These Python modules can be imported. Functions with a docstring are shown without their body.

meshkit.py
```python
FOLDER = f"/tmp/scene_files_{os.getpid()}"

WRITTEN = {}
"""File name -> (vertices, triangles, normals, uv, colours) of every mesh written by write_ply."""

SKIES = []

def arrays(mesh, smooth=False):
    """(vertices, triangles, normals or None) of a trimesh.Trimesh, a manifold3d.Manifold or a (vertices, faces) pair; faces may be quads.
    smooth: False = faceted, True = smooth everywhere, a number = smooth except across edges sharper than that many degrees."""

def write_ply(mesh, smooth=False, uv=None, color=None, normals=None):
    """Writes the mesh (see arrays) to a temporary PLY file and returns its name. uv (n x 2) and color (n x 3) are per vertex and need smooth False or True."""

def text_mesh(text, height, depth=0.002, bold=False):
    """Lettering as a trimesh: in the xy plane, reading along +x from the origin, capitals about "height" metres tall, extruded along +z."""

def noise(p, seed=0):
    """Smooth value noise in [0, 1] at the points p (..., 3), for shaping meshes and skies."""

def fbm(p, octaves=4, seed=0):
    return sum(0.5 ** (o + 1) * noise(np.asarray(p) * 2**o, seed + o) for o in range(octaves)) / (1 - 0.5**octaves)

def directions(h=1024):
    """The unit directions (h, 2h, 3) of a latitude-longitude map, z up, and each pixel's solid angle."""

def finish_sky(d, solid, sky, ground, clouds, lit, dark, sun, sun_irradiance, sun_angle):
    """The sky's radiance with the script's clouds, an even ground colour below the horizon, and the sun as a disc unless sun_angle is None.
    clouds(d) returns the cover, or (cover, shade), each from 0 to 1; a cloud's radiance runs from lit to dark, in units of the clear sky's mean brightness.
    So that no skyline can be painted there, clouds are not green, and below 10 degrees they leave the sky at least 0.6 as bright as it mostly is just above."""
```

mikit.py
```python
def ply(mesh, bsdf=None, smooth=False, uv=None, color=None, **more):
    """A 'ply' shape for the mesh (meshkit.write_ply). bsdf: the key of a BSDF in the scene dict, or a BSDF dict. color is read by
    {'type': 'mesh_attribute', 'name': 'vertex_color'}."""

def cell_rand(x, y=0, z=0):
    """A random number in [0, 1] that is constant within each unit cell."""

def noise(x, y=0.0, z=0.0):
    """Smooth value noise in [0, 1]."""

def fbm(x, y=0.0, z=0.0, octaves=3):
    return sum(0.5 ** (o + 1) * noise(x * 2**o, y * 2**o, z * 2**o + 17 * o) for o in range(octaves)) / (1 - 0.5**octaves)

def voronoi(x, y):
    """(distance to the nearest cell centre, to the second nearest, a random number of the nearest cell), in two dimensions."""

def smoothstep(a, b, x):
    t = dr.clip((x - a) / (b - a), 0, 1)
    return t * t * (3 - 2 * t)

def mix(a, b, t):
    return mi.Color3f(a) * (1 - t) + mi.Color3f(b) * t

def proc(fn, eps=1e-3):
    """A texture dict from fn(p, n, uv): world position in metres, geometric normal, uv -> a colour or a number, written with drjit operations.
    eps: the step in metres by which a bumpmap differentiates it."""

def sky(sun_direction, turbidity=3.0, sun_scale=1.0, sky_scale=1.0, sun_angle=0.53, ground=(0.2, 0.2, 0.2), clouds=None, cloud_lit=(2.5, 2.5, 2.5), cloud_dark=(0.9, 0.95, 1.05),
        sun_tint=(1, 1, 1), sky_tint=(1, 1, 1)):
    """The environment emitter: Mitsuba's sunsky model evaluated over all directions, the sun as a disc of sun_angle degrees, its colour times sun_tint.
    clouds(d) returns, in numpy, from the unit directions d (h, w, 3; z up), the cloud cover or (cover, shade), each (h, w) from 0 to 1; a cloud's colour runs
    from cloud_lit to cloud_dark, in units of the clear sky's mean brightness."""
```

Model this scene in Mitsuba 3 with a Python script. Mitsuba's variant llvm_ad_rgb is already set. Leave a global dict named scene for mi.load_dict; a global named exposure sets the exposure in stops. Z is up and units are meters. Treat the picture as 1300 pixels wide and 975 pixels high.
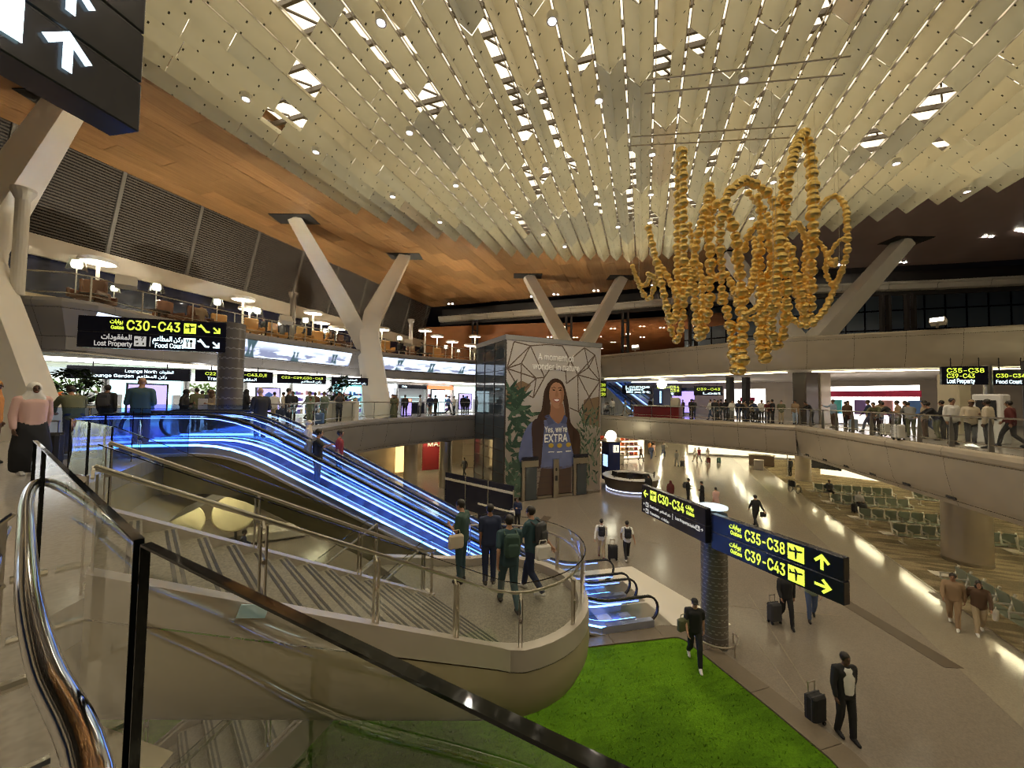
import math, random, json
import numpy as np, trimesh, manifold3d, drjit as dr, mitsuba as mi
import mikit, meshkit
from shapely.geometry import Polygon, LineString, Point
from shapely.ops import unary_union

T = mi.ScalarTransform4f
RNG = random.Random(7)
scene, labels, used = {}, {}, set()

# ---------------------------------------------------------------- camera, light, exposure
EYE = np.array([0.0, 0.0, 7.1])
PITCH, ROLL = math.radians(2.2), math.atan(0.016)
FWD = np.array([0, math.cos(PITCH), math.sin(PITCH)])
UP0 = np.array([0, -math.sin(PITCH), math.cos(PITCH)])
UPV = -np.array([1.0, 0, 0]) * math.sin(ROLL) + UP0 * math.cos(ROLL)
exposure = 0.4
scene['camera'] = {'type': 'perspective', 'fov': 2 * math.degrees(math.atan(650 / 490.0)), 'fov_axis': 'x', 'near_clip': 0.02, 'far_clip': 400.0,
                   'to_world': T().look_at(origin=EYE.tolist(), target=(EYE + FWD).tolist(), up=UPV.tolist())}
scene['night_sky'] = {'type': 'constant', 'radiance': {'type': 'rgb', 'value': [0.004, 0.006, 0.012]}, 'sampling_weight': 0.3}
ABOVE_CANOPY = (1.42, 1.22, 0.86)     # the lit service space over the ceiling panels
DOWNLIGHT = (620, 535, 400)           # spot lamps in the ceiling gaps
STRIP = (13.0, 11.6, 7.2)               # warm line lamps under the slabs
SHOP = (3.0, 3.05, 3.0)               # light boxes and ceilings of the shops

AX = np.array([math.sin(math.radians(18.9)), math.cos(math.radians(18.9)), 0.0])   # the concourse's long axis
AN = np.array([AX[1], -AX[0], 0.0])

# ---------------------------------------------------------------- helpers
def fresh(name):
    if name not in used:
        used.add(name); return name
    i = 1
    while f'{name}_{i:03d}' in used: i += 1
    k = f'{name}_{i:03d}'; used.add(k); return k
def tag(k, label=None, cat=None, group=None, kind=None):
    d = {a: b for a, b in (('label', label), ('category', cat), ('group', group), ('kind', kind)) if b}
    if d: labels[k] = d
    return k
def thing(name, label, cat, group=None, kind=None):
    return tag(fresh(name), label, cat, group, kind)
def as_ply(mesh, smooth=False, color=None):
    return mikit.ply(mesh, None, smooth, color=color)
def part(parent, name, mesh, m, smooth=False, label=None, kind=None, emit=None, weight=0.0, to=None, color=None, cat=None, group=None):
    k = fresh(f'{parent}__{name}' if parent else name)
    d = dict(mesh) if isinstance(mesh, dict) else as_ply(mesh, smooth, color)
    d['bsdf'] = {'type': 'ref', 'id': m}
    if to is not None: d['to_world'] = to
    if emit is not None:
        if not isinstance(mesh, dict) and len(mesh.faces) > 8:
            if mesh.is_watertight and mesh.volume < 0: d = as_ply(tm(mesh.vertices, np.asarray(mesh.faces)[:, ::-1]), smooth)
            d['bsdf'] = {'type': 'ref', 'id': m}
        d['emitter'] = {'type': 'area', 'radiance': {'type': 'rgb', 'value': list(map(float, emit))}, 'sampling_weight': float(weight)}
    scene[k] = d
    tag(k, label, cat, group, kind)
    return k
def struct(name, mesh, m, label=None, **kw):
    return part(None, name, mesh, m, kind='structure', label=label, **kw)
def obj(name, mesh, m, label, cat, group=None, **kw):
    return part(None, name, mesh, m, label=label, cat=cat, group=group, **kw)

BV = np.array([[x, y, z] for x in (-.5, .5) for y in (-.5, .5) for z in (-.5, .5)])
BF = np.array([[0, 1, 3], [0, 3, 2], [4, 6, 7], [4, 7, 5], [0, 4, 5], [0, 5, 1], [2, 3, 7], [2, 7, 6], [0, 2, 6], [0, 6, 4], [1, 5, 7], [1, 7, 3]])
def tm(v, f): return trimesh.Trimesh(np.asarray(v, float), np.asarray(f), process=False)
def box(c, s, rz=0.0):
    v = BV * np.asarray(s, float)
    if rz:
        ca, sa = math.cos(rz), math.sin(rz)
        v = v @ np.array([[ca, sa, 0], [-sa, ca, 0], [0, 0, 1]])
    return tm(v + np.asarray(c, float), BF)
def rbox(c, s, b=0.01, rz=0.0):
    s = np.asarray(s, float); h = s / 2
    pts = []
    for sx in (-1, 1):
        for sy in (-1, 1):
            for sz in (-1, 1):
                g = np.array([sx, sy, sz]) * h
                for a in range(3):
                    q = g - np.array([sx, sy, sz]) * b
                    q[a] = g[a]; pts.append(q)
    m = trimesh.convex.convex_hull(np.array(pts))
    v = np.array(m.vertices)
    if rz:
        ca, sa = math.cos(rz), math.sin(rz)
        v = v @ np.array([[ca, sa, 0], [-sa, ca, 0], [0, 0, 1]])
    return tm(v + np.asarray(c, float), m.faces)
def cat_(ms):
    ms = [m for m in ms if m is not None]
    vs, fs, n = [], [], 0
    for m in ms:
        vs.append(np.asarray(m.vertices)); fs.append(np.asarray(m.faces) + n); n += len(m.vertices)
    return tm(np.vstack(vs), np.vstack(fs))
def unit(v):
    v = np.asarray(v, float); return v / (np.linalg.norm(v) + 1e-12)
def bar(p0, p1, w, h, up=(0, 0, 1)):
    p0, p1 = np.asarray(p0, float), np.asarray(p1, float)
    d = p1 - p0; L = np.linalg.norm(d); d = d / L
    up = np.asarray(up, float)
    if abs(d @ up) > 0.99: up = np.array([0, 1.0, 0])
    s = unit(np.cross(d, up)); u = np.cross(s, d)
    v = BV[:, :1] * L * d + BV[:, 1:2] * w * s + BV[:, 2:3] * h * u + (p0 + p1) / 2
    f = BF if np.linalg.det(np.array([d, s, u])) > 0 else BF[:, ::-1]
    return tm(v, f)
def tube(path, r, n=8, caps=True):
    p = np.asarray(path, float)
    t = np.gradient(p, axis=0); t /= np.linalg.norm(t, axis=1, keepdims=True) + 1e-12
    ref = np.array([0, 0, 1.0]) if abs(t[0][2]) < 0.9 else np.array([1.0, 0, 0])
    a = unit(np.cross(t[0], ref)); A = []
    for i in range(len(p)):
        a = unit(a - t[i] * (a @ t[i])); A.append(a)
    A = np.array(A); B = np.cross(t, A)
    r = np.broadcast_to(r, (len(p),))
    ang = np.arange(n) * 2 * np.pi / n
    v = (p[:, None] + r[:, None, None] * (np.cos(ang)[None, :, None] * A[:, None] + np.sin(ang)[None, :, None] * B[:, None])).reshape(-1, 3)
    f = []
    for i in range(len(p) - 1):
        for j in range(n):
            k = (j + 1) % n
            f += [[i * n + j, i * n + k, (i + 1) * n + k], [i * n + j, (i + 1) * n + k, (i + 1) * n + j]]
    if caps:
        c0, c1 = len(v), len(v) + 1
        v = np.vstack([v, p[0], p[-1]])
        for j in range(n):
            k = (j + 1) % n
            f += [[c0, k, j], [c1, (len(p) - 1) * n + j, (len(p) - 1) * n + k]]
    return tm(v, f)
def lathe(prof, n=16, c=(0, 0, 0)):
    prof = np.asarray(prof, float); ang = np.arange(n) * 2 * np.pi / n
    v = np.stack([prof[:, 0][:, None] * np.cos(ang), prof[:, 0][:, None] * np.sin(ang), np.repeat(prof[:, 1][:, None], n, 1)], -1).reshape(-1, 3)
    f = []
    for i in range(len(prof) - 1):
        for j in range(n):
            k = (j + 1) % n
            f += [[i * n + j, i * n + k, (i + 1) * n + k], [i * n + j, (i + 1) * n + k, (i + 1) * n + j]]
    return tm(v + np.asarray(c, float), f)
def cyl(c, r, h, n=20):
    return lathe([(0, 0), (r, 0), (r, h), (0, h)], n, c)
def prism(poly, z0, z1):
    if not isinstance(poly, Polygon) and not hasattr(poly, 'geoms'): poly = Polygon(poly)
    gs = [g for g in getattr(poly, 'geoms', [poly]) if g.area > 1e-9]
    ms = []
    for g in gs:
        m = trimesh.creation.extrude_polygon(g, z1 - z0, engine='earcut'); m.apply_translation([0, 0, z0]); ms.append(m)
    return cat_(ms)
def sweep_plan(path, prof, side=1.0, closed_prof=False, z_of=None):
    """A profile of (offset, z) swept along a plan path (x, y) or (x, y, z); offsets go to the right of the walk for side=1."""
    p = np.asarray(path, float); z0 = p[:, 2] if p.shape[1] > 2 else np.zeros(len(p)); p = p[:, :2]
    d = np.diff(p, axis=0); d /= np.linalg.norm(d, axis=1, keepdims=True) + 1e-12
    n = np.stack([d[:, 1], -d[:, 0]], 1) * side
    N = np.vstack([n[:1], (n[:-1] + n[1:]) / (1 + (n[:-1] * n[1:]).sum(1))[:, None], n[-1:]])
    prof = np.asarray(prof, float); m = len(prof)
    v = np.concatenate([(p[:, None] + N[:, None] * prof[None, :, :1]), (z0[:, None] + prof[None, :, 1])[..., None]], -1).reshape(-1, 3)
    f, seg = [], range(m if closed_prof else m - 1)
    for i in range(len(p) - 1):
        for j in seg:
            k = (j + 1) % m
            q = [i * m + j, i * m + k, (i + 1) * m + k, (i + 1) * m + j]
            f += [[q[0], q[1], q[2]], [q[0], q[2], q[3]]]
    return tm(v, f)
def resample(path, step):
    p = np.asarray(path, float); d = np.r_[0, np.cumsum(np.linalg.norm(np.diff(p, axis=0), axis=1))]
    n = max(1, round(d[-1] / step)); s = np.linspace(0, d[-1], n + 1)
    return np.stack([np.interp(s, d, p[:, k]) for k in range(p.shape[1])], 1)
def smooth_path(path, n=6):
    """Catmull-Rom through the points."""
    p = np.asarray(path, float); q = np.vstack([2 * p[0] - p[1], p, 2 * p[-1] - p[-2]]); out = []
    for i in range(1, len(q) - 2):
        for t in np.arange(n) / n:
            a, b, c, d = q[i - 1:i + 3]
            out.append(0.5 * (2 * b + (c - a) * t + (2 * a - 5 * b + 4 * c - d) * t * t + (3 * b - a - 3 * c + d) * t ** 3))
    return np.array(out + [p[-1]])
def panels(path, step, gap):
    """Pieces of a path, each about step long, with gaps between."""
    p = np.asarray(path, float); d = np.r_[0, np.cumsum(np.linalg.norm(np.diff(p, axis=0), axis=1))]
    n = max(1, round(d[-1] / step)); L = d[-1] / n; out = []
    for i in range(n):
        a, b = i * L + gap / 2, (i + 1) * L - gap / 2
        s = np.r_[a, d[(d > a + 1e-4) & (d < b - 1e-4)], b]
        out.append(np.stack([np.interp(s, d, p[:, k]) for k in range(p.shape[1])], 1))
    return out
def quad(a, b, c, d): return tm([a, b, c, d], [[0, 1, 2], [0, 2, 3]])
def sphere(c, r, sub=2):
    m = trimesh.creation.icosphere(sub); return tm(np.asarray(m.vertices) * r + np.asarray(c, float), m.faces)
def uvs(rings=6, seg=10):
    m = trimesh.creation.uv_sphere(1.0, count=[rings, seg]); return tm(m.vertices, m.faces)
def moved(m, loc=(0, 0, 0), rz=0.0, s=1.0):
    ca, sa = math.cos(rz), math.sin(rz)
    return tm((np.asarray(m.vertices) * s) @ np.array([[ca, sa, 0], [-sa, ca, 0], [0, 0, 1]]) + np.asarray(loc, float), m.faces)
def at(x, y, z, rz=0.0, s=1.0, pitch=0.0):
    t = T().translate([float(x), float(y), float(z)]).rotate([0, 0, 1], math.degrees(rz))
    if pitch: t = t.rotate([1, 0, 0], math.degrees(pitch))
    return t.scale(float(s)) if s != 1.0 else t
def framed(mesh, o, u, v, n):
    """A mesh drawn in the xy plane put into the frame o, u, v, n."""
    q = np.asarray(mesh.vertices)
    return tm(np.asarray(o, float) + q[:, :1] * u + q[:, 1:2] * v + q[:, 2:3] * n, mesh.faces)

# ---------------------------------------------------------------- materials
def rgb(v): return {'type': 'rgb', 'value': [float(x) for x in v]}
def mat(name, base, rough=0.5, metal=0.0, spec=0.5, bump=None, **kw):
    b = {'type': 'principled', 'base_color': base if isinstance(base, dict) else rgb(base), 'roughness': float(rough), 'metallic': float(metal), 'specular': float(spec), **kw}
    if bump: b = {'type': 'bumpmap', 'arbitrary': bump[0], 'scale': float(bump[1]), 'nested': b}
    scene['mat_' + name] = {'type': 'twosided', 'nested': b}
    return 'mat_' + name
N_, F_, S_, M_ = mikit.noise, mikit.fbm, mikit.smoothstep, mikit.mix
C3 = mi.Color3f

def f_terrazzo(p, n, uv):
    a = N_(p.x * 38, p.y * 38); b = F_(p.x * .35, p.y * .35, 0, 3); c = N_(p.x * 95 + 7, p.y * 95)
    k = 0.84 + 0.22 * a + 0.10 * c + 0.12 * (b - .5)
    return C3(0.20, 0.172, 0.142) * k
mat('terrazzo', mikit.proc(f_terrazzo), 0.17, spec=0.62)
def f_upperfloor(p, n, uv):
    a = N_(p.x * 40, p.y * 40); b = F_(p.x * .5, p.y * .5, 0, 2)
    return C3(0.29, 0.265, 0.235) * (0.88 + 0.18 * a + .1 * (b - .5))
mat('upper_floor', mikit.proc(f_upperfloor), 0.14, spec=0.6)
mat('stone_light', mikit.proc(lambda p, n, uv: C3(0.245, 0.215, 0.168) * (0.9 + 0.2 * N_(p.x * 40, p.y * 40))), 0.13, spec=0.65)
mat('stone_dark', (0.10, 0.078, 0.058), 0.3)
mat('kerb', mikit.proc(lambda p, n, uv: C3(0.15, 0.12, 0.085) * (0.9 + 0.2 * N_(p.x * 50, p.y * 50, p.z * 50))), 0.4)
def f_carpet(p, n, uv):
    s = p.x * 0.946 - p.y * 0.324; t = p.x * 0.324 + p.y * 0.946
    w = F_(s * 1.0 + 3, t * 4.2, 0, 3); g = N_(s * 40, t * 40)
    return M_(C3(0.15, 0.12, 0.072), C3(0.29, 0.232, 0.145), S_(.36, .66, w)) * (0.8 + 0.4 * g)
mat('carpet', mikit.proc(f_carpet), 0.95, spec=0.1)
def f_grass(p, n, uv):
    w = F_(p.x * .9, p.y * .9, 0, 3); g = N_(p.x * 60, p.y * 60); st = N_(p.x * 3 + p.y * 1.2, p.y * 14 - p.x * 4)
    return M_(C3(0.048, 0.118, 0.002), C3(0.098, 0.225, 0.006), S_(.2, .8, w * .82 + st * .18)) * (0.72 + 0.5 * g)
mat('grass', mikit.proc(f_grass), 0.9, spec=0.15)
mat('grass_blade', mikit.proc(f_grass), 0.8, spec=0.2)
def wood(k, sh):
    def f(p, n, uv):
        t = p.x * 0.324 + p.y * 0.946; s = p.x * 0.946 - p.y * 0.324
        g = F_(s * 14 + sh * 3, t * .8, p.z * 14, 3); h = N_(s * 60, t * 1.5 + sh)
        return M_(C3(0.20, 0.102, 0.038), C3(0.35, 0.192, 0.082), g * .8 + h * .2) * k
    return f
WOODS = [mat(f'wood_{i}', mikit.proc(wood(k, i)), 0.42, spec=0.35) for i, k in enumerate((0.8, 0.95, 1.08, 1.2))]
mat('wood_vault', mikit.proc(lambda p, n, uv: C3(0.30, 0.115, 0.040) * (0.75 + .5 * F_(p.x * .6, p.y * 3, p.z, 3))), 0.5)
mat('soffit_dark', mikit.proc(lambda p, n, uv: C3(0.19, 0.13, 0.12) * (0.85 + .3 * F_(p.x * .6, p.y * .6, p.z, 3))), 0.45)  # wood soffit darkened in colour for the lack of light on the right
mat('fascia', mikit.proc(lambda p, n, uv: C3(0.46, 0.395, 0.305) * (0.93 + .14 * F_(p.x * 1.5, p.y * 1.5, p.z * 1.5, 2))), 0.38, metal=0.25)
mat('fascia_grey', mikit.proc(lambda p, n, uv: C3(0.33, 0.315, 0.315) * (0.93 + .14 * F_(p.x * 1.5, p.y * 1.5, p.z * 1.5, 2))), 0.36, metal=0.35)
mat('plaster', (0.62, 0.57, 0.48), 0.7)
mat('cream_wall', (0.66, 0.58, 0.42), 0.6)
mat('beige_wall', mikit.proc(lambda p, n, uv: C3(0.40, 0.335, 0.25) * (0.92 + .16 * F_(p.x, p.y, p.z * 2, 2))), 0.6)
mat('column_white', (0.80, 0.745, 0.64), 0.45)
mat('dark_metal', (0.045, 0.040, 0.038), 0.45, metal=0.3)
mat('louvre', (0.095, 0.083, 0.073), 0.5, metal=0.2)
mat('mullion', (0.13, 0.12, 0.105), 0.5)
mat('louvre_gap', (0.008, 0.007, 0.007), 0.8)
mat('steel', (0.62, 0.58, 0.52), 0.18, metal=1.0)
mat('brushed', (0.50, 0.46, 0.40), 0.32, metal=1.0)
mat('chrome', (0.80, 0.79, 0.78), 0.07, metal=1.0)
mat('gold', (1.0, 0.74, 0.28), 0.15, metal=1.0)
mat('gold_rib', mikit.proc(lambda p, n, uv: C3(1.0, 0.70, 0.25) * (0.85 + .15 * N_(p.x * 30, p.y * 30, p.z * 30))), 0.22, metal=1.0)
mat('seat_frame', (0.82, 0.79, 0.72), 0.35, metal=.7)
mat('black', (0.012, 0.012, 0.013), 0.5)
mat('rubber', (0.014, 0.014, 0.015), 0.32)
mat('edge_glass', (0.004, 0.005, 0.005), 0.05, spec=0.3)
mat('board', (0.012, 0.012, 0.022), 0.22, spec=0.5)
mat('board_trim', (0.05, 0.05, 0.055), 0.35, metal=0.5)
mat('lamp_white', (0.85, 0.82, 0.75), 0.6)
mat('lamp_black', (0.03, 0.03, 0.03), 0.4)
mat('white', (0.75, 0.74, 0.72), 0.45)
mat('offwhite', (0.62, 0.58, 0.50), 0.5)
mat('grey', (0.25, 0.245, 0.24), 0.5)
mat('navy', (0.012, 0.020, 0.095), 0.3)
mat('navy_dark', (0.006, 0.008, 0.028), 0.28)
mat('red_dark', (0.20, 0.018, 0.020), 0.4)
mat('orange', (0.85, 0.16, 0.02), 0.5)
mat('olive', mikit.proc(lambda p, n, uv: C3(0.135, 0.118, 0.060) * (0.85 + .3 * F_(p.x * .8, p.y * .8, p.z * .8, 2))), 0.28, metal=0.3)
mat('belly', mikit.proc(lambda p, n, uv: C3(0.33, 0.285, 0.185) * (0.95 + .1 * F_(p.x, p.y, p.z, 2))), 0.42)
mat('stringer', (0.50, 0.45, 0.40), 0.35, metal=0.3)
def f_tread(p, n, uv): return C3(0.19, 0.17, 0.135) * (0.72 + .56 * N_(p.x * 55, p.y * 55, p.z * 55))
mat('tread', mikit.proc(f_tread), 0.6)
mat('nosing', (0.035, 0.032, 0.028), 0.5)
mat('skirt', (0.50, 0.55, 0.75), 0.22, metal=0.9)
mat('step_metal', (0.16, 0.17, 0.20), 0.35, metal=0.8)
mat('leaf', (0.06, 0.14, 0.03), 0.55)
mat('leaf_dark', (0.018, 0.035, 0.010), 0.55)
mat('leaf_light', (0.16, 0.26, 0.07), 0.55)
mat('leather', (0.16, 0.062, 0.028), 0.45)
mat('table_dark', (0.05, 0.028, 0.016), 0.4)
mat('seat_green', (0.15, 0.17, 0.125), 0.28, spec=0.8)
def f_panel(p, n, uv):
    s = p.x * 0.946 - p.y * 0.324; t = p.x * 0.324 + p.y * 0.946
    ft = t / 0.85 - dr.floor(t / 0.85); fs = s / 0.217 - dr.floor(s / 0.217)
    dot = (dr.abs(ft - .5) < 0.026) & (dr.abs(fs - .5) < 0.1)
    v = 0.96 + 0.08 * F_(s * 2, t * .4, 0, 2)
    return dr.select(dot, C3(0.05, 0.045, 0.03), C3(1.0, 0.97, 0.84) * v)
for i, (tint, tr) in enumerate((((0.66, 0.64, 0.55), 0.70), ((0.62, 0.615, 0.55), 0.64), ((0.67, 0.63, 0.52), 0.76), ((0.60, 0.54, 0.47), 0.64), ((0.53, 0.53, 0.50), 0.56))):
    fn = (lambda tt: (lambda p, n, uv: f_panel(p, n, uv) * C3(*tt)))(tint)
    scene[f'mat_ceiling_panel_{i}'] = {'type': 'principledthin', 'base_color': mikit.proc(fn), 'roughness': 0.38, 'diff_trans': tr, 'spec_trans': 0.0, 'eta': 1.35}
scene['mat_glass'] = {'type': 'thindielectric', 'int_ior': 1.5, 'specular_transmittance': rgb((0.90, 0.93, 0.90))}
scene['mat_glass_blue'] = {'type': 'thindielectric', 'int_ior': 1.5, 'specular_transmittance': rgb((0.74, 0.84, 1.0))}
scene['mat_glass_led_tint'] = {'type': 'thindielectric', 'int_ior': 1.6, 'specular_transmittance': rgb((0.42, 0.58, 0.96))}  # blue tint stands in for escalator light strips reflected in the guard
scene['mat_glass_grey'] = {'type': 'thindielectric', 'int_ior': 1.55, 'specular_transmittance': rgb((0.55, 0.60, 0.62))}
scene['mat_emit'] = {'type': 'twosided', 'nested': {'type': 'diffuse', 'reflectance': rgb((0.3, 0.3, 0.3))}}
def flat(name, c, rough=0.5): return mat('c_' + name, c, rough)
# ---------------------------------------------------------------- the setting: floors, voids, slabs
def ext(p, d, L): return (p[0] + d[0] * L, p[1] + d[1] * L)
G_CORNER, G_RIGHT, G_LEFT = (-0.94, 1.00), (2.53, -0.95), (-3.05, 2.54)
STAIR_NEAR, STAIR_FAR = (-3.1, 2.94), (-4.63, 4.50)
R_BRIDGE = [(10.2, -4.0), (14.48, 10.96), (18.76, 25.55)]
BACK_EDGE = [(18.76, 25.55), (8.74, 37.78)]
LEFT_EDGE = [(-2.88, 33.37), (-5.6, 30.2), (-8.05, 26.33), (-9.3, 22.6), (-9.4, 19.5), (-9.05, 16.0), (-9.1, 12.5)]
L_ARC = [tuple(q) for q in smooth_path(LEFT_EDGE[:-1], 4)]
VOID2 = [G_CORNER, (0.13, 0.40), G_RIGHT, (6, -3), *R_BRIDGE, BACK_EDGE[1], *L_ARC, LEFT_EDGE[-1], (-8.3, 9.1), (-6.6, 5.8), STAIR_FAR, STAIR_NEAR, G_LEFT]
OUTER = Polygon([(-48, -14), (70, -14), (70, 120), (-48, 120)])
void2 = Polygon(VOID2)
L3_LEFT = [tuple(q) for q in smooth_path([(-21.5, 13.2), (-15.9, 13.5), (-15.5, 16), (-14.9, 18.5), (-14.1, 21), (-12.9, 23.4), (-11.8, 25.3), (-10.7, 27.5), (-8.5, 29.8), (-6, 31.8), (-3.1, 33.9)], 3)]
L3_RIGHT = [(8.66, 37.63), (18.2, 25.6), (27.3, 20.45), (46, 10.2)]
void3 = Polygon(L3_LEFT + L3_RIGHT + [(46, -14), (-21.5, -14)])

CARP = [(14.867 - .383 * 14, 11.4 - .924 * 14), (24.27, 34.08), (24.27 + .383 * 17, 34.08 + .924 * 17)]
struct('floor', prism(OUTER, -0.3, 0.0), 'mat_terrazzo', 'brown polished terrazzo floor of the lower concourse')
carpet_poly = Polygon(CARP + [(37.2, 47.6), (44.6, 42), (54, 10), (54, -10), (12, -10)]).difference(Point(20.9, 17.9).buffer(.83)).difference(Point(27.0, 35.9).buffer(.65))
obj('gate_carpet', prism(carpet_poly, 0.0, 0.012), 'mat_carpet', 'brown streaked carpet of the gate seating area on the right', 'carpet')
def off(p, s): return (p[0] - .924 * s, p[1] + .383 * s)
part('floor', 'polished_strip', prism([*CARP, *[off(q, 2.2) for q in CARP[::-1]]], 0.0, 0.006), 'mat_stone_light', label='paler polished stone strip along the carpet')
part('floor', 'brass_trim', prism([*CARP, *[off(q, 0.06) for q in CARP[::-1]]], 0.0, 0.016), 'mat_brushed', label='thin metal edge between carpet and stone')
def joint(a, b, w=0.035):
    part('floor', 'joint_strip', bar((*a, 0.003), (*b, 0.003), w, 0.006), 'mat_stone_light')
joint((4.6, 26.5), (5.0, 14.2)); joint((7.4, 11.8), (6.9, 9.0)); joint((8.9, 14.6), (7.0, 8.2)); joint((2.0, 22.0), (12.0, 17.5))
joint((6.2, 14.0), (11.2, 13.2)); joint((10.0, 32), (15.2, 17.0)); joint((13.4, 60), (13.0, 30)); joint((7.2, 7.6), (8.4, 3.5))
obj('floor_grate', prism([(11.8, 14.5), (12.3, 14.55), (12.35, 10.72), (11.85, 10.75)], 0.0, 0.012), 'mat_stone_dark', 'long dark floor grate in the stone beside the carpet', 'floor grate')

# artificial lawn with its stone kerb
LAWN = [(2.33, 11.2), (5.15, 11.75), (6.05, 9.0), (6.38, 7.86), (6.3, 5.2), (5.0, 3.4), (1.0, 2.6), (-4.0, 3.4), (-8.5, 6.0), (-10.5, 11.0), (-9.2, 15.8), (-6.2, 13.2), (-2.0, 11.0)]
lawn = Polygon(LAWN).buffer(-0.3).buffer(0.3)
obj('artificial_lawn', prism(lawn, 0.0, 0.1), 'mat_grass', 'bright green artificial lawn below the curved staircase', 'lawn', kind='stuff')
kerbp = lawn.buffer(0.62, join_style=1).difference(lawn)
ring = list(lawn.buffer(0.31, join_style=1).exterior.coords)
for seg in panels(ring, 1.6, 0.012):
    k = prism(LineString(seg).buffer(0.30, cap_style=2), 0.0, 0.13)
    part('floor', 'kerb_stone', k, 'mat_kerb')
gv, gf = [], []
for i in range(9000):
    x, y = RNG.uniform(-4, 6.4), RNG.uniform(5.2, 12)
    if not lawn.contains(Point(x, y)): continue
    a = RNG.uniform(0, 6.28); h = RNG.uniform(.02, .045); w = .012; n = len(gv)
    gv += [(x - w * math.cos(a), y - w * math.sin(a), .099), (x + w * math.cos(a), y + w * math.sin(a), .099), (x + RNG.uniform(-.02, .02), y + RNG.uniform(-.02, .02), .1 + h)]
    gf.append([n, n + 1, n + 2])
part('artificial_lawn', 'grass_blade', tm(gv, gf), 'mat_grass_blade', kind='stuff')

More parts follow.
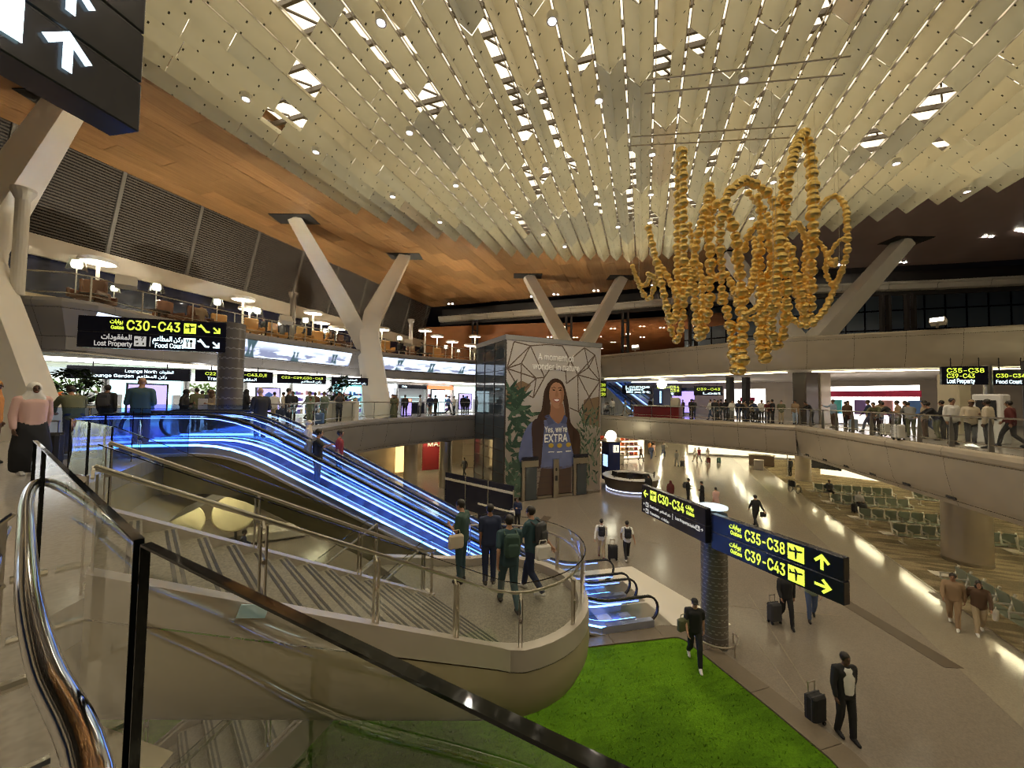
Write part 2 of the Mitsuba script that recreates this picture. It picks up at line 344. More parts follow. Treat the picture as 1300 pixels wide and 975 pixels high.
# upper floor (level 2), its slab, and the ceilings under it
slab2 = OUTER.difference(void2)
struct('floor_upper', prism(slab2, 5.3, 5.6), 'mat_upper_floor', 'shiny floor of the upper concourse around the open void')
inner2 = OUTER.difference(void2.buffer(0.55))
struct('ceiling_lower', prism(inner2, 3.62, 5.29), 'mat_plaster', 'plain ceiling over the lower concourse')
slab3 = OUTER.difference(void3)
left3, right3 = slab3.intersection(Polygon([(-48, -14), (-48, 120), (2, 120), (2, -14)])), slab3.intersection(Polygon([(2, -14), (2, 120), (70, 120), (70, -14)]))
struct('ceiling_upper_left', prism(left3.difference(void3.buffer(.45)), 8.5, 10.3), 'mat_plaster', 'pale slab over the shops that carries the lounge')
struct('ceiling_upper_right', prism(right3.difference(void3.buffer(.45)), 9.35, 10.3), 'mat_plaster', 'slab over the right-hand upper concourse')

def fascia(name, label, path, prof, m, step=2.4, gap=0.014, side=1.0, rows=None):
    """A parapet along a slab edge: backing, then one panel per bay and row."""
    k = struct(name, sweep_plan(path, [(a - .05, z) for a, z in prof], side), 'mat_dark_metal', label)
    rows = rows or [(0, len(prof) - 1)]
    for seg in panels(path, step, gap):
        for r, (a, b) in enumerate(rows):
            pr = [list(q) for q in prof[a:b + 1]]
            if r > 0: pr[0] = [pr[0][0], pr[0][1] - gap]
            part(k, 'panel' if r else 'coping', sweep_plan(seg, pr, side), m, smooth=28)
    return k
P2 = [(-.42, 5.60), (-.30, 5.66), (-.10, 5.68), (.02, 5.62), (.07, 5.50), (.05, 5.36), (.0, 5.30), (-.06, 4.75), (-.22, 4.0), (-.34, 3.78), (-.40, 3.60), (-.75, 3.60)]
ROW2 = [(0, 6), (6, 9), (9, 11)]
fascia('trim_1', 'long beige panelled edge of the right-hand upper walkway', [R_BRIDGE[2], R_BRIDGE[1], R_BRIDGE[0]], P2, 'mat_fascia', 3.0, rows=ROW2)
fascia('trim_2', 'beige panelled edge of the upper floor at the back of the void', [BACK_EDGE[1], BACK_EDGE[0]], P2, 'mat_fascia', 1.75, rows=ROW2)
fascia('trim_3', 'curved grey edge of the upper floor behind the escalators', [(-9.0, 14.5), *L_ARC[::-1]], P2, 'mat_fascia_grey', 2.2, rows=ROW2)
fascia('trim_4', 'upper floor edge behind the lift', [L_ARC[0], BACK_EDGE[1]], P2, 'mat_fascia_grey', 2.5, rows=ROW2)
P3R = [(-.35, 11.46), (-.2, 11.52), (0, 11.5), (.05, 11.40), (.02, 11.25), (.0, 11.2), (-.10, 10.2), (-.28, 9.55), (-.40, 9.36), (-.8, 9.36)]
fascia('trim_5', 'tall beige parapet of the top floor on the right', L3_RIGHT, P3R, 'mat_fascia', 2.3, rows=[(0, 5), (5, 8), (8, 9)])
P3L = [(-.5, 10.38), (-.2, 10.44), (.0, 10.42), (.06, 10.3), (.04, 10.14), (.0, 10.08), (-.36, 9.16), (-.40, 9.10), (-.40, 8.62), (-.5, 8.50), (-.95, 8.50)]
fascia('trim_6', 'lounge floor edge with screens on the left', L3_LEFT, P3L, 'mat_fascia_grey', 2.3, rows=[(0, 5), (5, 7), (7, 8), (8, 10)])
fascia('trim_7', 'lounge floor edge behind the lift', [L3_LEFT[-1], L3_RIGHT[0]], P3L, 'mat_fascia_grey', 2.4, rows=[(0, 5), (5, 7), (7, 8), (8, 10)])
for s_ in np.linspace(.06, .8, 6):
    q_ = np.array(R_BRIDGE[2]) * (1 - s_) + np.array(R_BRIDGE[1]) * s_
    d_ = unit(np.array(R_BRIDGE[1]) - R_BRIDGE[2]); n_ = np.array([d_[1], -d_[0]]); c_ = q_ - n_ * .28
    part('trim_1', 'vent', bar((*(c_ - d_ * .22), 3.88), (*(c_ + d_ * .22), 3.88), .03, .12), 'mat_black', label='small dark vent low on the panelled edge')
# stringer faces of the near slab edges
struct('trim_8', sweep_plan([LEFT_EDGE[-1], (-8.3, 9.1), (-6.6, 5.8), STAIR_FAR], [(.02, 5.60), (.02, 4.7), (-.6, 4.4)], 1.0), 'mat_belly', 'slab edge between escalators and stair')
struct('trim_9', sweep_plan([STAIR_NEAR, G_LEFT, G_CORNER, (0.13, 0.40), G_RIGHT], [(.03, 5.60), (.03, 4.7), (-.6, 4.4)], 1.0), 'mat_belly', 'slab edge under the near glass')

# ---------------------------------------------------------------- roof: wood soffit, light space, canopy
def ST(s, t, z): return AN * s + AX * t + np.array([0, 0, z])
W0 = np.array([-21.1, 16.9])
def wall_top(t): return W0 + AX[:2] * t
CANOPY = [(-15.5, -14), (-15.5, 16), (-13.8, 18.6), (-9.4, 24.8), (-5, 27.2), (-1, 28.4), (3, 28.5), (10.9, 26.4), (16, 23.3), (22, 18.2), (27, 12.5), (29, 4), (29, -14)]
canopy_xy = Polygon([tuple((AN * s + AX * t)[:2]) for s, t in CANOPY])
SOFFIT_BACK = [(-10.1, 48.3), (9.25, 40.4), (25.7, 32.4), (34.7, 30.6), (48, 27)]
soffit = Polygon([tuple(wall_top(-34)), tuple(wall_top(33.2)), *SOFFIT_BACK, (48, -14)]).difference(canopy_xy.buffer(-1.6))
struct('roof', prism(OUTER, 19.3, 19.6), 'mat_dark_metal', 'dark roof deck above the hall')
struct('ceiling', prism(soffit, 18.56, 18.9), 'mat_dark_metal', 'high roof soffit around the panel canopy')
n_pl = 0
for i in range(-27, 16):
    for j in range(-4, 14):
        t0 = j * 4.2 + (i * 1.7) % 4.2; s0 = i * 1.15
        q = Polygon([tuple((AN * s + AX * t)[:2]) for s, t in ((s0 + .008, t0 + .008), (s0 + 1.142, t0 + .008), (s0 + 1.142, t0 + 4.192), (s0 + .008, t0 + 4.192))]).intersection(soffit)
        if q.area < .3 or q.geom_type != 'Polygon' or t0 < -4: continue
        if s0 > 5.5: continue
        n_pl += 1
        dz = RNG.uniform(-.012, .012)
        part('ceiling', 'wood_plank', prism(q, 18.5 + dz, 18.57), RNG.choice(WOODS))
shade_sof = soffit.intersection(Polygon([tuple((AN * s + AX * t)[:2]) for s, t in ((5.75, -20), (60, -20), (60, 60), (5.75, 60))]))
part('ceiling', 'shade_tinted_soffit', prism(shade_sof, 18.5, 18.57), 'mat_soffit_dark', label='right-hand soffit with its unlit purple-brown put into the colour')

k_can = struct('ceiling_canopy', prism(canopy_xy.buffer(-1.2), 18.5, 18.6), 'mat_plaster', 'canopy of folded pale metal strips hanging under the roof')
part(k_can, 'light_space', prism(canopy_xy.buffer(-1.3), 18.40, 18.45), 'mat_emit', label='bright service space seen through the gaps', emit=ABOVE_CANOPY, weight=3.0)
cs = [c[0] for c in CANOPY[1:-1]]; ct = [c[1] for c in CANOPY[1:-1]]
PITCHS = 0.866
for i in range(51):
    s0 = -15.3 + i * PITCHS; sm = s0 + PITCHS / 2
    tend = float(np.interp(sm, cs, ct)); tend = round(tend / 0.7) * 0.7
    strip = None
    t = tend; first = True
    rail = [bar(ST(s0 + .03, -8, 17.47), ST(s0 + .03, tend - .1, 17.47), .02, .05), bar(ST(s0 + PITCHS - .05, -8, 17.47), ST(s0 + PITCHS - .05, tend - .1, 17.47), .02, .05)]
    strip = part(k_can, 'folded_strip', cat_(rail), 'mat_brushed')
    while t > -7:
        L = RNG.uniform(2.6, 4.2)
        t0, t1 = t - L, t - .014
        g = 0.034
        dz = RNG.uniform(-.02, .02) - (0.0 if not first else 0.0)
        a, b, c = (s0 + g, 17.47 + dz), (sm, 17.0 + dz), (s0 + PITCHS - g, 17.47 + dz)
        fs = []
        miss = RNG.random()
        def face(p, q, ta, tb): fs.append(quad(ST(p[0], ta, p[1]), ST(q[0], ta, q[1]), ST(q[0], tb, q[1]), ST(p[0], tb, p[1])))
        if miss < .13 and not first:
            cut = RNG.uniform(.35, 1.5)
            face(a, b, t0 + cut, t1); face(b, c, t0, t1)
        elif miss < .26 and not first:
            cut = RNG.uniform(.35, 1.5)
            face(a, b, t0, t1); face(b, c, t0 + cut, t1)
        elif miss < .40 and not first:
            w = RNG.uniform(.25, .6)
            if RNG.random() < .5: a, c = c, a
            a2 = (a[0] + (b[0] - a[0]) * w, a[1] + (b[1] - a[1]) * w); face(a2, b, t0, t1); face(b, c, t0, t1)
        else:
            face(a, b, t0, t1); face(b, c, t0, t1)
        part(strip, 'panel', cat_(fs), 'mat_ceiling_panel_%d' % RNG.choice((0, 0, 0, 1, 1, 2, 4, 3 if RNG.random() < .3 else 0)))
        t = t - L; first = False
tt = -6.0
while tt < 28:
    ss = [s for s in np.arange(-15.5, 29, .5) if tt < np.interp(s, cs, ct) - .6]
    if len(ss) > 1:
        b = [bar(ST(ss[0], tt, 17.75), ST(ss[-1], tt, 17.75), .09, .16)]
        for q in range(0, len(ss) - 1, 2):
            b.append(bar(ST(ss[q], tt, 17.75), ST(ss[q] + .5, tt + .85, 17.9), .05, .05))
        part(k_can, 'truss', cat_(b), 'mat_stone_dark')
    tt += .85 if RNG.random() < .6 else .5
# spot lamps in the gaps
LAMPS = [(467, 78), (324, 123), (501, 177), (612, 155), (389, 203), (574, 237), (700, 5), (777, 115), (936, 81), (835, 191), (692, 211), (840, 242), (1001, 164), (978, 226), (1139, 199), (1249, 232), (470, 251), (543, 282), (635, 269), (576, 240)]
DOWN = [(-3.94, 9.99), (-9.06, 12.6), (-4.37, 14.27), (-1.01, 13.8), (-7.88, 15.29), (-2.63, 17.67), (.99, 9.74), (2.98, 12.37), (6.91, 11.56), (5.43, 15.24), (1.22, 16.3), (6.63, 18.2), (10.29, 14.18), (11.48, 17.07), (15.5, 15.6), (21.35, 17.4), (-6.3, 18.88), (-4.6, 21.62), (-.35, 20.31), (4.1, 19.2), (5.8, 21.8), (7.4, 21.2), (1.9, 22.9), (3.1, 24.8), (10.4, 22.5), (13.0, 20.4),
        (-8.5, 6.0), (-3, 4.5), (3, 5.5), (9, 5), (14, 8.5), (18, 11.5), (-6, 0), (0, -1), (6, 0), (12, 1)]  # one spot on the left stands in for a bright reflection on the panels
lamp_ring = as_ply(lathe([(.11, .0), (.15, .0), (.16, .18), (.11, .18), (.11, .0)], 14), 25)
lamp_lens = as_ply(tm([[0.10 * math.cos(a), 0.10 * math.sin(a), .03] for a in np.arange(12) * math.pi / 6], [[0, k + 1, k] for k in range(1, 11)]))
for x, y in DOWN:
    s, t = float(np.dot(AN[:2], (x, y))), float(np.dot(AX[:2], (x, y)))
    s = -15.3 + round((s + 15.3) / PITCHS) * PITCHS
    p = ST(s, t, 17.02)
    d = thing('ceiling_spot_lamp', 'small round spot lamp glowing in a gap between the folded ceiling strips', 'spot lamp', 'spot lamps in the ceiling canopy')
    part(d, 'housing', lamp_ring, 'mat_lamp_white', to=at(*p))
    part(d, 'lens', lamp_lens, 'mat_emit', to=at(*p), emit=DOWNLIGHT, weight=1.0)
for lab_, ((x0, y0), (x1, y1)) in zip(('highest', 'second highest', 'third highest', 'lowest'), (((3.9, 11.2), (9.2, 10.3)), ((4.0, 11.7), (9.5, 10.9)), ((4.2, 13.7), (9.7, 13.0)), ((4.2, 14.2), (9.9, 13.6)))):
    obj('suspension_rail', tube([(x0, y0, 16.7), (x1, y1, 16.7)], .025, 8), 'mat_plaster', lab_ + ' in the picture of the four thin pale rails hung under the ceiling strips', 'rail', 'suspension rails under the canopy')

# ---------------------------------------------------------------- left: louvred wall over the lounge
OUTW = np.array([-1.16, .40])
k = struct('wall_left', cat_([quad((*(wall_top(-34)), 18.5), (*(wall_top(-34) + OUTW * 1.06), 14.25), (*(wall_top(33.2) + OUTW * 1.06), 14.25), (*(wall_top(33.2)), 18.5))]), 'mat_louvre_gap', 'dark louvred wall high above the lounge')
t = -12.0; BAY = 3.7
while t < 33:
    t1 = min(t + BAY, 33.2)
    sl = []
    for q in range(32):
        f = (q + .5) / 32
        a = np.r_[wall_top(t + .12) + OUTW * (1 - f), 14.25 + 4.25 * f]; b = np.r_[wall_top(t1 - .12) + OUTW * (1 - f), 14.25 + 4.25 * f]
        sl.append(bar(a, b, .10, .055))
    part(k, 'louvre_slat', cat_(sl), 'mat_louvre', kind='stuff')
    part(k, 'mullion', bar((*(wall_top(t)), 18.5), (*(wall_top(t) + OUTW), 14.2), .15, .14), 'mat_mullion')
    t += BAY
def wl(t, o): return wall_top(t) + OUTW * o
part(k, 'beam', sweep_plan([wl(-34, .85), wl(33.2, .85)], [(-.1, 14.3), (.12, 14.3), (.12, 13.35), (-.1, 13.35)], 1), 'mat_plaster')
part(k, 'glass_band', sweep_plan([wl(-34, 1.1), wl(33.2, 1.1)], [(0, 13.4), (0, 11.55)], 1), 'mat_navy_dark', label='dark glass band under the beam')
part(k, 'low_wall', sweep_plan([wl(-34, .9), wl(33.2, .9)], [(-.2, 11.6), (.06, 11.6), (.06, 10.3)], 1), 'mat_cream_wall', label='low cream wall behind the lounge seats')
struct('wall_end', sweep_plan([wl(33.2, .9), (-10.1, 48.4), (4.0, 44.5)], [(0, 16.0), (0, 10.3)], 1), 'mat_wood_vault', 'brown end wall of the lounge')
lc = obj('lounge_column', lathe([(.17, 0), (.17, 3.2), (.3, 3.5), (.3, 3.6)], 16), 'mat_plaster', 'round pale column at the left end of the lounge', 'column', to=at(-16.55, 12.75, 10.3))
obj('lounge_column', lathe([(.17, 0), (.17, 3.2), (.3, 3.5), (.3, 3.6)], 16), 'mat_stone_dark', 'slim dark column behind the lounge rail left of the white V column', 'column', to=at(-14.6, 25.4, 10.3))
obj('lounge_column', lathe([(.17, 0), (.17, 3.2), (.3, 3.5), (.3, 3.6)], 16), 'mat_plaster', 'slim pale column in the lounge right of the white V column', 'column', to=at(-8.9, 33.5, 10.3))

# ---------------------------------------------------------------- back: ledge, steel columns, windows, far vault
led = [(q[0] + .5, q[1] + 1.0) for q in SOFFIT_BACK]
k = struct('wall_back', sweep_plan(led, [(-.8, 18.6), (-.8, 17.4)], 1), 'mat_dark_metal', 'dark band and grey ledge under the soffit edge at the back')
for seg in panels(led, 3.5, .03):
    part(k, 'ledge', sweep_plan(seg, [(-.6, 17.5), (.1, 17.5), (.1, 17.3), (.0, 17.25), (-.1, 16.9), (-.6, 16.85)], 1), 'mat_plaster')
part(k, 'lower_beam', sweep_plan([(q[0] + .6, q[1] + 1.6) for q in SOFFIT_BACK], [(-.3, 16.85), (0, 16.85), (0, 16.5), (-.3, 16.5)], 1), 'mat_dark_metal')
for n, (x, y) in enumerate([(-4.6, 46.6), (6.2, 42.6), (11.8, 40.3), (17.6, 37.5), (31.5, 32.4), (33.2, 32.0)]):
    b = [box((x - .28, y, 13.3), (.22, .3, 6.2)), box((x + .28, y, 13.3), (.22, .3, 6.2))] + [box((x, y, 10.8 + q * 1.5), (.4, .12, .12)) for q in range(4)]
    obj('steel_column', cat_(b), 'mat_dark_metal', 'dark twin steel column behind the top floor parapet at the back of the hall', 'column', 'dark twin steel columns on the top floor')
WIN = [(20.5, 46.0), (24.0, 43.0), (36.0, 37.5), (52, 32)]
k = struct('window_1', sweep_plan(WIN, [(-.15, 18.0), (-.15, 10.3)], 1), 'mat_navy_dark', 'dark night window wall of the top floor')
mat('night_glass', (0.12, 0.16, 0.205), 0.25, spec=0.7)  # blue-grey base stands in for hall lights reflected in the panes
for seg in panels(WIN, 1.5, .14):
    for z0, z1 in ((10.4, 14.3), (14.45, 16.2), (16.35, 17.9)):
        part(k, 'pane', sweep_plan(seg, [(0, z1), (0, z0)], 1), 'mat_night_glass')
vault = [(-8, 49.5), (10, 43), (21, 38.6), (26.5, 47), (30, 90), (-8, 95)]
vz = lambda x, y: 15.9 - .028 * max(0, y - 40)
vp = prism(vault, 0, .2); vv = np.array(vp.vertices); vv[:, 2] += [vz(a, b) for a, b in vv[:, :2]]
struct('ceiling_far', tm(vv, vp.faces), 'mat_wood_vault', 'brown wooden ceiling of the far concourse with paired spots')
sp = as_ply(cyl((0, 0, -.05), .10, .05, 10))
for x, y, tx, ty in ((4.5, 47.0, 5, 53), (13.5, 44.0, 13, 50), (18.0, 42.5, 18, 48), (28.5, 38.0, 31, 44)):  # uplights added to brighten the brown far ceiling
    scene[f'light_uplight_{int(x)}'] = {'type': 'spot', 'to_world': T().look_at(origin=[x, y, 10.8], target=[tx, ty, 15.5], up=[0, 0, 1]), 'intensity': rgb((26, 21, 14)), 'cutoff_angle': 75.0, 'beam_width': 45.0}
    obj('uplight', cyl((x, y, 10.3), .14, .45, 14), 'mat_dark_metal', f'small added fill lamp on the top floor {("left of", "behind", "right of", "far right of")[(4.5, 13.5, 18.0, 28.5).index(x)]} the far twin columns', 'uplight')
for x, y in [(2, 50), (5, 52), (9, 47), (8.5, 52), (8, 58), (12, 46), (11.5, 51), (11, 57), (10.5, 64), (15, 44.5), (14.7, 49), (14.4, 55), (14, 61), (17.5, 45), (17.2, 51), (17, 58), (21, 44), (21, 50), (20, 41), (24.5, 48), (5, 60), (13, 70), (23, 54), (6, 45.5)]:
    d = thing('vault_lamp', 'pair of tiny white spots on the brown far ceiling', 'lamp', 'paired spots on the far brown ceiling')
    for o in (-.22, .22): part(d, 'spot', sp, 'mat_emit', to=at(x + o, y, vz(x, y) - .0), emit=(14, 12.5, 9))
for x, y, z in [(-7.6, 46.9, 18.42), (2.2, 43.0, 18.42), (4.6, 42.0, 18.42), (8.6, 40.3, 18.42), (22.3, 33.5, 18.42), (26.8, 31.7, 18.42), (31.0, 30.9, 18.42), (31.8, 26.0, 18.42), (13.4, 38.0, 18.42)]:
    d = thing('soffit_lamp', 'pair of small white spots at the back edge of the roof soffit', 'lamp', 'paired spots along the soffit edge')
    for o in (-.22, .22): part(d, 'spot', sp, 'mat_emit', to=at(x + o, y - .5, z + .08), emit=(90, 80, 60), weight=.25)
obj('soffit_light_bar', box((33.0, 24.5, 18.44), (1.6, .2, .08), .2), 'mat_emit', 'short bright light bar on the dark right soffit', 'light bar', emit=(8, 7.5, 6))

# walls of the upper and lower concourse on the far side
W2 = [(4.0, 62.0), (14.0, 60.0), (29.0, 41.0), (44.0, 27.0), (54.0, 4.0)]
k = struct('wall_upper', sweep_plan(W2, [(0, 9.4), (0, 5.6)], 1), 'mat_beige_wall', 'beige back wall of the right-hand upper concourse')
W0L = [(9.0, 96.0), (34.0, 92.0), (38.0, 60.0), (46.0, 42.0), (56.0, 10.0)]
struct('wall_lower', sweep_plan(W0L, [(0, 3.7), (0, 0)], 1), 'mat_beige_wall', 'back wall of the gate area')
struct('wall_lower_left', sweep_plan([(-17.5, 8.0), (-17.0, 26.0), (-6.5, 41.5), (4.0, 46.0), (9.0, 96.0)], [(0, 3.7), (0, 0)], 1), 'mat_beige_wall', 'beige wall of the lower concourse behind the escalators')

# ---------------------------------------------------------------- V columns
def loft(path, w, h):
    p = np.asarray(path, float); t = np.gradient(p, axis=0); t /= np.linalg.norm(t, axis=1, keepdims=True)
    v, f = [], []
    for i in range(len(p)):
        s = unit(np.cross(t[i], (0.25, -1, 0.0))) ; u = unit(np.cross(s, t[i]))
        for a, b in ((-1, -1), (1, -1), (1, 1), (-1, 1)):
            v.append(p[i] + s * a * w[i] / 2 + u * b * h[i] / 2)
    for i in range(len(p) - 1):
        for j in range(4):
            q = (j + 1) % 4
            f += [[i * 4 + j, i * 4 + q, i * 4 + 4 + q], [i * 4 + j, i * 4 + 4 + q, i * 4 + 4 + j]]
    f += [[0, 2, 1], [0, 3, 2]]; n = 4 * (len(p) - 1); f += [[n, n + 1, n + 2], [n, n + 2, n + 3]]
    m = tm(v, f); m.fix_normals(); return m
def v_column(label, arms, hatch=True):
    k = thing('v_column', label, 'column')
    for path, w in arms:
        part(k, 'arm', loft(path, w, [x * .95 for x in w]), 'mat_column_white')
        e = np.asarray(path[-1], float)
        if e[2] > 18:
            d = unit(np.asarray(path[-1], float) - np.asarray(path[-2], float))
            part(k, 'ceiling_opening', prism(Polygon([(e[0] - 1.3, e[1] - .7), (e[0] + 1.3, e[1] - .7), (e[0] + 1.3, e[1] + .7), (e[0] - 1.3, e[1] + .7)]), 18.455, 18.485), 'mat_louvre_gap', label='dark opening around the top of the arm')
    return k
v_column('white V shaped column in front of the lounge, with two angled arms', [
    ([(-9.9, 28.1, 5.6), (-10.6, 27.9, 10.6), (-12.0, 26.3, 14.0), (-14.2, 24.5, 18.5)], [1.2, 1.2, 1.1, .8]),
    ([(-9.0, 27.3, 5.6), (-10.25, 27.5, 11.4), (-10.2, 27.8, 12.8), (-8.8, 30.8, 18.5)], [1.2, 1.25, 1.2, .8])])
v_column('white V shaped column rising behind the poster-covered lift', [
    ([(5.5, 36.4, 10.3), (5.6, 36.2, 11.2), (1.3, 35.3, 18.5)], [1.2, 1.2, .85]), ([(6.4, 36.4, 10.3), (6.3, 36.2, 11.2), (10.05, 35.3, 18.5)], [1.2, 1.2, .85])])
v_column('white V shaped column behind the gold bead sculpture and right parapet', [
    ([(20.2, 27.4, 10.3), (20.4, 27.2, 10.9), (16.3, 29.1, 18.5)], [1.2, 1.2, .85]), ([(20.9, 27.4, 10.3), (20.9, 27.2, 10.9), (27.1, 26.3, 18.5)], [1.2, 1.2, .85])])
v_column('white angled column at the left edge of the picture, beside the planter', [
    ([(-14.6, 12.0, 5.6), (-17.3, 12.2, 11.2), (-17.4, 12.3, 11.9), (-17.7, 14.8, 18.5)], [1.05, 1.0, 1.0, .8])])
# ---------------------------------------------------------------- escalators
EU, EN, EP = np.array([.970, .243]), np.array([-.243, .970]), np.array([-7.5, 9.3])
def EPt(s, n, z): q = EP + EU * s + EN * n; return np.array([q[0], q[1], z])
S0, S1 = 0.7, 10.4
def ez(s, b=0.7):
    """Height of the step line, with rounded bends."""
    k = 5.6 / (S1 - S0)
    def ramp(x): return 0.0 if x < -b else (x if x > b else (x + b) ** 2 / (4 * b))
    return 5.6 - k * (ramp(s - S0) - ramp(s - S1))
SS = np.r_[-1.9, np.arange(-1.0, 12.3, .35), 12.2]
def rail_path(n):
    r = .40
    p = [EPt(SS[0] - r * math.sin(a), n, ez(-2) + 1.0 - r + r * math.cos(a)) for a in np.linspace(math.pi * .95, 0, 9)[:-1]]
    p += [EPt(s, n, ez(s) + 1.0) for s in SS]
    p += [EPt(SS[-1] + r * math.sin(a), n, 1.0 - r + r * math.cos(a)) for a in np.linspace(0, math.pi * .95, 9)[1:]]
    return p
def flat_tube(path, w, h):
    return sweep_along(path, [(-w, -h), (w, -h), (w * 1.0, h * .4), (w * .6, h), (-w * .6, h), (-w, h * .4)])
def sweep_along(path, prof):
    p = np.asarray(path, float); t = np.gradient(p, axis=0); t /= np.linalg.norm(t, axis=1, keepdims=True)
    m = len(prof); side = np.r_[EN, 0.0]
    v = np.concatenate([[p[i] + side * a + np.cross(side, t[i]) * (-b) for a, b in prof] for i in range(len(p))])
    f = []
    for i in range(len(p) - 1):
        for j in range(m):
            k = (j + 1) % m
            f += [[i * m + j, i * m + k, (i + 1) * m + k], [i * m + j, (i + 1) * m + k, (i + 1) * m + j]]
    return tm(v, f)
def eband(n0, n1, za, zb, sa=-1.7, sb=11.9, clamp=False):
    """A solid band along the escalator between offsets n0, n1 and heights za, zb over the step line."""
    ss = np.r_[sa, [x for x in SS if sa < x < sb], sb]; v, f = [], []
    for s in ss:
        lo = ez(s) + za
        if clamp: lo = max(lo, 0.0)
        hi = max(ez(s) + zb, lo + .01)
        v += [EPt(s, n0, lo), EPt(s, n1, lo), EPt(s, n1, hi), EPt(s, n0, hi)]
    for i in range(len(ss) - 1):
        for j in range(4):
            k = (j + 1) % 4
            f += [[i * 4 + j, i * 4 + 4 + k, i * 4 + k], [i * 4 + j, i * 4 + 4 + j, i * 4 + 4 + k]]
    f += [[0, 1, 2], [0, 2, 3]]; n = 4 * (len(ss) - 1); f += [[n, n + 2, n + 1], [n, n + 3, n + 2]]
    return tm(v, f)
LED = (0.75, 2.6, 7.5); LEDB = (0.85, 1.6, 6.8)
step_mesh = {}
for e, (n0, lab) in enumerate(((0.0, 'nearer escalator lit by blue light strips, running down beside the curved stair'), (1.62, 'farther escalator lit by blue light strips, on the side of the hoarding'))):
    k = thing('escalator', lab, 'escalator')
    W = 1.3
    tr = part(k, 'truss', cat_([eband(n0 - .12, n0 - .06, -.85, .04, -.6, 11.2, True), eband(n0 + W + .06, n0 + W + .12, -.85, .04, -.6, 11.2, True), eband(n0 - .06, n0 + W + .06, -.85, -.8, -.6, 11.2, True)]), 'mat_olive', smooth=20, label='olive cladding of the truss')
    part(tr, 'trim', eband(n0 - .15, n0 - .05, .03, .09, -1.8, 12.0), 'mat_stringer', smooth=20)
    part(k, 'skirt', cat_([eband(n0 - .09, n0 - .05, .09, .28), eband(n0 + .18, n0 + .21, -.05, .22), eband(n0 + W - .21, n0 + W - .18, -.05, .22), eband(n0 + W + .05, n0 + W + .09, .09, .28)]), 'mat_skirt', smooth=20)
    part(k, 'deck', cat_([eband(n0 - .09, n0 + .20, .27, .31), eband(n0 + W - .20, n0 + W + .09, .27, .31)]), 'mat_skirt', smooth=20)
    for n in (n0 - .105, n0 + .215, n0 + W - .24):
        part(k, 'light_strip', eband(n, n + .022, .255, .305, -1.7, 11.9), 'mat_emit', emit=LED if n < n0 + .3 else LEDB, weight=.6 if n < n0 else .3)
    for n in (n0 + .02, n0 + W - .10): part(k, 'light_strip', eband(n, n + .014, .90, .925, -1.5, 11.9), 'mat_emit', emit=(.40, .75, 3.0))
    for n in (n0 + .06, n0 + W - .06):
        for a, b in zip(np.linspace(-1.7, 12.0, 11)[:-1], np.linspace(-1.7, 12.0, 11)[1:]):
            ss = np.linspace(a + .006, b - .006, 5)
            v = [EPt(s, n, ez(s) + .31) for s in ss] + [EPt(s, n, ez(s) + .95) for s in ss]
            f = [q for i in range(4) for q in ([i, i + 1, i + 6], [i, i + 6, i + 5])]
            part(k, 'glass_panel', tm(v, f), 'mat_glass_blue')
        part(k, 'handrail', flat_tube(rail_path(n), .042, .03), 'mat_rubber', smooth=40)
    rs = .404
    for i in range(34):
        s = -1.2 + i * rs
        if s > 11.3: break
        z = ez(s + rs / 2)
        st = cat_([tm(np.array([EPt(s + a * rs, n0 + .22 + b * (W - .44), z + c) for a, b, c in ((0, 0, -.3), (0, 0, 0), (0, 1, -.3), (0, 1, 0), (.99, 0, -.3), (.99, 0, 0), (.99, 1, -.3), (.99, 1, 0))]), BF)])
        part(k, 'step', st, 'mat_step_metal')
    for s, z in ((12.0, 0.0), (-2.6, 5.6)):
        fp = part(k, 'floor_plate', prism([EPt(s - .6, n0 - .1, 0)[:2], EPt(s + 1.1, n0 - .1, 0)[:2], EPt(s + 1.1, n0 + W + .1, 0)[:2], EPt(s - .6, n0 + W + .1, 0)[:2]], z, z + .03), 'mat_brushed')
        part(fp, 'comb', prism([EPt(s - .3, n0 + .3, 0)[:2], EPt(s + .1, n0 + .3, 0)[:2], EPt(s + .1, n0 + W - .3, 0)[:2], EPt(s - .3, n0 + W - .3, 0)[:2]], z + .03, z + .04), 'mat_grey')
    part(k, 'base_box', prism([EPt(10.6, n0 - .12, 0)[:2], EPt(12.35, n0 - .12, 0)[:2], EPt(12.35, n0 + .08, 0)[:2], EPt(10.6, n0 + .08, 0)[:2]], 0, .34), 'mat_skirt')
obj('escalator_apron', prism([EPt(9.6, -.35, 0)[:2], EPt(15.0, -.35, 0)[:2], EPt(14.2, 4.2, 0)[:2], EPt(9.6, 4.2, 0)[:2]], 0.0, .012), 'mat_offwhite', 'pale stone apron at the foot of the two escalators', 'apron')

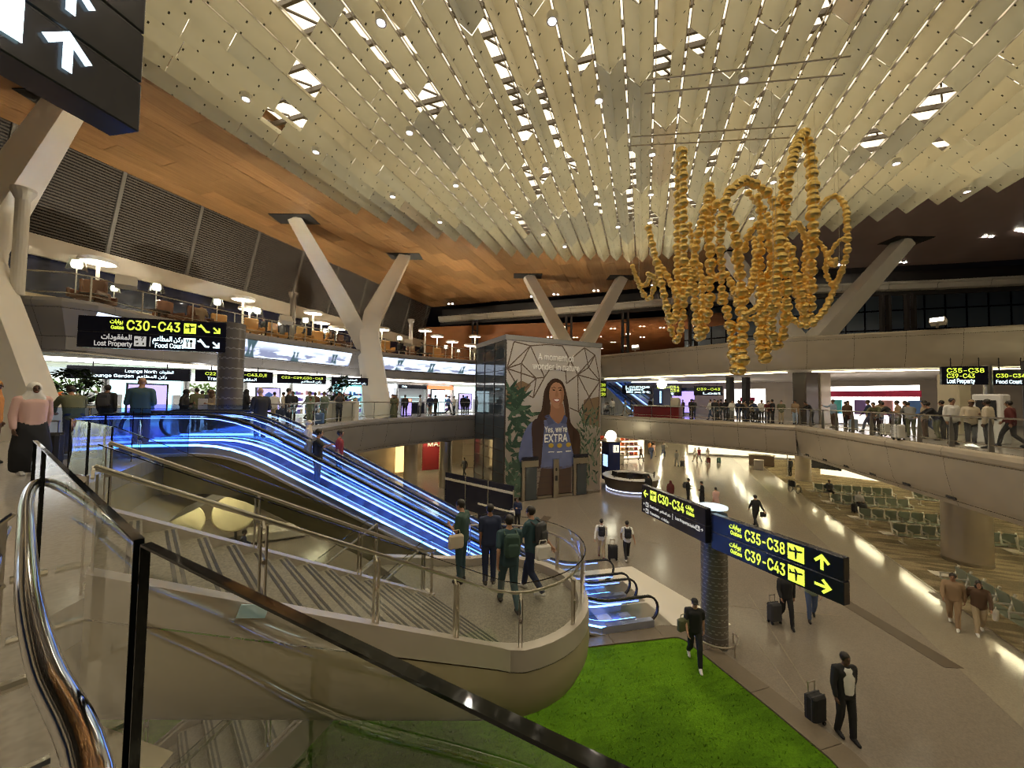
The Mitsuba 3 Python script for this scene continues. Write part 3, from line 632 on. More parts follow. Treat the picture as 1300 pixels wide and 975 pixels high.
# ---------------------------------------------------------------- curved stair with landing
SD, SN = unit((.722, .692)), np.array([-.692, .722])
L0 = np.array([0.0, 5.95]); LZ = 3.2; SLOPE = .55; WID = 2.16; RISE = .1715; RUN = RISE / SLOPE
def sp2(t, n): q = L0 - SD * t + SN * n; return (q[0], q[1])
k_st = thing('stair', 'curved open stair with speckled stone treads leading down to a round landing', 'stair')
def flight(n0, z_top_at0, sgn, nst):
    for i in range(nst):
        z = z_top_at0 + sgn * RISE * (i + 1)
        a, b = i * RUN, (i + 1) * RUN + .02
        tr = part(k_st, 'tread', prism([sp2(a, n0 + .06), sp2(b, n0 + .06), sp2(b, n0 + WID - .06), sp2(a, n0 + WID - .06)], z - .19, z), 'mat_tread')
        e = a if sgn > 0 else b
        for o in (.035, .095):
            q = e + (o if sgn > 0 else -o)
            part(tr, 'nosing', bar((*sp2(q, n0 + .12), z + .001), (*sp2(q, n0 + WID - .12), z + .001), .03, .006), 'mat_nosing')
flight(0.0, LZ, 1, 14)
flight(2.42, LZ, -1, 17)
CC, CR = np.array([-.3, 7.6]), 1.75
a0 = math.atan2(L0[1] - CC[1], L0[0] - CC[0])
arc = [tuple(CC + CR * np.array([math.cos(a), math.sin(a)])) for a in np.linspace(a0, math.radians(112), 26)]
FARC = sp2(0, 2.42 + WID)
landing = Polygon([*arc, FARC, sp2(0, 2.42), sp2(0, WID)])
part(k_st, 'landing', prism(landing, LZ - .25, LZ), 'mat_tread', label='round mid landing of speckled stone')
near = [(*sp2(t, -.02), LZ + SLOPE * t) for t in np.linspace(4.36, .0, 15)]
outer = near + [(x, y, LZ) for x, y in arc[1:]] + [(*FARC, LZ)]
far1 = [(*sp2(t, WID + .02), LZ + SLOPE * t) for t in np.linspace(4.36, .0, 12)]
near2 = [(*sp2(t, 2.40), LZ - SLOPE * t) for t in np.linspace(0, 5.3, 12)]
far2 = [(*sp2(t, 2.42 + WID), LZ - SLOPE * t) for t in np.linspace(0, 5.3, 12)]
part(k_st, 'underside', sweep_plan(outer, [(.06, -.16), (.08, -.4), (.05, -.65), (-.06, -.88), (-.25, -1.04), (-.55, -1.13), (-1.0, -1.15), (-1.75, -1.15)], 1), 'mat_belly', smooth=40, label='smooth curved beige underside')
part(k_st, 'stringer', sweep_plan(outer, [(-.12, .17), (.06, .17), (.07, -.14), (-.12, -.2)], 1, True), 'mat_stringer', smooth=30)
part(k_st, 'stringer', sweep_plan(far1, [(-.08, .17), (.10, .17), (.10, -.3), (-.08, -.3)], -1, True), 'mat_stringer', smooth=30)
part(k_st, 'stringer', sweep_plan(near2, [(-.08, .06), (.08, .06), (.08, -.45), (-.08, -.45)], 1, True), 'mat_stringer', smooth=30)
part(k_st, 'stringer', sweep_plan(far2, [(-.08, .06), (.08, .06), (.08, -.45), (-.08, -.45)], 1, True), 'mat_stringer', smooth=30)
part(k_st, 'well_curb', bar((*sp2(-.05, WID), LZ + .05), (*sp2(-.05, 2.45), LZ + .05), .12, .16), 'mat_stringer')

def interp_path(path, step, a=0.0, b=None):
    p = np.asarray(path, float); d = np.r_[0, np.cumsum(np.linalg.norm(np.diff(p[:, :2], axis=0), axis=1))]
    b = d[-1] if b is None else b
    n = max(1, round((b - a) / step)); s = np.linspace(a, b, n + 1)
    return [np.array([np.interp(x, d, p[:, k]) for k in range(3)]) for x in s], s
post_bar = None
def balustrade(label, path, side, step=1.2, h=1.12, hr=.93, inset=.10, glass='mat_glass', post_low=-.30, rail_r=.024, mid=False, name='glass_balustrade', skip_posts=()):
    k = fresh(f'stair__{name}'); labels[k] = {'label': label}
    part(k, 'base_rail', tube([(q[0], q[1], q[2] + .06) for q in path], .02, 6), 'mat_steel', smooth=50)
    pts, s = interp_path(path, step)
    full = np.asarray(path, float)
    d = np.r_[0, np.cumsum(np.linalg.norm(np.diff(full[:, :2], axis=0), axis=1))]
    tan = lambda x: unit(np.array([np.interp(x + .05, d, full[:, c]) - np.interp(x - .05, d, full[:, c]) for c in (0, 1)]))
    rail = []
    for i, (q, x) in enumerate(zip(pts, s)):
        t2 = tan(x); n2 = np.array([t2[1], -t2[0]]) * side
        if i not in skip_posts:
            b = [bar((*(q[:2] - n2 * .03 + t2 * o), q[2] + post_low), (*(q[:2] - n2 * .03 + t2 * o), q[2] + hr - .05), .014, .05, (n2[0], n2[1], 0)) for o in (-.025, .025)]
            for z in (.12, .55): b.append(tube([(*(q[:2] - n2 * .06), q[2] + z), (*(q[:2] + n2 * .02), q[2] + z)], .022, 8))
            b.append(bar((*(q[:2] - n2 * .03), q[2] + hr - .08), (*(q[:2] - n2 * inset), q[2] + hr), .02, .02))
            part(k, 'post', cat_(b), 'mat_steel')
    for x0, x1 in zip(s[:-1], s[1:]):
        xs = np.linspace(x0 + .02, x1 - .02, 5); P = [np.array([np.interp(x, d, full[:, c]) for c in range(3)]) for x in xs]
        v = [p + np.array([0, 0, .08]) for p in P] + [p + np.array([0, 0, h]) for p in P]
        f = [q for i in range(4) for q in ([i, i + 1, i + 6], [i, i + 6, i + 5])]
        part(k, 'glass_panel', tm(v, f), glass, smooth=True)
        part(k, 'glass_edge', cat_([bar(a, b, .016, .008) for a, b in zip(v[5:-1], v[6:])]), 'mat_edge_glass')
    xs = np.linspace(s[0], s[-1], max(8, int(s[-1] / .25))); rp = []
    for x in xs:
        q = np.array([np.interp(x, d, full[:, c]) for c in range(3)]); t2 = tan(x); n2 = np.array([t2[1], -t2[0]]) * side
        rp.append((*(q[:2] - n2 * inset), q[2] + hr))
    part(k, 'handrail', tube(rp, rail_r, 10), 'mat_steel', smooth=60)
    return k
up_near = [(-3.85, 2.25, 5.6)] 
balustrade('glass balustrade on the near side of the stair and around its round landing', outer[:-1], 1, 1.2)
balustrade('glass balustrade between the two stair flights', far1 + [(*sp2(-.05, WID + .1), LZ)], -1, 1.3)
balustrade('short glass balustrade at the foot of the well beside the lower flight', near2[:9], -1, 1.3, skip_posts=())
balustrade('glass balustrade on the escalator side of the lower flight', [*far2[:9]], 1, 1.3)

# ---------------------------------------------------------------- glass at the camera's feet and the near steel handrail
def glass_guard(label, a, b, z0=5.55, z1=6.72, th=.021, glass='mat_glass', edge=True):
    k = thing('glass_guard', label, 'glass panel')
    a, b = np.asarray(a, float), np.asarray(b, float); t = unit(b - a)
    part(k, 'pane', quad((*a, z0), (*b, z0), (*b, z1), (*a, z1)), glass)
    if edge:
        part(k, 'top_edge', bar((*a, z1), (*b, z1), th, .006), 'mat_edge_glass')
        for q in (a, b): part(k, 'side_edge', bar((*q, z0), (*q, z1), th, .004, (t[0], t[1], 0)), 'mat_edge_glass')
    return k
gl = unit(np.array(G_LEFT) - G_CORNER); gr = unit(np.array(G_RIGHT) - G_CORNER)
glass_guard('big clear glass guard with a black polished top edge, crossing the bottom of the picture', np.array(G_CORNER) + gr * .03, np.array(G_CORNER) + gr * 1.9)
glass_guard('clear glass guard continuing to the right behind the viewpoint', np.array(G_CORNER) + gr * 1.94, G_RIGHT)
glass_guard('clear glass guard with black edges beside the steel handrail at lower left', np.array(G_CORNER) + gl * .02, np.array(G_LEFT))
glass_guard('short clear glass guard between handrail end and stair head', np.array(G_LEFT) + gl * .04, np.array(G_LEFT) + gl * .75)
hp = [(.6, -.35), (-.2, .22), (-.635, .616), (-1.0, .86), (-1.36, 1.12), (-1.72, 1.40), (-2.2, 1.78), (-2.6, 2.1), (-2.95, 2.40), (-3.10, 2.56), (-3.12, 2.68), (-3.02, 2.72), (-2.93, 2.66)]
k = thing('steel_handrail', 'polished steel handrail curving along the glass at lower left', 'handrail')
part(k, 'tube', tube(smooth_path([(x, y, 6.5) for x, y in hp], 5), .027, 14), 'mat_chrome', smooth=60)
part(k, 'lower_tube', tube(smooth_path([(x - .05, y - .06, 6.28) for x, y in hp[:9]], 5), .016, 10), 'mat_chrome', smooth=60)
for x, y in ((-.74, .62), (-1.62, 1.26), (-2.5, 1.97)):
    p = part(k, 'post', cat_([bar((x - .03, y - .03, 5.6), (x - .03, y - .03, 6.46), .05, .014, tuple(gl) + (0,)), tube([(x, y, 6.15), (x + .07, y + .10, 6.15)], .02, 8), tube([(x, y, 5.85), (x + .07, y + .10, 5.85)], .02, 8)]), 'mat_steel')
    part(p, 'bracket', tube([(x - .03, y - .03, 6.44), (x, y, 6.48)], .012, 8), 'mat_steel')
# guard by the escalator landing, its blue light put into the glass tint
for i, (a, b) in enumerate(((STAIR_FAR, (-5.6, 5.15)), ((-5.65, 5.18), (-6.6, 5.8)), ((-6.62, 5.85), (-7.45, 7.1)), ((-7.48, 7.15), (-8.3, 8.5)))):
    glass_guard(('first', 'second', 'third', 'fourth')[i] + ' pane from the stair head in the glass guard before the blue escalators', a, b, 5.6, 6.70, .016, 'mat_glass_led_tint' if i > 1 else 'mat_glass')
for n, lab in ((-.25, 'near'), (3.25, 'far')):
    for q in range(3):
        a, b = EPt(-2.9 + q * .95, n, 0)[:2], EPt(-2.9 + q * .95 + .92, n, 0)[:2]
        glass_guard(f'{("first", "second", "third")[q]} pane of the blue-light-tinted guard on the {lab} side of the escalator landing', a, b, 5.62, 6.75, .016, 'mat_glass_led_tint')

q_ = sp2(3.32, -.16)
k = obj('notice_plate', bar((q_[0] - SD[0] * .11, q_[1] - SD[1] * .11, 5.20), (q_[0] + SD[0] * .11, q_[1] + SD[1] * .11, 5.12), .012, .11), 'mat_notice', 'small pale blue notice plate on the near side of the stair', 'notice')
mat('notice', (.45, .68, .85), .5)
part(k, 'backing', bar((q_[0] - SD[0] * .1 + SN[0] * .08, q_[1] - SD[1] * .1 + SN[1] * .08, 5.14), (q_[0] + SD[0] * .1 + SN[0] * .08, q_[1] + SD[1] * .1 + SN[1] * .08, 5.11), .14, .03), 'mat_steel')
# ---------------------------------------------------------------- railings of the upper walkways
def railing(label, path, z, step, side, h=1.08, blade=False, glass=True):
    k = thing('railing', label, 'railing')
    segs = panels(path, step, 0.0)
    ptsx = [s[0] for s in segs] + [segs[-1][-1]]
    for i, q in enumerate(ptsx):
        t = unit(np.array(ptsx[min(i + 1, len(ptsx) - 1)]) - ptsx[max(i - 1, 0)]); n = np.array([t[1], -t[0]]) * side
        if blade:
            m = tm([(*(q + n * a + t * b), z + c) for a, b, c in ((-.10, -.02, 0), (.05, -.02, 0), (.03, -.02, .6), (0, -.015, h), (-.05, -.015, h), (-.10, -.02, .5))] + [(*(q + n * a + t * b), z + c) for a, b, c in ((-.10, .02, 0), (.05, .02, 0), (.03, .02, .6), (0, .015, h), (-.05, .015, h), (-.10, .02, .5))],
                   [[0, 1, 2], [0, 2, 5], [5, 2, 3], [5, 3, 4], [6, 8, 7], [6, 11, 8], [11, 9, 8], [11, 10, 9]] + [w for a in range(6) for w in ([a, a + 6, (a + 1) % 6 + 6], [a, (a + 1) % 6 + 6, (a + 1) % 6])])
        else:
            m = cat_([bar((*q, z), (*q, z + h), .05, .02, (n[0], n[1], 0))])
        part(k, 'post', m, 'mat_brushed')
    path3 = [(*q, z + h) for q in path]
    part(k, 'top_rail', tube(path3, .028, 8), 'mat_steel', smooth=50)
    part(k, 'low_rail', tube([(*q, z + .22) for q in path], .018, 6), 'mat_steel', smooth=50)
    if glass:
        for s in segs:
            s = np.asarray(s)
            for a, b in zip(s[:-1], s[1:]):
                part(k, 'glass_panel', quad((*a, z + .10), (*b, z + .10), (*b, z + h - .04), (*a, z + h - .04)), 'mat_glass')
    return k
def inset(path, d, side): 
    m = sweep_plan(path, [(-d, 0)], side) if False else None
    p = np.asarray(path, float); t = np.gradient(p, axis=0); t /= np.linalg.norm(t, axis=1, keepdims=True)
    return [tuple(a - np.array([b[1], -b[0]]) * side * d) for a, b in zip(p, t)]
railing('glass railing with flared steel posts along the right-hand walkway', inset([R_BRIDGE[2], R_BRIDGE[1], R_BRIDGE[0]], .22, 1), 5.66, 1.55, 1, blade=True)
railing('glass railing along the back edge of the upper floor', inset([BACK_EDGE[1], BACK_EDGE[0]], .22, 1), 5.66, 1.75, 1)
railing('curved glass railing behind the escalators', inset([(-9.05, 14.6), *L_ARC[::-1][4:]], .2, 1), 5.66, 2.1, 1)
railing('low glass railing along the edge of the lounge', inset(L3_LEFT, .18, 1), 10.42, 2.1, 1, h=.95)
# ---------------------------------------------------------------- signs
ARABIC = json.loads('''{"gates":[[[[191,-21],[188,-8],[203,-6],[210,-2],[210,0],[196,2],[190,10],[190,20],[192,26],[201,37],[206,39],[214,39],[220,36],[227,26],[229,13],[243,13],[248,17],[248,24],[243,42],[257,45],[261,30],[261,13],[259,8],[255,4],[244,0],[227,0],[220,-12],[213,-17],[202,-21]],[[204,21],[204,14],[207,12],[215,12],[215,20],[213,24],[207,25]]],[[[241,-18],[241,-13],[245,-8],[250,-8],[253,-10],[254,-19],[252,-21],[245,-22]]],[[[165,70],[178,70],[180,0],[167,0]]],[[[103,69],[117,70],[119,19],[121,14],[136,13],[140,15],[141,24],[136,42],[150,45],[154,30],[154,13],[152,8],[148,4],[137,0],[120,0],[111,3],[108,6],[105,17]]],[[[134,-18],[134,-13],[138,-8],[143,-8],[146,-10],[147,-19],[145,-21],[138,-22]]],[[[3,15],[3,26],[6,37],[18,35],[16,23],[18,17],[24,13],[33,11],[59,11],[77,15],[80,18],[80,25],[76,39],[83,42],[89,43],[93,29],[93,14],[91,10],[86,5],[80,2],[68,-1],[58,-2],[24,-1],[14,2],[7,7]]],[[[50,45],[50,52],[52,54],[59,55],[62,53],[63,46],[59,42],[54,42]]],[[[33,46],[33,51],[37,55],[42,55],[46,52],[46,45],[42,42],[38,42]]]],"lost":[[[[422,0],[420,70],[433,70],[435,0]]],[[[180,-21],[177,-8],[192,-6],[199,-2],[199,0],[185,2],[179,10],[179,20],[181,26],[190,37],[195,39],[203,39],[209,36],[216,26],[218,13],[235,13],[231,22],[232,34],[237,41],[247,46],[259,45],[268,37],[270,31],[270,22],[266,16],[266,13],[285,13],[281,22],[282,34],[287,41],[297,46],[309,45],[318,37],[320,31],[320,22],[316,16],[316,13],[331,14],[340,31],[346,37],[353,40],[360,40],[365,38],[371,32],[377,18],[381,14],[392,13],[395,18],[393,70],[407,70],[409,19],[406,7],[400,2],[393,0],[380,0],[372,4],[367,-1],[357,-2],[347,2],[342,7],[337,2],[332,0],[315,0],[304,3],[297,3],[285,0],[265,0],[254,3],[247,3],[235,0],[217,0],[209,-12],[202,-17],[191,-21]],[[347,20],[352,13],[356,11],[362,11],[363,12],[363,18],[357,27],[353,27],[350,25]],[[295,30],[296,19],[298,17],[302,17],[306,21],[306,30],[303,33],[298,33]],[[245,30],[246,19],[248,17],[252,17],[256,21],[256,30],[253,33],[248,33]],[[193,21],[193,14],[196,12],[204,12],[204,20],[202,24],[196,25]]],[[[294,59],[294,65],[298,69],[304,69],[308,65],[308,59],[304,55],[298,55]]],[[[253,65],[257,68],[262,68],[266,64],[266,59],[262,55],[257,55],[253,58]]],[[[236,59],[236,64],[240,68],[245,68],[249,65],[249,58],[245,55],[241,55]]],[[[128,4],[132,17],[141,14],[150,14],[156,17],[155,25],[144,44],[153,50],[156,50],[162,41],[169,25],[170,13],[168,8],[164,4],[154,0],[141,0]]],[[[106,0],[104,70],[117,70],[119,0]]],[[[3,15],[3,26],[6,37],[18,35],[16,23],[18,17],[24,13],[33,11],[59,11],[77,15],[80,18],[80,25],[76,39],[83,42],[89,43],[93,29],[93,14],[91,10],[86,5],[80,2],[68,-1],[58,-2],[24,-1],[14,2],[7,7]]],[[[50,45],[50,52],[52,54],[59,55],[62,53],[63,46],[59,42],[54,42]]],[[[33,46],[33,51],[37,55],[42,55],[46,52],[46,45],[42,42],[38,42]]]],"food":[[[[483,-22],[479,-9],[489,-6],[499,2],[502,8],[502,15],[496,31],[506,36],[509,36],[515,21],[515,6],[511,-4],[501,-14],[485,-22]]],[[[363,-2],[364,14],[367,22],[370,23],[380,19],[376,5],[378,-2],[382,-6],[389,-8],[399,-8],[406,-6],[410,-3],[413,5],[413,14],[408,30],[418,33],[422,33],[425,19],[429,14],[457,13],[460,14],[461,16],[460,22],[441,39],[441,48],[446,53],[457,58],[458,60],[475,68],[478,68],[482,60],[482,56],[457,44],[471,30],[475,23],[476,12],[470,4],[458,0],[433,0],[426,2],[424,-6],[419,-13],[409,-19],[400,-21],[381,-20],[372,-16],[366,-10]]],[[[387,44],[387,50],[391,54],[397,54],[401,50],[401,44],[397,40],[391,40]]],[[[318,0],[316,70],[329,70],[331,0]]],[[[121,69],[135,70],[137,19],[138,15],[141,13],[154,13],[157,18],[155,70],[169,70],[170,34],[173,34],[175,37],[185,42],[190,43],[198,43],[205,41],[211,36],[214,30],[213,13],[227,14],[236,31],[242,37],[249,40],[256,40],[261,38],[267,32],[273,18],[277,14],[287,13],[291,18],[289,70],[303,70],[305,24],[304,11],[298,3],[293,1],[276,0],[268,4],[263,-1],[260,-2],[249,-1],[243,2],[238,7],[233,2],[228,0],[214,0],[201,4],[183,0],[133,1],[126,6],[124,11]],[[243,20],[248,13],[252,11],[258,11],[259,12],[259,18],[253,27],[249,27],[246,25]],[[181,26],[170,13],[191,14],[197,16],[201,20],[201,25],[196,30],[189,30]]],[[[1,-9],[1,6],[3,14],[11,27],[21,35],[30,39],[41,40],[45,38],[48,34],[55,17],[58,14],[61,13],[75,14],[75,17],[72,19],[70,24],[70,33],[72,38],[78,44],[84,47],[98,48],[104,46],[102,34],[91,35],[87,34],[84,31],[83,26],[84,23],[90,18],[96,18],[108,23],[112,13],[111,9],[95,3],[85,1],[58,0],[50,4],[45,-1],[34,-2],[25,2],[16,10],[14,-3],[20,-35],[9,-38],[7,-38],[5,-31]],[[25,21],[29,15],[35,12],[43,13],[40,23],[37,26],[29,24]]]]}''')

YEL, WHT, DIMW, ICE = (.66, .87, .034), (1.0, 1.35, 1.5), (.32, .31, .29), (1.05, 1.5, 1.6)
flat('icon_dark', (0.02, 0.025, 0.01))
TXT = {}
def text2d(s, h, bold=True):
    if (s, bold) not in TXT: TXT[s, bold] = meshkit.text_mesh(s, 1.0, 0.01, bold)
    m = TXT[s, bold]; return tm(np.asarray(m.vertices) * [h, h, 1], m.faces)
def arab2d(w, h):
    ps = [Polygon(r[0], r[1:]).buffer(0) for r in ARABIC[w]]
    m = prism(unary_union(ps), 0, .01)
    return tm(np.asarray(m.vertices) * [h / 70, h / 70, 1] - [20 * h / 70, 0, 0], m.faces)
def width2d(m): v = np.asarray(m.vertices); return v[:, 0].max() - v[:, 0].min()
def poly2d(pts, s=1.0, th=.01): 
    return prism(Polygon([(x * s, y * s) for x, y in pts]), 0, th)
def arrow2d(s, deg):
    body = unary_union([LineString([(-.42, 0), (.36, 0)]).buffer(.085, cap_style=2), LineString([(.02, .38), (.40, 0), (.02, -.38)]).buffer(.085, cap_style=2, join_style=2)])
    m = prism(body, 0, .01); a = math.radians(deg); v = np.asarray(m.vertices) * [s, s, 1]
    return tm(v @ np.array([[math.cos(a), math.sin(a), 0], [-math.sin(a), math.cos(a), 0], [0, 0, 1]]), m.faces)
def plane2d(s):
    b = unary_union([LineString([(-.36, .05), (.36, .18)]).buffer(.055), Polygon([(-.05, .10), (.10, .13), (.06, -.34), (-.02, -.36)]), Polygon([(-.02, .12), (.14, .14), (-.02, .38), (-.09, .38)]), Polygon([(-.36, .06), (-.24, .08), (-.34, .24), (-.40, .24)])])
    return prism(Polygon([(x * s, y * s) for x, y in b.exterior.coords]), 0, .006)
def cutlery2d(s):
    b = unary_union([LineString([(-.16, -.34), (-.16, .34)]).buffer(.035), LineString([(-.26, .34), (-.26, .12), (-.06, .12), (-.06, .34)]).buffer(.03), LineString([(.16, -.34), (.16, .0)]).buffer(.045), Point(.16, .2).buffer(.13)])
    return cat_([prism(Polygon([(x * s, y * s) for x, y in g.exterior.coords]), 0, .006) for g in getattr(b, 'geoms', [b])])
def escal2d(s):
    b = LineString([(-.42, .28), (-.2, .28), (.2, -.22), (.42, -.22)]).buffer(.09)
    c = unary_union([LineString([(-.24, .40), (-.02, .14)]).buffer(.05), Point(-.28, .44).buffer(.07)])
    return cat_([prism(Polygon([(x * s, y * s) for x, y in g.exterior.coords]), 0, .01) for g in (b, *getattr(c, 'geoms', [c]))])
class Board:
    """A dark sign board between two plan points, read from the side with n = right of a -> b."""
    def __init__(self, label, a, b, z0, z1, th=.2, cat='sign', rows=1, m='mat_board', name='sign_board', group=None):
        self.k = thing(name, label, cat, group); a, b = np.asarray(a, float), np.asarray(b, float)
        self.u = np.r_[unit(b - a), 0]; self.n = np.array([self.u[1], -self.u[0], 0.0]); self.v = np.array([0, 0, 1.0])
        self.o = np.r_[a, z0]; self.L, self.H = np.linalg.norm(b - a), z1 - z0
        c = np.r_[(a + b) / 2, 0] - self.n * th / 2
        for r in range(rows):
            h = self.H / rows
            part(self.k, 'panel', rbox((c[0], c[1], z0 + h * (r + .5)), (self.L, th, h - (.02 if rows > 1 else 0)), .012, math.atan2(self.u[1], self.u[0])), m)
        part(self.k, 'frame', box((c[0], c[1], z0 + self.H / 2), (self.L - .04, th * .9, self.H - .03), math.atan2(self.u[1], self.u[0])), 'mat_board_trim')
    def put(self, name, mesh, x, y, col=None, m='mat_emit', lift=.003, to=None):
        f = framed(mesh, self.o + self.u * x + self.v * y + self.n * lift, self.u, self.v, self.n)
        return part(to or self.k, name, f, m, emit=col)
    def text(self, s, x, y, h, col, bold=True, fit=None):
        m = arab2d(s[1:], h) if s[0] == '@' else text2d(s, h, bold)
        if fit: m = tm(np.asarray(m.vertices) * [fit / width2d(m), 1, 1], m.faces)
        self.put('lettering', m, x, y, col); return width2d(m)
    def icon(self, kind, x, y, s, col):
        k = self.put('pictogram', poly2d([(-.5, -.5), (.5, -.5), (.5, .5), (-.5, .5)], s), x, y, col)
        for mm in {'plane': [plane2d(s)], 'food': [cutlery2d(s)], 'lost': [moved(text2d('?', s * .4), (s * .05, .02, 0)), moved(box((0, 0, .005), (s * .22, s * .14, .01)), (-s * .28, s * .15, 0)), moved(box((0, 0, .005), (s * .12, s * .2, .01)), (s * .3, -s * .25, 0)), moved(box((0, 0, .005), (s * .2, s * .12, .01), .5), (-s * .2, -s * .25, 0))],
                   'small': [moved(box((0, 0, .005), (s * .5, s * .25, .01)), (0, -s * .1, 0)), moved(box((0, 0, .005), (s * .2, s * .2, .01)), (0, s * .2, 0))]}[kind]:
            self.put('symbol', mm, x, y, None, 'mat_c_icon_dark', .016, k)
# right-hand sign on its column: two boards
b = Board('dark sign board with glowing C35-C38 and C39-C43 over the lower concourse', (5.74, 11.15), (6.905, 8.1), 2.94, 3.93, rows=2)
for y, t, ar_ in ((.60, 'C35-C38', 90), (.11, 'C39-C43', 0)):
    b.text('@gates', .62, y + .17, .13, YEL, fit=.34); b.text('Gates', .62, y + .01, .105, YEL, fit=.34)
    b.text(t, 1.04, y + .0, .265, YEL, fit=1.02)
    b.icon('plane', 2.32, y + .13, .36, YEL); b.put('arrow', arrow2d(.36, ar_), 2.86, y + .13, YEL)
b = Board('dark sign board with glowing C30-C34 left of the round sign column', (4.80, 14.25), (5.58, 11.15), 3.06, 4.06, rows=2)
b.put('arrow', arrow2d(.30, 180), .28, .72, YEL); b.icon('plane', .72, .74, .34, YEL)
b.text('C30-C34', .98, .61, .28, YEL, fit=1.30); b.text('@gates', 2.4, .78, .13, YEL, fit=.34); b.text('Gates', 2.4, .62, .105, YEL, fit=.34)
for y, parts in ((.30, (('Food Court', .52, .5), ('@food', 1.12, .55), ('Lost Property', 1.88, .62), ('@lost', 2.52, .3))), (.08, (('Transfers', .52, .55), ('@gates', 1.2, .4)))):
    b.icon('small', .36, y + .05, .16, DIMW); b.put('arrow', arrow2d(.09, 180), .18, y + .05, DIMW)
    for s, x, f in parts: b.text(s, x, y, .085, DIMW, fit=f)
b.put('divider', box((0, 0, .005), (.015, .2, .01)), 1.76, .34, DIMW); b.icon('small', 2.90, .35, .15, DIMW); b.put('arrow', arrow2d(.1, 0), 3.06, .35, DIMW)
def patterned_column(label, x, y, z0, z1, r):
    k = thing('sign_column', label, 'column')
    part(k, 'shaft', lathe([(r, z0), (r, z1)], 28, (x, y, 0)), 'mat_column_pattern', smooth=True)
    nb = int((z1 - z0) / .34)
    for i in range(nb + 1): part(k, 'band', lathe([(r + .004, z0 + i * .34), (r + .008, z0 + i * .34 + .008), (r + .004, z0 + i * .34 + .016)], 28, (x, y, 0)), 'mat_grey')
    return k
def f_colp(p, n, uv):
    a = dr.atan2(n.y, n.x) * 2.2; z = p.z / .34
    f = z - dr.floor(z); g = dr.abs((a + .5 * dr.floor(z)) - dr.floor(a + .5 * dr.floor(z)) - .5) * 2
    line = S_(.07, .03, dr.abs(f - g)) 
    return M_(C3(.13, .115, .10), C3(.26, .24, .21), line)
mat('column_pattern', mikit.proc(f_colp), 0.38, metal=.3)
k = patterned_column('round dark patterned column carrying the glowing C30-C43 boards', 6.06, 11.6, 0, 3.8, .36)
part(k, 'top_disc', cyl((6.0, 11.55, 3.98), .40, .05, 28), 'mat_emit', label='pale blue glowing top disc', emit=(.62, .85, .95))
gr_ = [(6.06 + .62 * math.cos(a), 11.6 + .62 * math.sin(a), .28) for a in np.linspace(math.radians(150), math.radians(370), 22)]
part(k, 'guard_ring', tube(gr_, .028, 8), 'mat_steel', smooth=60, label='low steel guard ring')
for q in gr_[::7]: part(k, 'guard_post', tube([q, (q[0], q[1], 0)], .02, 8), 'mat_steel')
# left sign
b = Board('dark sign board with C30-C43, Lost Property and Food Court in front of the lounge', (-13.62, 12.0), (-9.68, 12.95), 8.50, 9.52, rows=2)
b.text('@gates', .86, .80, .14, YEL, fit=.34); b.text('Gates', .86, .62, .115, YEL, fit=.34)
b.text('C30-C43', 1.26, .62, .30, YEL, fit=1.46); b.icon('plane', 3.02, .75, .34, YEL)
b.put('escalator_symbol', escal2d(.34), 3.42, .74, YEL); b.put('arrow', arrow2d(.30, -45), 3.78, .73, YEL)
b.text('@lost', .66, .29, .17, DIMW, fit=.8); b.text('Lost Property', .44, .08, .15, DIMW, fit=1.0)
b.icon('lost', 1.66, .26, .32, DIMW); b.put('divider', box((0, 0, .005), (.02, .32, .01)), 1.93, .26, DIMW)
b.text('@food', 2.03, .29, .17, ICE, fit=.82); b.text('Food Court', 2.06, .08, .15, ICE, fit=.78)
b.icon('food', 3.02, .26, .34, ICE); b.put('escalator_symbol', escal2d(.34), 3.42, .25, WHT); b.put('arrow', arrow2d(.30, -45), 3.78, .24, WHT)
patterned_column('round grey patterned column carrying the Lost Property board, beside the escalators', -9.75, 13.35, 5.6, 9.55, .38)
# big sign at the upper left
b = Board('big dark hanging sign at the upper left corner with white glowing arrows', (-3.92, 2.35), (-3.66, 3.66), 9.62, 11.6, th=.36, rows=4, name='hanging_sign')
for z in (.30, .80): b.put('arrow', arrow2d(.36, 90), .78, z, WHT, lift=.02)
ic = b.put('logo_panel', poly2d([(0, 0), (.48, 0), (.48, .40), (0, .40)]), .04, .14, (1.5, 2.2, 2.3), lift=.02)
b.put('logo_disc', cyl((0, 0, 0), .15, .012, 24), .24, .34, (.55, .62, .06), lift=.03, to=ic); b.put('logo_letters', text2d('DF', .13), .14, .28, (1.8, 2.3, 2.3), lift=.05, to=ic)
b.put('logo_panel', poly2d([(0, 0), (.4, 0), (.4, .3), (0, .3)]), .12, .72, (1.5, 2.2, 2.3), lift=.02)
part(b.k, 'hanger', tube([(-3.95, 2.7, 11.6), (-3.95, 2.7, 18.5)], .03, 8), 'mat_dark_metal')
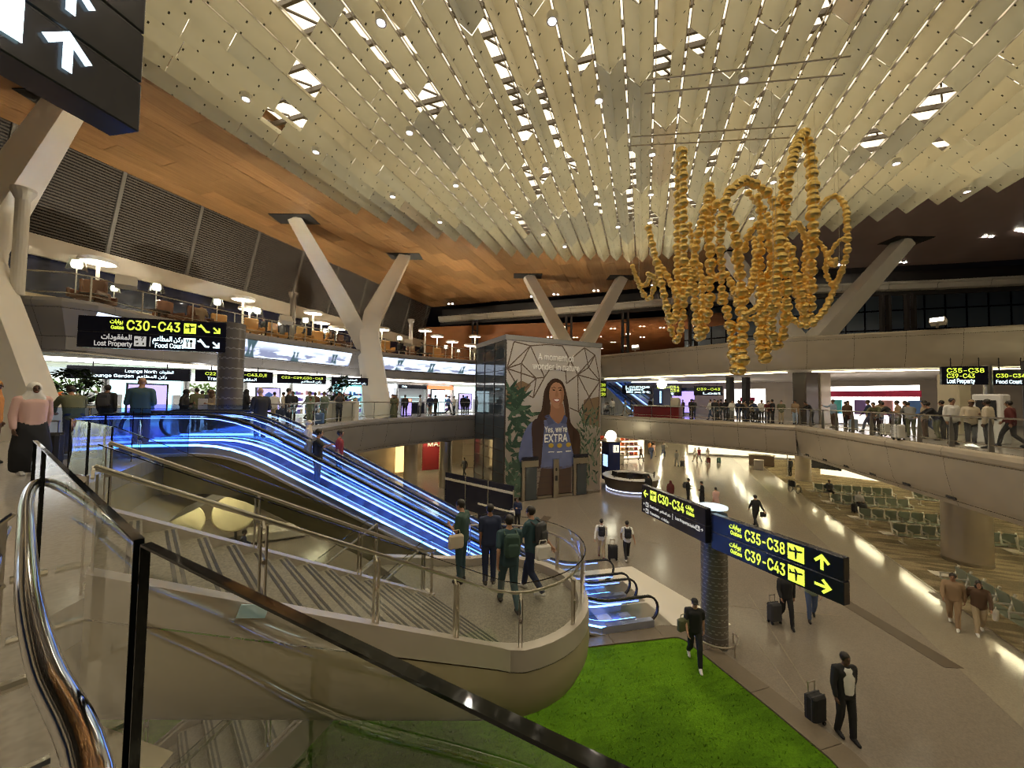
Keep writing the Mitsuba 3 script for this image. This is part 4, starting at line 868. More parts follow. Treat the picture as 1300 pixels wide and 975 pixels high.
# small hanging signs in the shops' row on the left
def hang(label, a, b_, z0, z1, rows, ztop=8.5):
    b = Board(label, a, b_, z0, z1, .14, name='hanging_sign')
    h = (z1 - z0)
    for (txt, x, y, col, fit) in rows: b.text(txt, x * b.L, y * h, .24 * h, col, fit=fit * b.L)
    for f in (.2, .8):
        q = b.o + b.u * b.L * f; part(b.k, 'hanger', tube([(q[0], q[1], z1), (q[0], q[1], ztop)], .02, 6), 'mat_dark_metal')
    return b
hang('black hanging sign with white lounge lettering in the left shops', (-19.9, 17.2), (-15.7, 18.8), 7.70, 8.30, [('Lounge North', .45, .56, WHT, .26), ('@lost', .74, .56, WHT, .12), ('Lounge Garden', .18, .18, WHT, .34), ('@food', .56, .18, WHT, .25)])
hang('black hanging sign with yellow gate lettering left of the patterned column', (-15.3, 18.6), (-12.3, 19.8), 7.70, 8.28, [('C22-C29,C30-C43,D,E', .12, .56, YEL, .8), ('Transfers', .15, .16, WHT, .3), ('@lost', .5, .16, WHT, .3)])
hang('black hanging sign with yellow gate lettering right of the patterned column', (-13.1, 21.5), (-10.9, 22.6), 7.78, 8.28, [('C22-C29,C30-C43', .08, .52, YEL, .85), ('@food', .5, .14, WHT, .42)])
hang('black hanging sign with white lettering behind the green travellers', (-10.9, 23.3), (-9.1, 24.4), 7.80, 8.26, [('@lost', .3, .55, WHT, .4), ('Lounge', .1, .15, WHT, .4), ('@food', .55, .15, WHT, .4)])
# hanging signs under the right-hand slabs
hang('small hanging sign with yellow lettering on a pole, far right walkway', (20.3, 18.2), (21.9, 17.7), 8.1, 8.95, [('C35-C38', .1, .66, YEL, .8), ('C39-C43', .1, .36, YEL, .6), ('Lost Property', .1, .08, ICE, .6)], 9.36)
hang('second small hanging sign with yellow lettering, right of its pole', (22.3, 17.9), (23.6, 17.6), 8.1, 8.8, [('C30-C34', .1, .5, YEL, .8), ('Food Court', .1, .1, ICE, .7)], 9.36)
obj('sign_pole', cyl((22.1, 17.9, 5.6), .16, 3.4, 12), 'mat_brushed', 'round pole between the two small hanging signs on the right walkway', 'pole')
hang('far departures board with white rows beside the blue totem', (13.0, 45.5), (16.0, 44.0), 7.9, 8.9, [('Lounge', .1, .7, ICE, .8), ('Transfers', .1, .4, ICE, .6), ('Exit', .1, .1, ICE, .8)], 9.36)
hang('far gate board with yellow rows right of the departures board', (16.2, 44.0), (18.8, 42.7), 7.7, 8.9, [('C30-C34', .1, .7, YEL, .8), ('C35-C38', .1, .4, YEL, .8), ('Exit', .1, .1, ICE, .6)], 9.36)
hang('smaller far gate board with yellow and white rows, nearest the purple screen', (19.8, 42.0), (22.2, 40.6), 7.8, 8.8, [('C39-C43', .1, .55, YEL, .8), ('Lost', .3, .1, ICE, .6)], 9.36)
b = Board('narrow lit sign pylon by the far blue escalator', (9.4, 41.8), (10.2, 41.6), 7.4, 9.2, .3, name='sign_pylon')
for z in (.2, .7, 1.2): b.text('C30', .1, z, .3, YEL, fit=.6)
part(b.k, 'pole', cyl((9.9, 41.8, 5.6), .14, 1.9, 10), 'mat_brushed')
# lower concourse signs far away
hang('white-lettered hanging sign far down the lower corridor', (16.6, 53.6), (20.4, 53.0), 3.05, 3.55, [('Transfers', .15, .3, ICE, .6)], 3.62)
hang('second white-lettered hanging sign over the far corridor', (23.0, 50.0), (27.5, 49.0), 2.95, 3.5, [('Lounge', .25, .3, ICE, .65)], 3.62)
hang('yellow-lettered hanging sign over the far end of the gate carpet', (29.0, 48.0), (36.0, 45.5), 2.9, 3.55, [('C30-C34', .12, .35, YEL, .66)], 3.62)
hang('small yellow-lettered hanging sign by the far desk', (30.6, 40.0), (34.0, 38.5), 2.95, 3.5, [('C35', .1, .35, YEL, .6)], 3.62)

# ---------------------------------------------------------------- the lift with its poster
PA, PB = np.array([-.45, 26.56]), np.array([6.92, 30.10]); PU = unit(PB - PA); PN = np.array([PU[1], -PU[0]])
PW, PH, PD = 8.18, 11.55, 5.8
def PF(x, z, out=0.0): q = PA + PU * x + PN * out; return np.array([q[0], q[1], z])
k_l = thing('lift_tower', 'tall boxy glass lift tower with a poster-covered front and dark striped side', 'lift')
def pbox(x0, x1, z0, z1, o0, o1):
    v = [PF(x, z, o) for x in (x0, x1) for o in (o0, o1) for z in (z0, z1)]
    m = tm(v, BF); m.fix_normals(); return m
part(k_l, 'core', pbox(.05, PW - .05, .25, PH - .1, -PD, -.06), 'mat_navy_dark')
part(k_l, 'roof_edge', pbox(-.06, PW + .06, PH - .35, PH, -PD - .05, .05), 'mat_grey')
for i in range(14):
    z = .3 + i * .80
    part(k_l, 'side_pane', cat_([pbox(-.02, .03, z, z + .76, -PD + q * PD / 3 + .03, -PD + (q + 1) * PD / 3 - .03) for q in range(3)]), 'mat_side_glass')
    part(k_l, 'side_rail', pbox(-.06, .04, z - .04, z, -PD, 0), 'mat_dark_metal')
mat('side_glass', (0.05, 0.065, 0.075), 0.05, spec=1.0, metal=.15)
for o in (-PD, -PD * 2 / 3, -PD / 3, -.03): part(k_l, 'side_mullion', pbox(-.06, .04, .2, PH - .35, o, o + .06), 'mat_dark_metal')
fl = lambda n, c: mat('p_' + n, c, 0.28, spec=.45)
k_p = thing('poster', 'giant poster of a smiling long-haired woman in a denim shirt on the lift front', 'poster')
fl('bg', mikit.proc(lambda p, n, uv: M_(C3(.26, .22, .185), C3(.50, .47, .45), S_(3, 9.5, p.z + 1.5 * F_(p.x * .8, p.y * .8, p.z * .8, 3)))))
part(k_p, 'sheet', pbox(0, PW, .25, PH - .36, -.05, .0), 'mat_p_bg')
def inlay(name, pts, m, lay, label=None, to=None):
    mm = prism(Polygon(pts).buffer(0), 0, .004)
    v = np.asarray(mm.vertices); w = np.array([PF(x, z, .004 + lay * .005 + d) for x, z, d in v])
    return part(to or k_p, name, tm(w, mm.faces), m, label=label)
def soft(pts, n=3):
    p = np.asarray(pts + pts[:1], float)
    q = np.vstack([p[-2], p, p[1]]); out = []
    for i in range(1, len(q) - 2):
        for t in np.arange(n) / n:
            a, b, c, d = q[i - 1:i + 3]; out.append(0.5 * (2 * b + (c - a) * t + (2 * a - 5 * b + 4 * c - d) * t * t + (3 * b - a - 3 * c + d) * t ** 3))
    return out
fl('truss', (.13, .095, .075)); fl('brown', (.22, .15, .095)); fl('hair', mikit.proc(lambda p, n, uv: C3(.055, .030, .022) * (.7 + .6 * N_(p.x * 9 - p.y * 4, p.y * 3, p.z * .9)))); fl('skin', (.42, .225, .145)); fl('skin2', (.33, .165, .10)); fl('denim', mikit.proc(lambda p, n, uv: C3(.13, .155, .30) * (.8 + .4 * F_(p.x * 2, p.y * 2, p.z * 1.6, 3))))
fl('denim_dark', (.085, .10, .21)); fl('strap', (.055, .035, .035)); fl('slat', (.075, .045, .035)); fl('leafa', (.035, .07, .05)); fl('leafb', (.07, .125, .085)); fl('leafc', (.15, .18, .12)); fl('bark', (.16, .12, .09)); fl('white', (.92, .91, .89)); fl('lips', (.36, .10, .09)); fl('eye', (.03, .02, .02)); fl('mustard', (.52, .36, .07))
lines = [((.1, 9.2), (1.9, 10.9)), ((1.9, 10.9), (1.2, 9.6)), ((1.2, 9.6), (.1, 9.2)), ((1.2, 9.6), (2.4, 8.6)), ((1.2, 9.6), (1.2, 7.6)), ((7.0, 9.6), (6.0, 9.0)), ((7.0, 9.6), (7.6, 10.6)), ((7.0, 9.6), (8.1, 8.6)), ((7.0, 9.6), (6.6, 11.1)), ((7.1, 7.3), (6.1, 6.2)), ((7.1, 7.3), (8.1, 8.6)), ((7.1, 7.3), (6.0, 9.0)), ((7.1, 7.3), (7.9, 5.6)), ((5.3, 10.1), (6.0, 9.0)), ((5.3, 10.1), (4.6, 11.1)), ((5.3, 10.1), (6.6, 11.1)), ((5.3, 10.1), (4.9, 9.2)), ((4.9, 9.2), (3.6, 9.4)), ((2.4, 8.6), (2.2, 7.2)), ((2.2, 7.2), (1.2, 7.6)), ((2.2, 7.2), (3.1, 8.7)), ((1.9, 10.9), (3.1, 8.7)), ((.1, 9.2), (2.4, 8.6)), ((2.4, 8.6), (3.1, 8.7)), ((.6, 11.1), (.1, 9.2)), ((1.9, 10.9), (.6, 11.1)), ((4.6, 11.1), (6.0, 9.0)), ((6.0, 9.0), (7.6, 10.6)), ((6.0, 9.0), (8.1, 8.6)), ((5.0, 8.3), (6.0, 9.0)), ((6.0, 9.0), (6.1, 6.2)), ((6.1, 6.2), (8.1, 8.6)), ((6.1, 6.2), (5.3, 6.5)), ((3.3, 11.1), (1.9, 10.9)), ((4.6, 11.1), (3.3, 11.1)), ((7.6, 10.6), (8.1, 8.6)), ((6.1, 6.2), (7.9, 5.6)), ((1.2, 7.6), (2.4, 8.6)), ((1.2, 7.6), (.1, 9.2)), ((6.6, 11.1), (7.6, 10.6)), ((3.1, 8.7), (3.6, 9.4)), ((5.0, 8.3), (4.9, 9.2)), ((7.9, 5.6), (8.1, 8.6))]
for a, b_ in lines: inlay('dome_line', list(LineString([a, b_]).buffer(.04, cap_style=2).exterior.coords), 'mat_p_truss', 1)
inlay('brown_patch', [(0.05, 6.5), (.9, 6.7), (2.0, 8.1), (1.2, 8.4), (.1, 7.7)], 'mat_p_brown', 0); inlay('brown_patch', [(6.4, 5.4), (8.1, 5.0), (8.1, 7.4), (6.6, 7.1)], 'mat_p_brown', 0)
def leaf(x, y, L, a, w): 
    d = np.array([math.cos(a), math.sin(a)]); e = np.array([-d[1], d[0]]); o = np.array([x, y])
    return [tuple(q) for q in (o, o + d * L * .3 + e * w, o + d * L * .7 + e * w * .7, o + d * L, o + d * L * .7 - e * w * .7, o + d * L * .3 - e * w)]
for i in range(230):
    z = RNG.uniform(.6, 7.6); x = .1 + RNG.random() * min(2.5, .7 + (z if z < 4 else 8.2 - z) * .55)
    L = RNG.uniform(.5, 1.3); a = RNG.choice((RNG.uniform(-.6, 1.2), RNG.uniform(1.8, 3.6)))
    pts = [q for q in leaf(x, z, L, a, .13) if q[0] > .02]
    if len(pts) > 3: inlay('leaf', [(max(.02, q[0]), max(.3, q[1])) for q in leaf(x, z, L, a, .13)], 'mat_p_' + RNG.choice(('leafa', 'leafa', 'leafb')), 2 + i % 3)
for i in range(170):
    z = RNG.uniform(.5, 6.4); x = RNG.uniform(6.0, 7.9)
    inlay('leaf', [(min(PW - .02, q[0]), max(.3, q[1])) for q in leaf(x, z, RNG.uniform(.3, .7), RNG.uniform(.6, 2.6), .07)], 'mat_p_' + RNG.choice(('leafb', 'leafc', 'leafc', 'leafa')), 2 + i % 3)
inlay('trousers', [(2.91, 2.25), (5.51, 2.2), (5.48, .27), (2.58, .27)], 'mat_p_slat', 5, 'dark brown slatted lower part')
for i in range(4): inlay('slat_joint', [(2.6, .7 + i * .42), (5.5, .7 + i * .42), (5.5, .74 + i * .42), (2.6, .74 + i * .42)], 'mat_p_strap', 6)
inlay('shirt', soft([(3.07, 5.89), (3.52, 5.97), (4.29, 5.3), (4.9, 5.96), (5.22, 5.62), (5.55, 4.82), (5.69, 3.62), (5.5, 2.12), (2.91, 2.19), (2.11, 2.58), (1.15, 2.75), (1.17, 3.67), (1.51, 4.78), (2.06, 5.46)]), 'mat_p_denim', 5, 'blue denim shirt')
inlay('backpack_strap', soft([(2.13, 5.46), (2.9, 5.76), (3.11, 5.25), (2.99, 3.85), (2.84, 2.22), (2.32, 2.56), (2.16, 3.89)]), 'mat_p_strap', 6, 'dark backpack strap')
inlay('neck', [(3.66, 6.79), (4.7, 6.8), (4.9, 5.88), (4.29, 5.3), (3.52, 5.89)], 'mat_p_skin2', 6)
inlay('hair', soft([(4.09, 8.65), (4.64, 8.38), (4.96, 7.66), (5.21, 6.54), (5.41, 5.35), (6.19, 4.54), (6.24, 3.2), (5.89, 2.62), (5.48, 3.63), (5.15, 4.83), (4.95, 5.6), (4.75, 6.9), (4.2, 8.0), (3.6, 7.2), (3.62, 6.3), (3.3, 5.63), (2.52, 5.74), (2.89, 6.4), (3.02, 7.43), (3.19, 7.95), (3.56, 8.47)]), 'mat_p_hair', 7, 'long dark brown hair')
fc = inlay('face', soft([(4.10, 8.36), (4.50, 8.2), (4.75, 7.72), (4.72, 7.13), (4.5, 6.67), (4.17, 6.43), (3.80, 6.66), (3.53, 7.11), (3.5, 7.69), (3.70, 8.18)]), 'mat_p_skin', 8)
inlay('cheek_shade', soft([(4.45, 8.1), (4.72, 7.7), (4.7, 7.13), (4.48, 6.67), (4.3, 6.6), (4.5, 7.2), (4.42, 7.7)]), 'mat_p_skin2', 9, to=fc)
for x in (3.86, 4.42):
    inlay('eye', soft([(x - .14, 7.78), (x, 7.85), (x + .14, 7.78), (x, 7.74)]), 'mat_p_eye', 10, to=fc); inlay('eyebrow', [(x - .18, 7.95), (x, 8.02), (x + .18, 7.95), (x + .18, 7.91), (x, 7.97), (x - .18, 7.91)], 'mat_p_eye', 10, to=fc)
inlay('nose', soft([(4.05, 7.7), (4.15, 7.75), (4.27, 7.38), (4.12, 7.30), (4.0, 7.38)]), 'mat_p_skin2', 10, to=fc)
inlay('lips', soft([(3.82, 7.12), (4.12, 7.16), (4.42, 7.12), (4.28, 6.95), (4.12, 6.9), (3.96, 6.95)]), 'mat_p_lips', 10, to=fc); inlay('teeth', soft([(3.88, 7.10), (4.12, 7.12), (4.37, 7.10), (4.25, 7.0), (4.12, 6.98), (4.0, 7.0)]), 'mat_p_white', 11, to=fc)
inlay('collar', [(3.12, 5.92), (3.52, 6.02), (3.95, 5.38), (3.45, 5.22)], 'mat_p_denim_dark', 7); inlay('collar', [(4.80, 5.98), (5.10, 5.75), (5.0, 5.3), (4.5, 5.38)], 'mat_p_denim_dark', 8)
for x, z in ((3.7, 3.77), (4.42, 3.74), (5.2, 3.77)):
    inlay('round_icon', [(x + .22 * math.cos(a), z + .17 * math.sin(a)) for a in np.arange(14) * math.pi / 7], 'mat_p_mustard', 9); inlay('caption_bar', [(x - .24, z - .5), (x + .24, z - .5), (x + .24, z - .43), (x - .24, z - .43)], 'mat_p_white', 9)
def ptext(s, x, z, h, w, m='mat_p_white', bold=False):
    mm = text2d(s, h, bold); mm = tm(np.asarray(mm.vertices) * [w / width2d(mm), 1, 1], mm.faces)
    v = np.asarray(mm.vertices); part(k_p, 'lettering', tm(np.array([PF(x + a, z + b, .065 + c) for a, b, c in v]), mm.faces), m, label=f'white lettering {s}')
ptext('A moment of', 2.5, 9.95, .46, 3.1, bold=True); ptext('wonder in nature', 2.05, 9.25, .46, 4.05, bold=True); ptext("Yes, we're", 3.12, 4.72, .42, 1.92, bold=True); ptext('EXTRA', 3.07, 4.02, .55, 1.96, bold=True)
# lift doors and call panel
def lift_door(x0, x1):
    d = part(k_l, 'doorway', pbox(x0, x1, .02, 2.72, .0, .12), 'mat_dark_metal')
    part(d, 'header', pbox(x0 - .06, x1 + .06, 2.35, 2.85, .1, .22), 'mat_brushed'); part(d, 'header_sign', pbox(x0, x1, 2.80, 3.05, .1, .30), 'mat_board')
    part(d, 'glass_door', pbox(x0 + .35, x1 - .02, .05, 2.32, .11, .14), 'mat_side_glass'); part(d, 'jamb', pbox(x0 + .0, x0 + .22, .02, 2.34, .1, .2), 'mat_brushed')
lift_door(1.30, 2.52); lift_door(5.60, 6.82)
cp = part(k_l, 'call_panel', pbox(3.84, 4.27, .02, 2.78, .1, .24), 'mat_brushed', label='tall steel call panel'); part(cp, 'screen', pbox(3.95, 4.16, 1.25, 1.62, .23, .26), 'mat_black'); part(cp, 'screen', pbox(3.98, 4.13, 1.95, 2.15, .23, .26), 'mat_black')
for a, b_ in ((2.6, 3.8), (4.3, 5.58), (6.9, 8.1)): part(k_l, 'floor_guard', pbox(a, b_, .04, .22, .02, .12), 'mat_brushed')
# ---------------------------------------------------------------- screens on the lounge edge
def f_screen(p, n, uv):
    a = p.x * .52 + p.y * .85
    m = F_(a * 1.3, p.z * 4.5, 0, 4); r = F_(a * .6 + 9, p.z * 2.0, 3, 3)
    c = M_(C3(.75, .86, 1.05), C3(.24, .27, .42), S_(.52, .62, m) * S_(9.95, 9.5, p.z))
    d = dr.abs(a / 2.6 - dr.floor(a / 2.6) - .5) * 2; e = dr.abs(p.z - 9.58) / .45
    star = S_(.06, .0, dr.abs(d - .92) - .10 * e) 
    return M_(c, C3(.05, .10, .12), star * S_(.40, .55, r)) 
scene['mat_screen'] = {'type': 'twosided', 'nested': {'type': 'diffuse', 'reflectance': rgb((.05, .05, .06))}}
def screen(label, path):
    k = thing('edge_screen', label, 'screen')
    prof = [(.03, 10.07), (-.33, 9.18)]
    part(k, 'frame', sweep_plan(path, [(.02, 10.10), (.02, 10.05), (-.35, 9.15), (-.38, 9.15)], 1), 'mat_dark_metal')
    kk = fresh(k + '__display'); mm = sweep_plan(path, prof, 1); mm = mm if np.cross(mm.vertices[mm.faces[0][1]] - mm.vertices[mm.faces[0][0]], mm.vertices[mm.faces[0][2]] - mm.vertices[mm.faces[0][0]])[:2] @ np.asarray(mm.vertices[0])[:2] < 0 else tm(mm.vertices, np.asarray(mm.faces)[:, ::-1]); d = mikit.ply(mm, None, uv=[(i // 2 / len(path), i % 2) for i in range(len(mm.vertices))]); d['bsdf'] = {'type': 'ref', 'id': 'mat_screen'}
    d['emitter'] = {'type': 'area', 'radiance': mikit.proc(f_screen), 'sampling_weight': .3}; scene[kk] = d
i0 = 4
screen('first long lit screen from the left on the lounge edge, snowy peaks on white', L3_LEFT[4:10])
screen('long lit screen with star shapes above the left shops, left of the white V column', L3_LEFT[10:21])
screen('long lit screen with star shapes right of the white V column', L3_LEFT[22:31])

# ---------------------------------------------------------------- shops behind the left walkway
SF = [(-30, 11.5), (-24.5, 15.5), (-20.2, 19.0), (-18.0, 22.0), (-15.8, 27.0), (-12.3, 33.0), (-8.5, 37.0), (-4.5, 41.0), (2.0, 44.0)]
struct('wall_shops', sweep_plan([(q[0] - 1.5, q[1] + 1.2) for q in SF], [(0, 8.5), (0, 5.6)], 1), 'mat_white', 'pale back wall of the shops')
flat('cyan', (.10, .55, .60)); flat('purple', (.16, .10, .50)); flat('pink', (.60, .30, .34)); flat('tan', (.45, .30, .17)); flat('blue', (.08, .18, .50)); flat('redsign', (.75, .10, .05)); flat('violet', (.30, .2, .6))
units = panels(SF, 3.1, .12)
UN = len(units)
def shop(i, seg, label, back, sign_col, sign_txt, kind):
    k = thing('shopfront', label, 'shop')
    a, b = np.asarray(seg[0]), np.asarray(seg[-1]); u = unit(b - a); n = np.array([u[1], -u[0]]); L = np.linalg.norm(b - a)
    ang = math.atan2(u[1], u[0])
    def P(x, z, o): q = a + u * x + n * o; return (q[0], q[1], z)
    part(k, 'lit_back_panel', box(P(L / 2, 6.85, -.35), (L, .06, 2.3), ang), 'mat_emit', emit=back, weight=.25)
    hd = part(k, 'header', box(P(L / 2, 8.08, .0), (L, .30, .34), ang), 'mat_emit' if sum(sign_col) > .9 else 'mat_board', emit=sign_col if sum(sign_col) > .9 else None)
    if sign_txt:
        m = text2d(sign_txt, .17); part(hd, 'lettering', framed(tm(np.asarray(m.vertices), m.faces), np.array(P(L * .12, 8.0, .16)), np.r_[u, 0], np.array([0, 0, 1.0]), np.r_[n, 0]), 'mat_emit', emit=WHT)
    for x in (0.03, L - .03): part(k, 'side_pillar', box(P(x, 7.0, -.15), (.08, .5, 2.8), ang), 'mat_white')
    if kind == 'shelves':
        for x in (L * .18, L * .5, L * .82):
            sh = part(k, 'shelf_unit', cat_([box(P(x, z, -.1), (L * .26, .3, .03), ang) for z in (5.75, 6.2, 6.65, 7.1, 7.5)]), 'mat_white')
            for z in (5.78, 6.23, 6.68, 7.13):
                for q in range(4):
                    h = RNG.uniform(.15, .34)
                    part(sh, 'goods_box', box(P(x - L * .1 + q * L * .065, z + h / 2 + .01, -.08), (L * .05, .12, h), ang), 'mat_c_' + RNG.choice(('cyan', 'purple', 'pink', 'tan', 'blue', 'violet')))
    elif kind == 'poster':
        part(k, 'poster_frame', box(P(L / 2, 6.75, -.05), (L * .55, .12, 1.7), ang), 'mat_board_trim')
        c = RNG.choice(((.25, .35, 1.1), (.6, .85, 1.2), (.5, .4, 1.1)))
        part(k, 'lit_poster', box(P(L / 2, 6.75, .02), (L * .5, .02, 1.56), ang), 'mat_emit', emit=c)
        part(k, 'poster_figure', prism(Polygon([(x, y) for x, y in ((-.3, -.6), (.3, -.6), (.2, .1), (.28, .35), (0, .5), (-.28, .3), (-.15, .1))]), 0, .01).apply_transform(np.eye(4)) if False else framed(poly2d([(-.3, -.6), (.3, -.6), (.2, .1), (.28, .35), (0, .5), (-.28, .3), (-.15, .1)]), np.array(P(L / 2, 6.8, .035)), np.r_[u, 0], np.array([0, 0, 1.0]), np.r_[n, 0]), 'mat_c_blue')
        for x in (L * .12, L * .88): part(k, 'display_stand', box(P(x, 6.3, .1), (.3, .3, 1.4), ang), 'mat_white')
    elif kind == 'plants':
        lv, lf = [], []
        for q in range(420):
            x, z, o = RNG.uniform(.1, L - .1), RNG.uniform(5.9, 7.7), RNG.uniform(-.25, .15)
            s = RNG.uniform(.07, .17); a1 = RNG.uniform(0, 6.28); nn = len(lv)
            for w in range(4): 
                r = s if w % 2 == 0 else s * .45
                lv.append(P(x + r * math.cos(a1 + w * 1.57), z + r * math.sin(a1 + w * 1.57), o + RNG.uniform(-.04, .04)))
            lf += [[nn, nn + 1, nn + 2], [nn, nn + 2, nn + 3]]
        part(k, 'green_wall', tm(lv, lf), 'mat_leaf_light', kind='stuff')
        for q in range(10): part(k, 'blossom', sphere(P(RNG.uniform(.2, L - .2), RNG.uniform(5.9, 7.5), .18), RNG.uniform(.07, .15), 1), 'mat_' + RNG.choice(('white', 'orange', 'offwhite')))
    elif kind == 'dark':
        part(k, 'counter', rbox(P(L / 2, 6.1, .3), (L * .7, .5, 1.0), .03, ang), 'mat_board')
        for z in (6.3, 6.7, 7.1): part(k, 'lit_shelf', box(P(L * .5, z, -.1), (L * .7, .25, .05), ang), 'mat_emit', emit=(1.2, .35, .25) if z < 6.6 else (.7, 1.1, 1.1))
WB = (1.35, 1.42, 1.38); CB = (.75, 1.35, 1.40)
spec = [('beige shop wall at the far left of the shop row', (.55, .42, .28), (0, 0, 0), '', 'poster'), ('plant-filled shop window with flowers behind the round planter', (1.0, 1.15, .9), (0, 0, 0), '', 'plants'),
        ('white shop with shelves below the lounge sign', WB, (.8, .85, .9), '', 'shelves'), ('tall green plant window left of the pale blue shop', (1.0, 1.2, 1.0), (.5, .6, .6), '', 'plants'), ('pale blue shop with a lit poster behind the standing man', CB, (.9, 1.1, 1.1), '', 'poster'),
        ('plant window with orange blossoms between two white shops', (1.1, 1.2, .9), (.9, 1, 1), '', 'plants'), ('white shop with blue poster left of the patterned column', WB, (.9, 1, 1), '', 'poster'), ('white shop with stacked shelves right of the patterned column', WB, (.9, 1, 1), '', 'shelves'),
        ('shop with a cyan header behind the man in black', CB, (.15, 1.2, 1.25), 'Beauty', 'shelves'), ('shop with a blue lit poster behind the green travellers', (.9, .95, 1.1), (.9, 1, 1), '', 'poster'), ('dark shop with red lit shelves beside the white V column', (.10, .10, .10), (0, 0, 0), 'Duty', 'dark'),
        ('white shop under an orange-red header', (1.4, 1.35, 1.25), (1.6, .28, .06), '', 'shelves'), ('shop with a tall bright lit poster left of the lift', (1.2, 1.3, 1.3), (.8, 1.2, 1.1), '', 'poster'), ('shop with a blue and green header nearest the lift', (1.2, 1.2, 1.1), (.4, .8, 1.1), '', 'shelves')]
for i, seg in enumerate(units):
    lab, back, sc, txt, kind = spec[min(i, len(spec) - 1)] if i < len(spec) else ('white shop partly hidden behind the lift tower, number %d from its edge' % (i - len(spec) + 1), WB, (.9, 1, 1), '', 'shelves')
    shop(i, seg, lab, back, sc, txt, kind)
for i, (d, w) in enumerate(((1.4, .5), (3.0, .18), (4.2, .18))):
    p = [(q[0] + .75 * d, q[1] - .6 * d) for q in SF[1:-1]]
    struct('ceiling_light_1' if i == 0 else f'ceiling_light_{i + 1}', sweep_plan(p, [(0, 8.485), (w, 8.485), (w, 8.46), (0, 8.46)], 1, True), 'mat_emit', 'white light line in the ceiling before the shops', emit=SHOP, weight=1.5)
obj('lit_poster_stand', rbox((-6.6, 34.4, 6.75), (1.3, .3, 2.2), .03, .5), 'mat_board_trim', 'free-standing bright lit poster box left of the lift', 'poster stand')
part('lit_poster_stand', 'display', box((-6.52, 34.25, 6.8), (1.2, .02, 1.95), .5), 'mat_emit', emit=(1.0, 1.35, 1.5))
k = obj('display_totem', rbox((-8.35, 30.6, 6.3), (.85, .3, 1.4), .03, .5), 'mat_board_trim', 'purple lit display totem behind the curved railing', 'totem')
part(k, 'display', box((-8.27, 30.44, 6.2), (.75, .02, 1.05), .5), 'mat_emit', emit=(.55, .4, 1.3)); part(k, 'header', box((-8.27, 30.44, 6.86), (.75, .02, .22), .5), 'mat_emit', emit=(1.5, .5, .35))

# ---------------------------------------------------------------- planters
LEAF4 = np.array([[0, 0, 0], [.5, .22, .06], [1, 0, -.10], [.5, -.22, .06]])
def leaves(n, fn, s):
    v, f = [], []
    for i in range(n):
        p, d, up = fn(i); d = unit(d); w = unit(np.cross(d, up)); c = np.cross(w, d); k = len(v); L = s * RNG.uniform(.7, 1.3)
        for a, b, e in LEAF4: v.append(np.asarray(p) + (d * a + w * b + c * e) * L)
        f += [[k, k + 1, k + 2], [k, k + 2, k + 3]]
    return tm(v, f)
def planter(label, x, y, z, w, h, rz, plant_h, leafm, n=260, round_=False):
    k = thing('planter', label, 'planter')
    if round_: part(k, 'pot', lathe([(0, 0), (w * .42, 0), (w * .5, h), (w * .46, h), (w * .44, h - .08), (0, h - .08)], 24, (x, y, z)), 'mat_offwhite', smooth=30)
    else: part(k, 'box', rbox((x, y, z + h / 2), (w, w * .8, h), .03, rz), 'mat_offwhite')
    part(k, 'soil', cyl((x, y, z + h - .02), w * .36, .03, 14), 'mat_stone_dark')
    stems = []
    heads = [(x + RNG.uniform(-.3, .3) * w, y + RNG.uniform(-.3, .3) * w, z + h + plant_h * RNG.uniform(.45, 1)) for _ in range(7)]
    for q in heads: stems.append(tube([(x + (q[0] - x) * .3, y + (q[1] - y) * .3, z + h - .05), ((x + q[0]) / 2, (y + q[1]) / 2, (z + h + q[2]) / 2), q], .016, 5))
    part(k, 'stem', cat_(stems), 'mat_leaf_dark')
    def fn(i):
        q = heads[i % 7]; a = RNG.uniform(0, 6.28); e = RNG.uniform(-.5, .6)
        return (q[0] + .05 * math.cos(a), q[1] + .05 * math.sin(a), q[2] + RNG.uniform(-.12, .1)), (math.cos(a), math.sin(a), e), (0, 0, 1)
    part(k, 'foliage', leaves(n, fn, plant_h * .22), leafm, kind='stuff')
    def fn2(i):
        a = RNG.uniform(0, 6.28); r = RNG.uniform(0, .42) * w
        return (x + r * math.cos(a), y + r * math.sin(a), z + h + RNG.uniform(0, .3)), (math.cos(a), math.sin(a), RNG.uniform(0, 1.2)), (0, 0, 1)
    part(k, 'ground_leaves', leaves(200, fn2, .26), leafm, kind='stuff')
    for q in range(8): part(k, 'blossom', sphere((x + RNG.uniform(-.45, .45) * w, y + RNG.uniform(-.4, .4) * w, z + h + RNG.uniform(.2, .5) * plant_h), .05, 1), 'mat_offwhite')
    return k
planter('round cream planter with dark leafy plants by the leftmost white column', -15.8, 14.1, 5.6, 2.2, 1.0, 0, 1.25, 'mat_leaf_dark', round_=True)
planter('square cream planter with a small dark tree at the curved railing', -10.4, 23.4, 5.6, 1.9, 1.2, .6, 1.5, 'mat_leaf_dark')

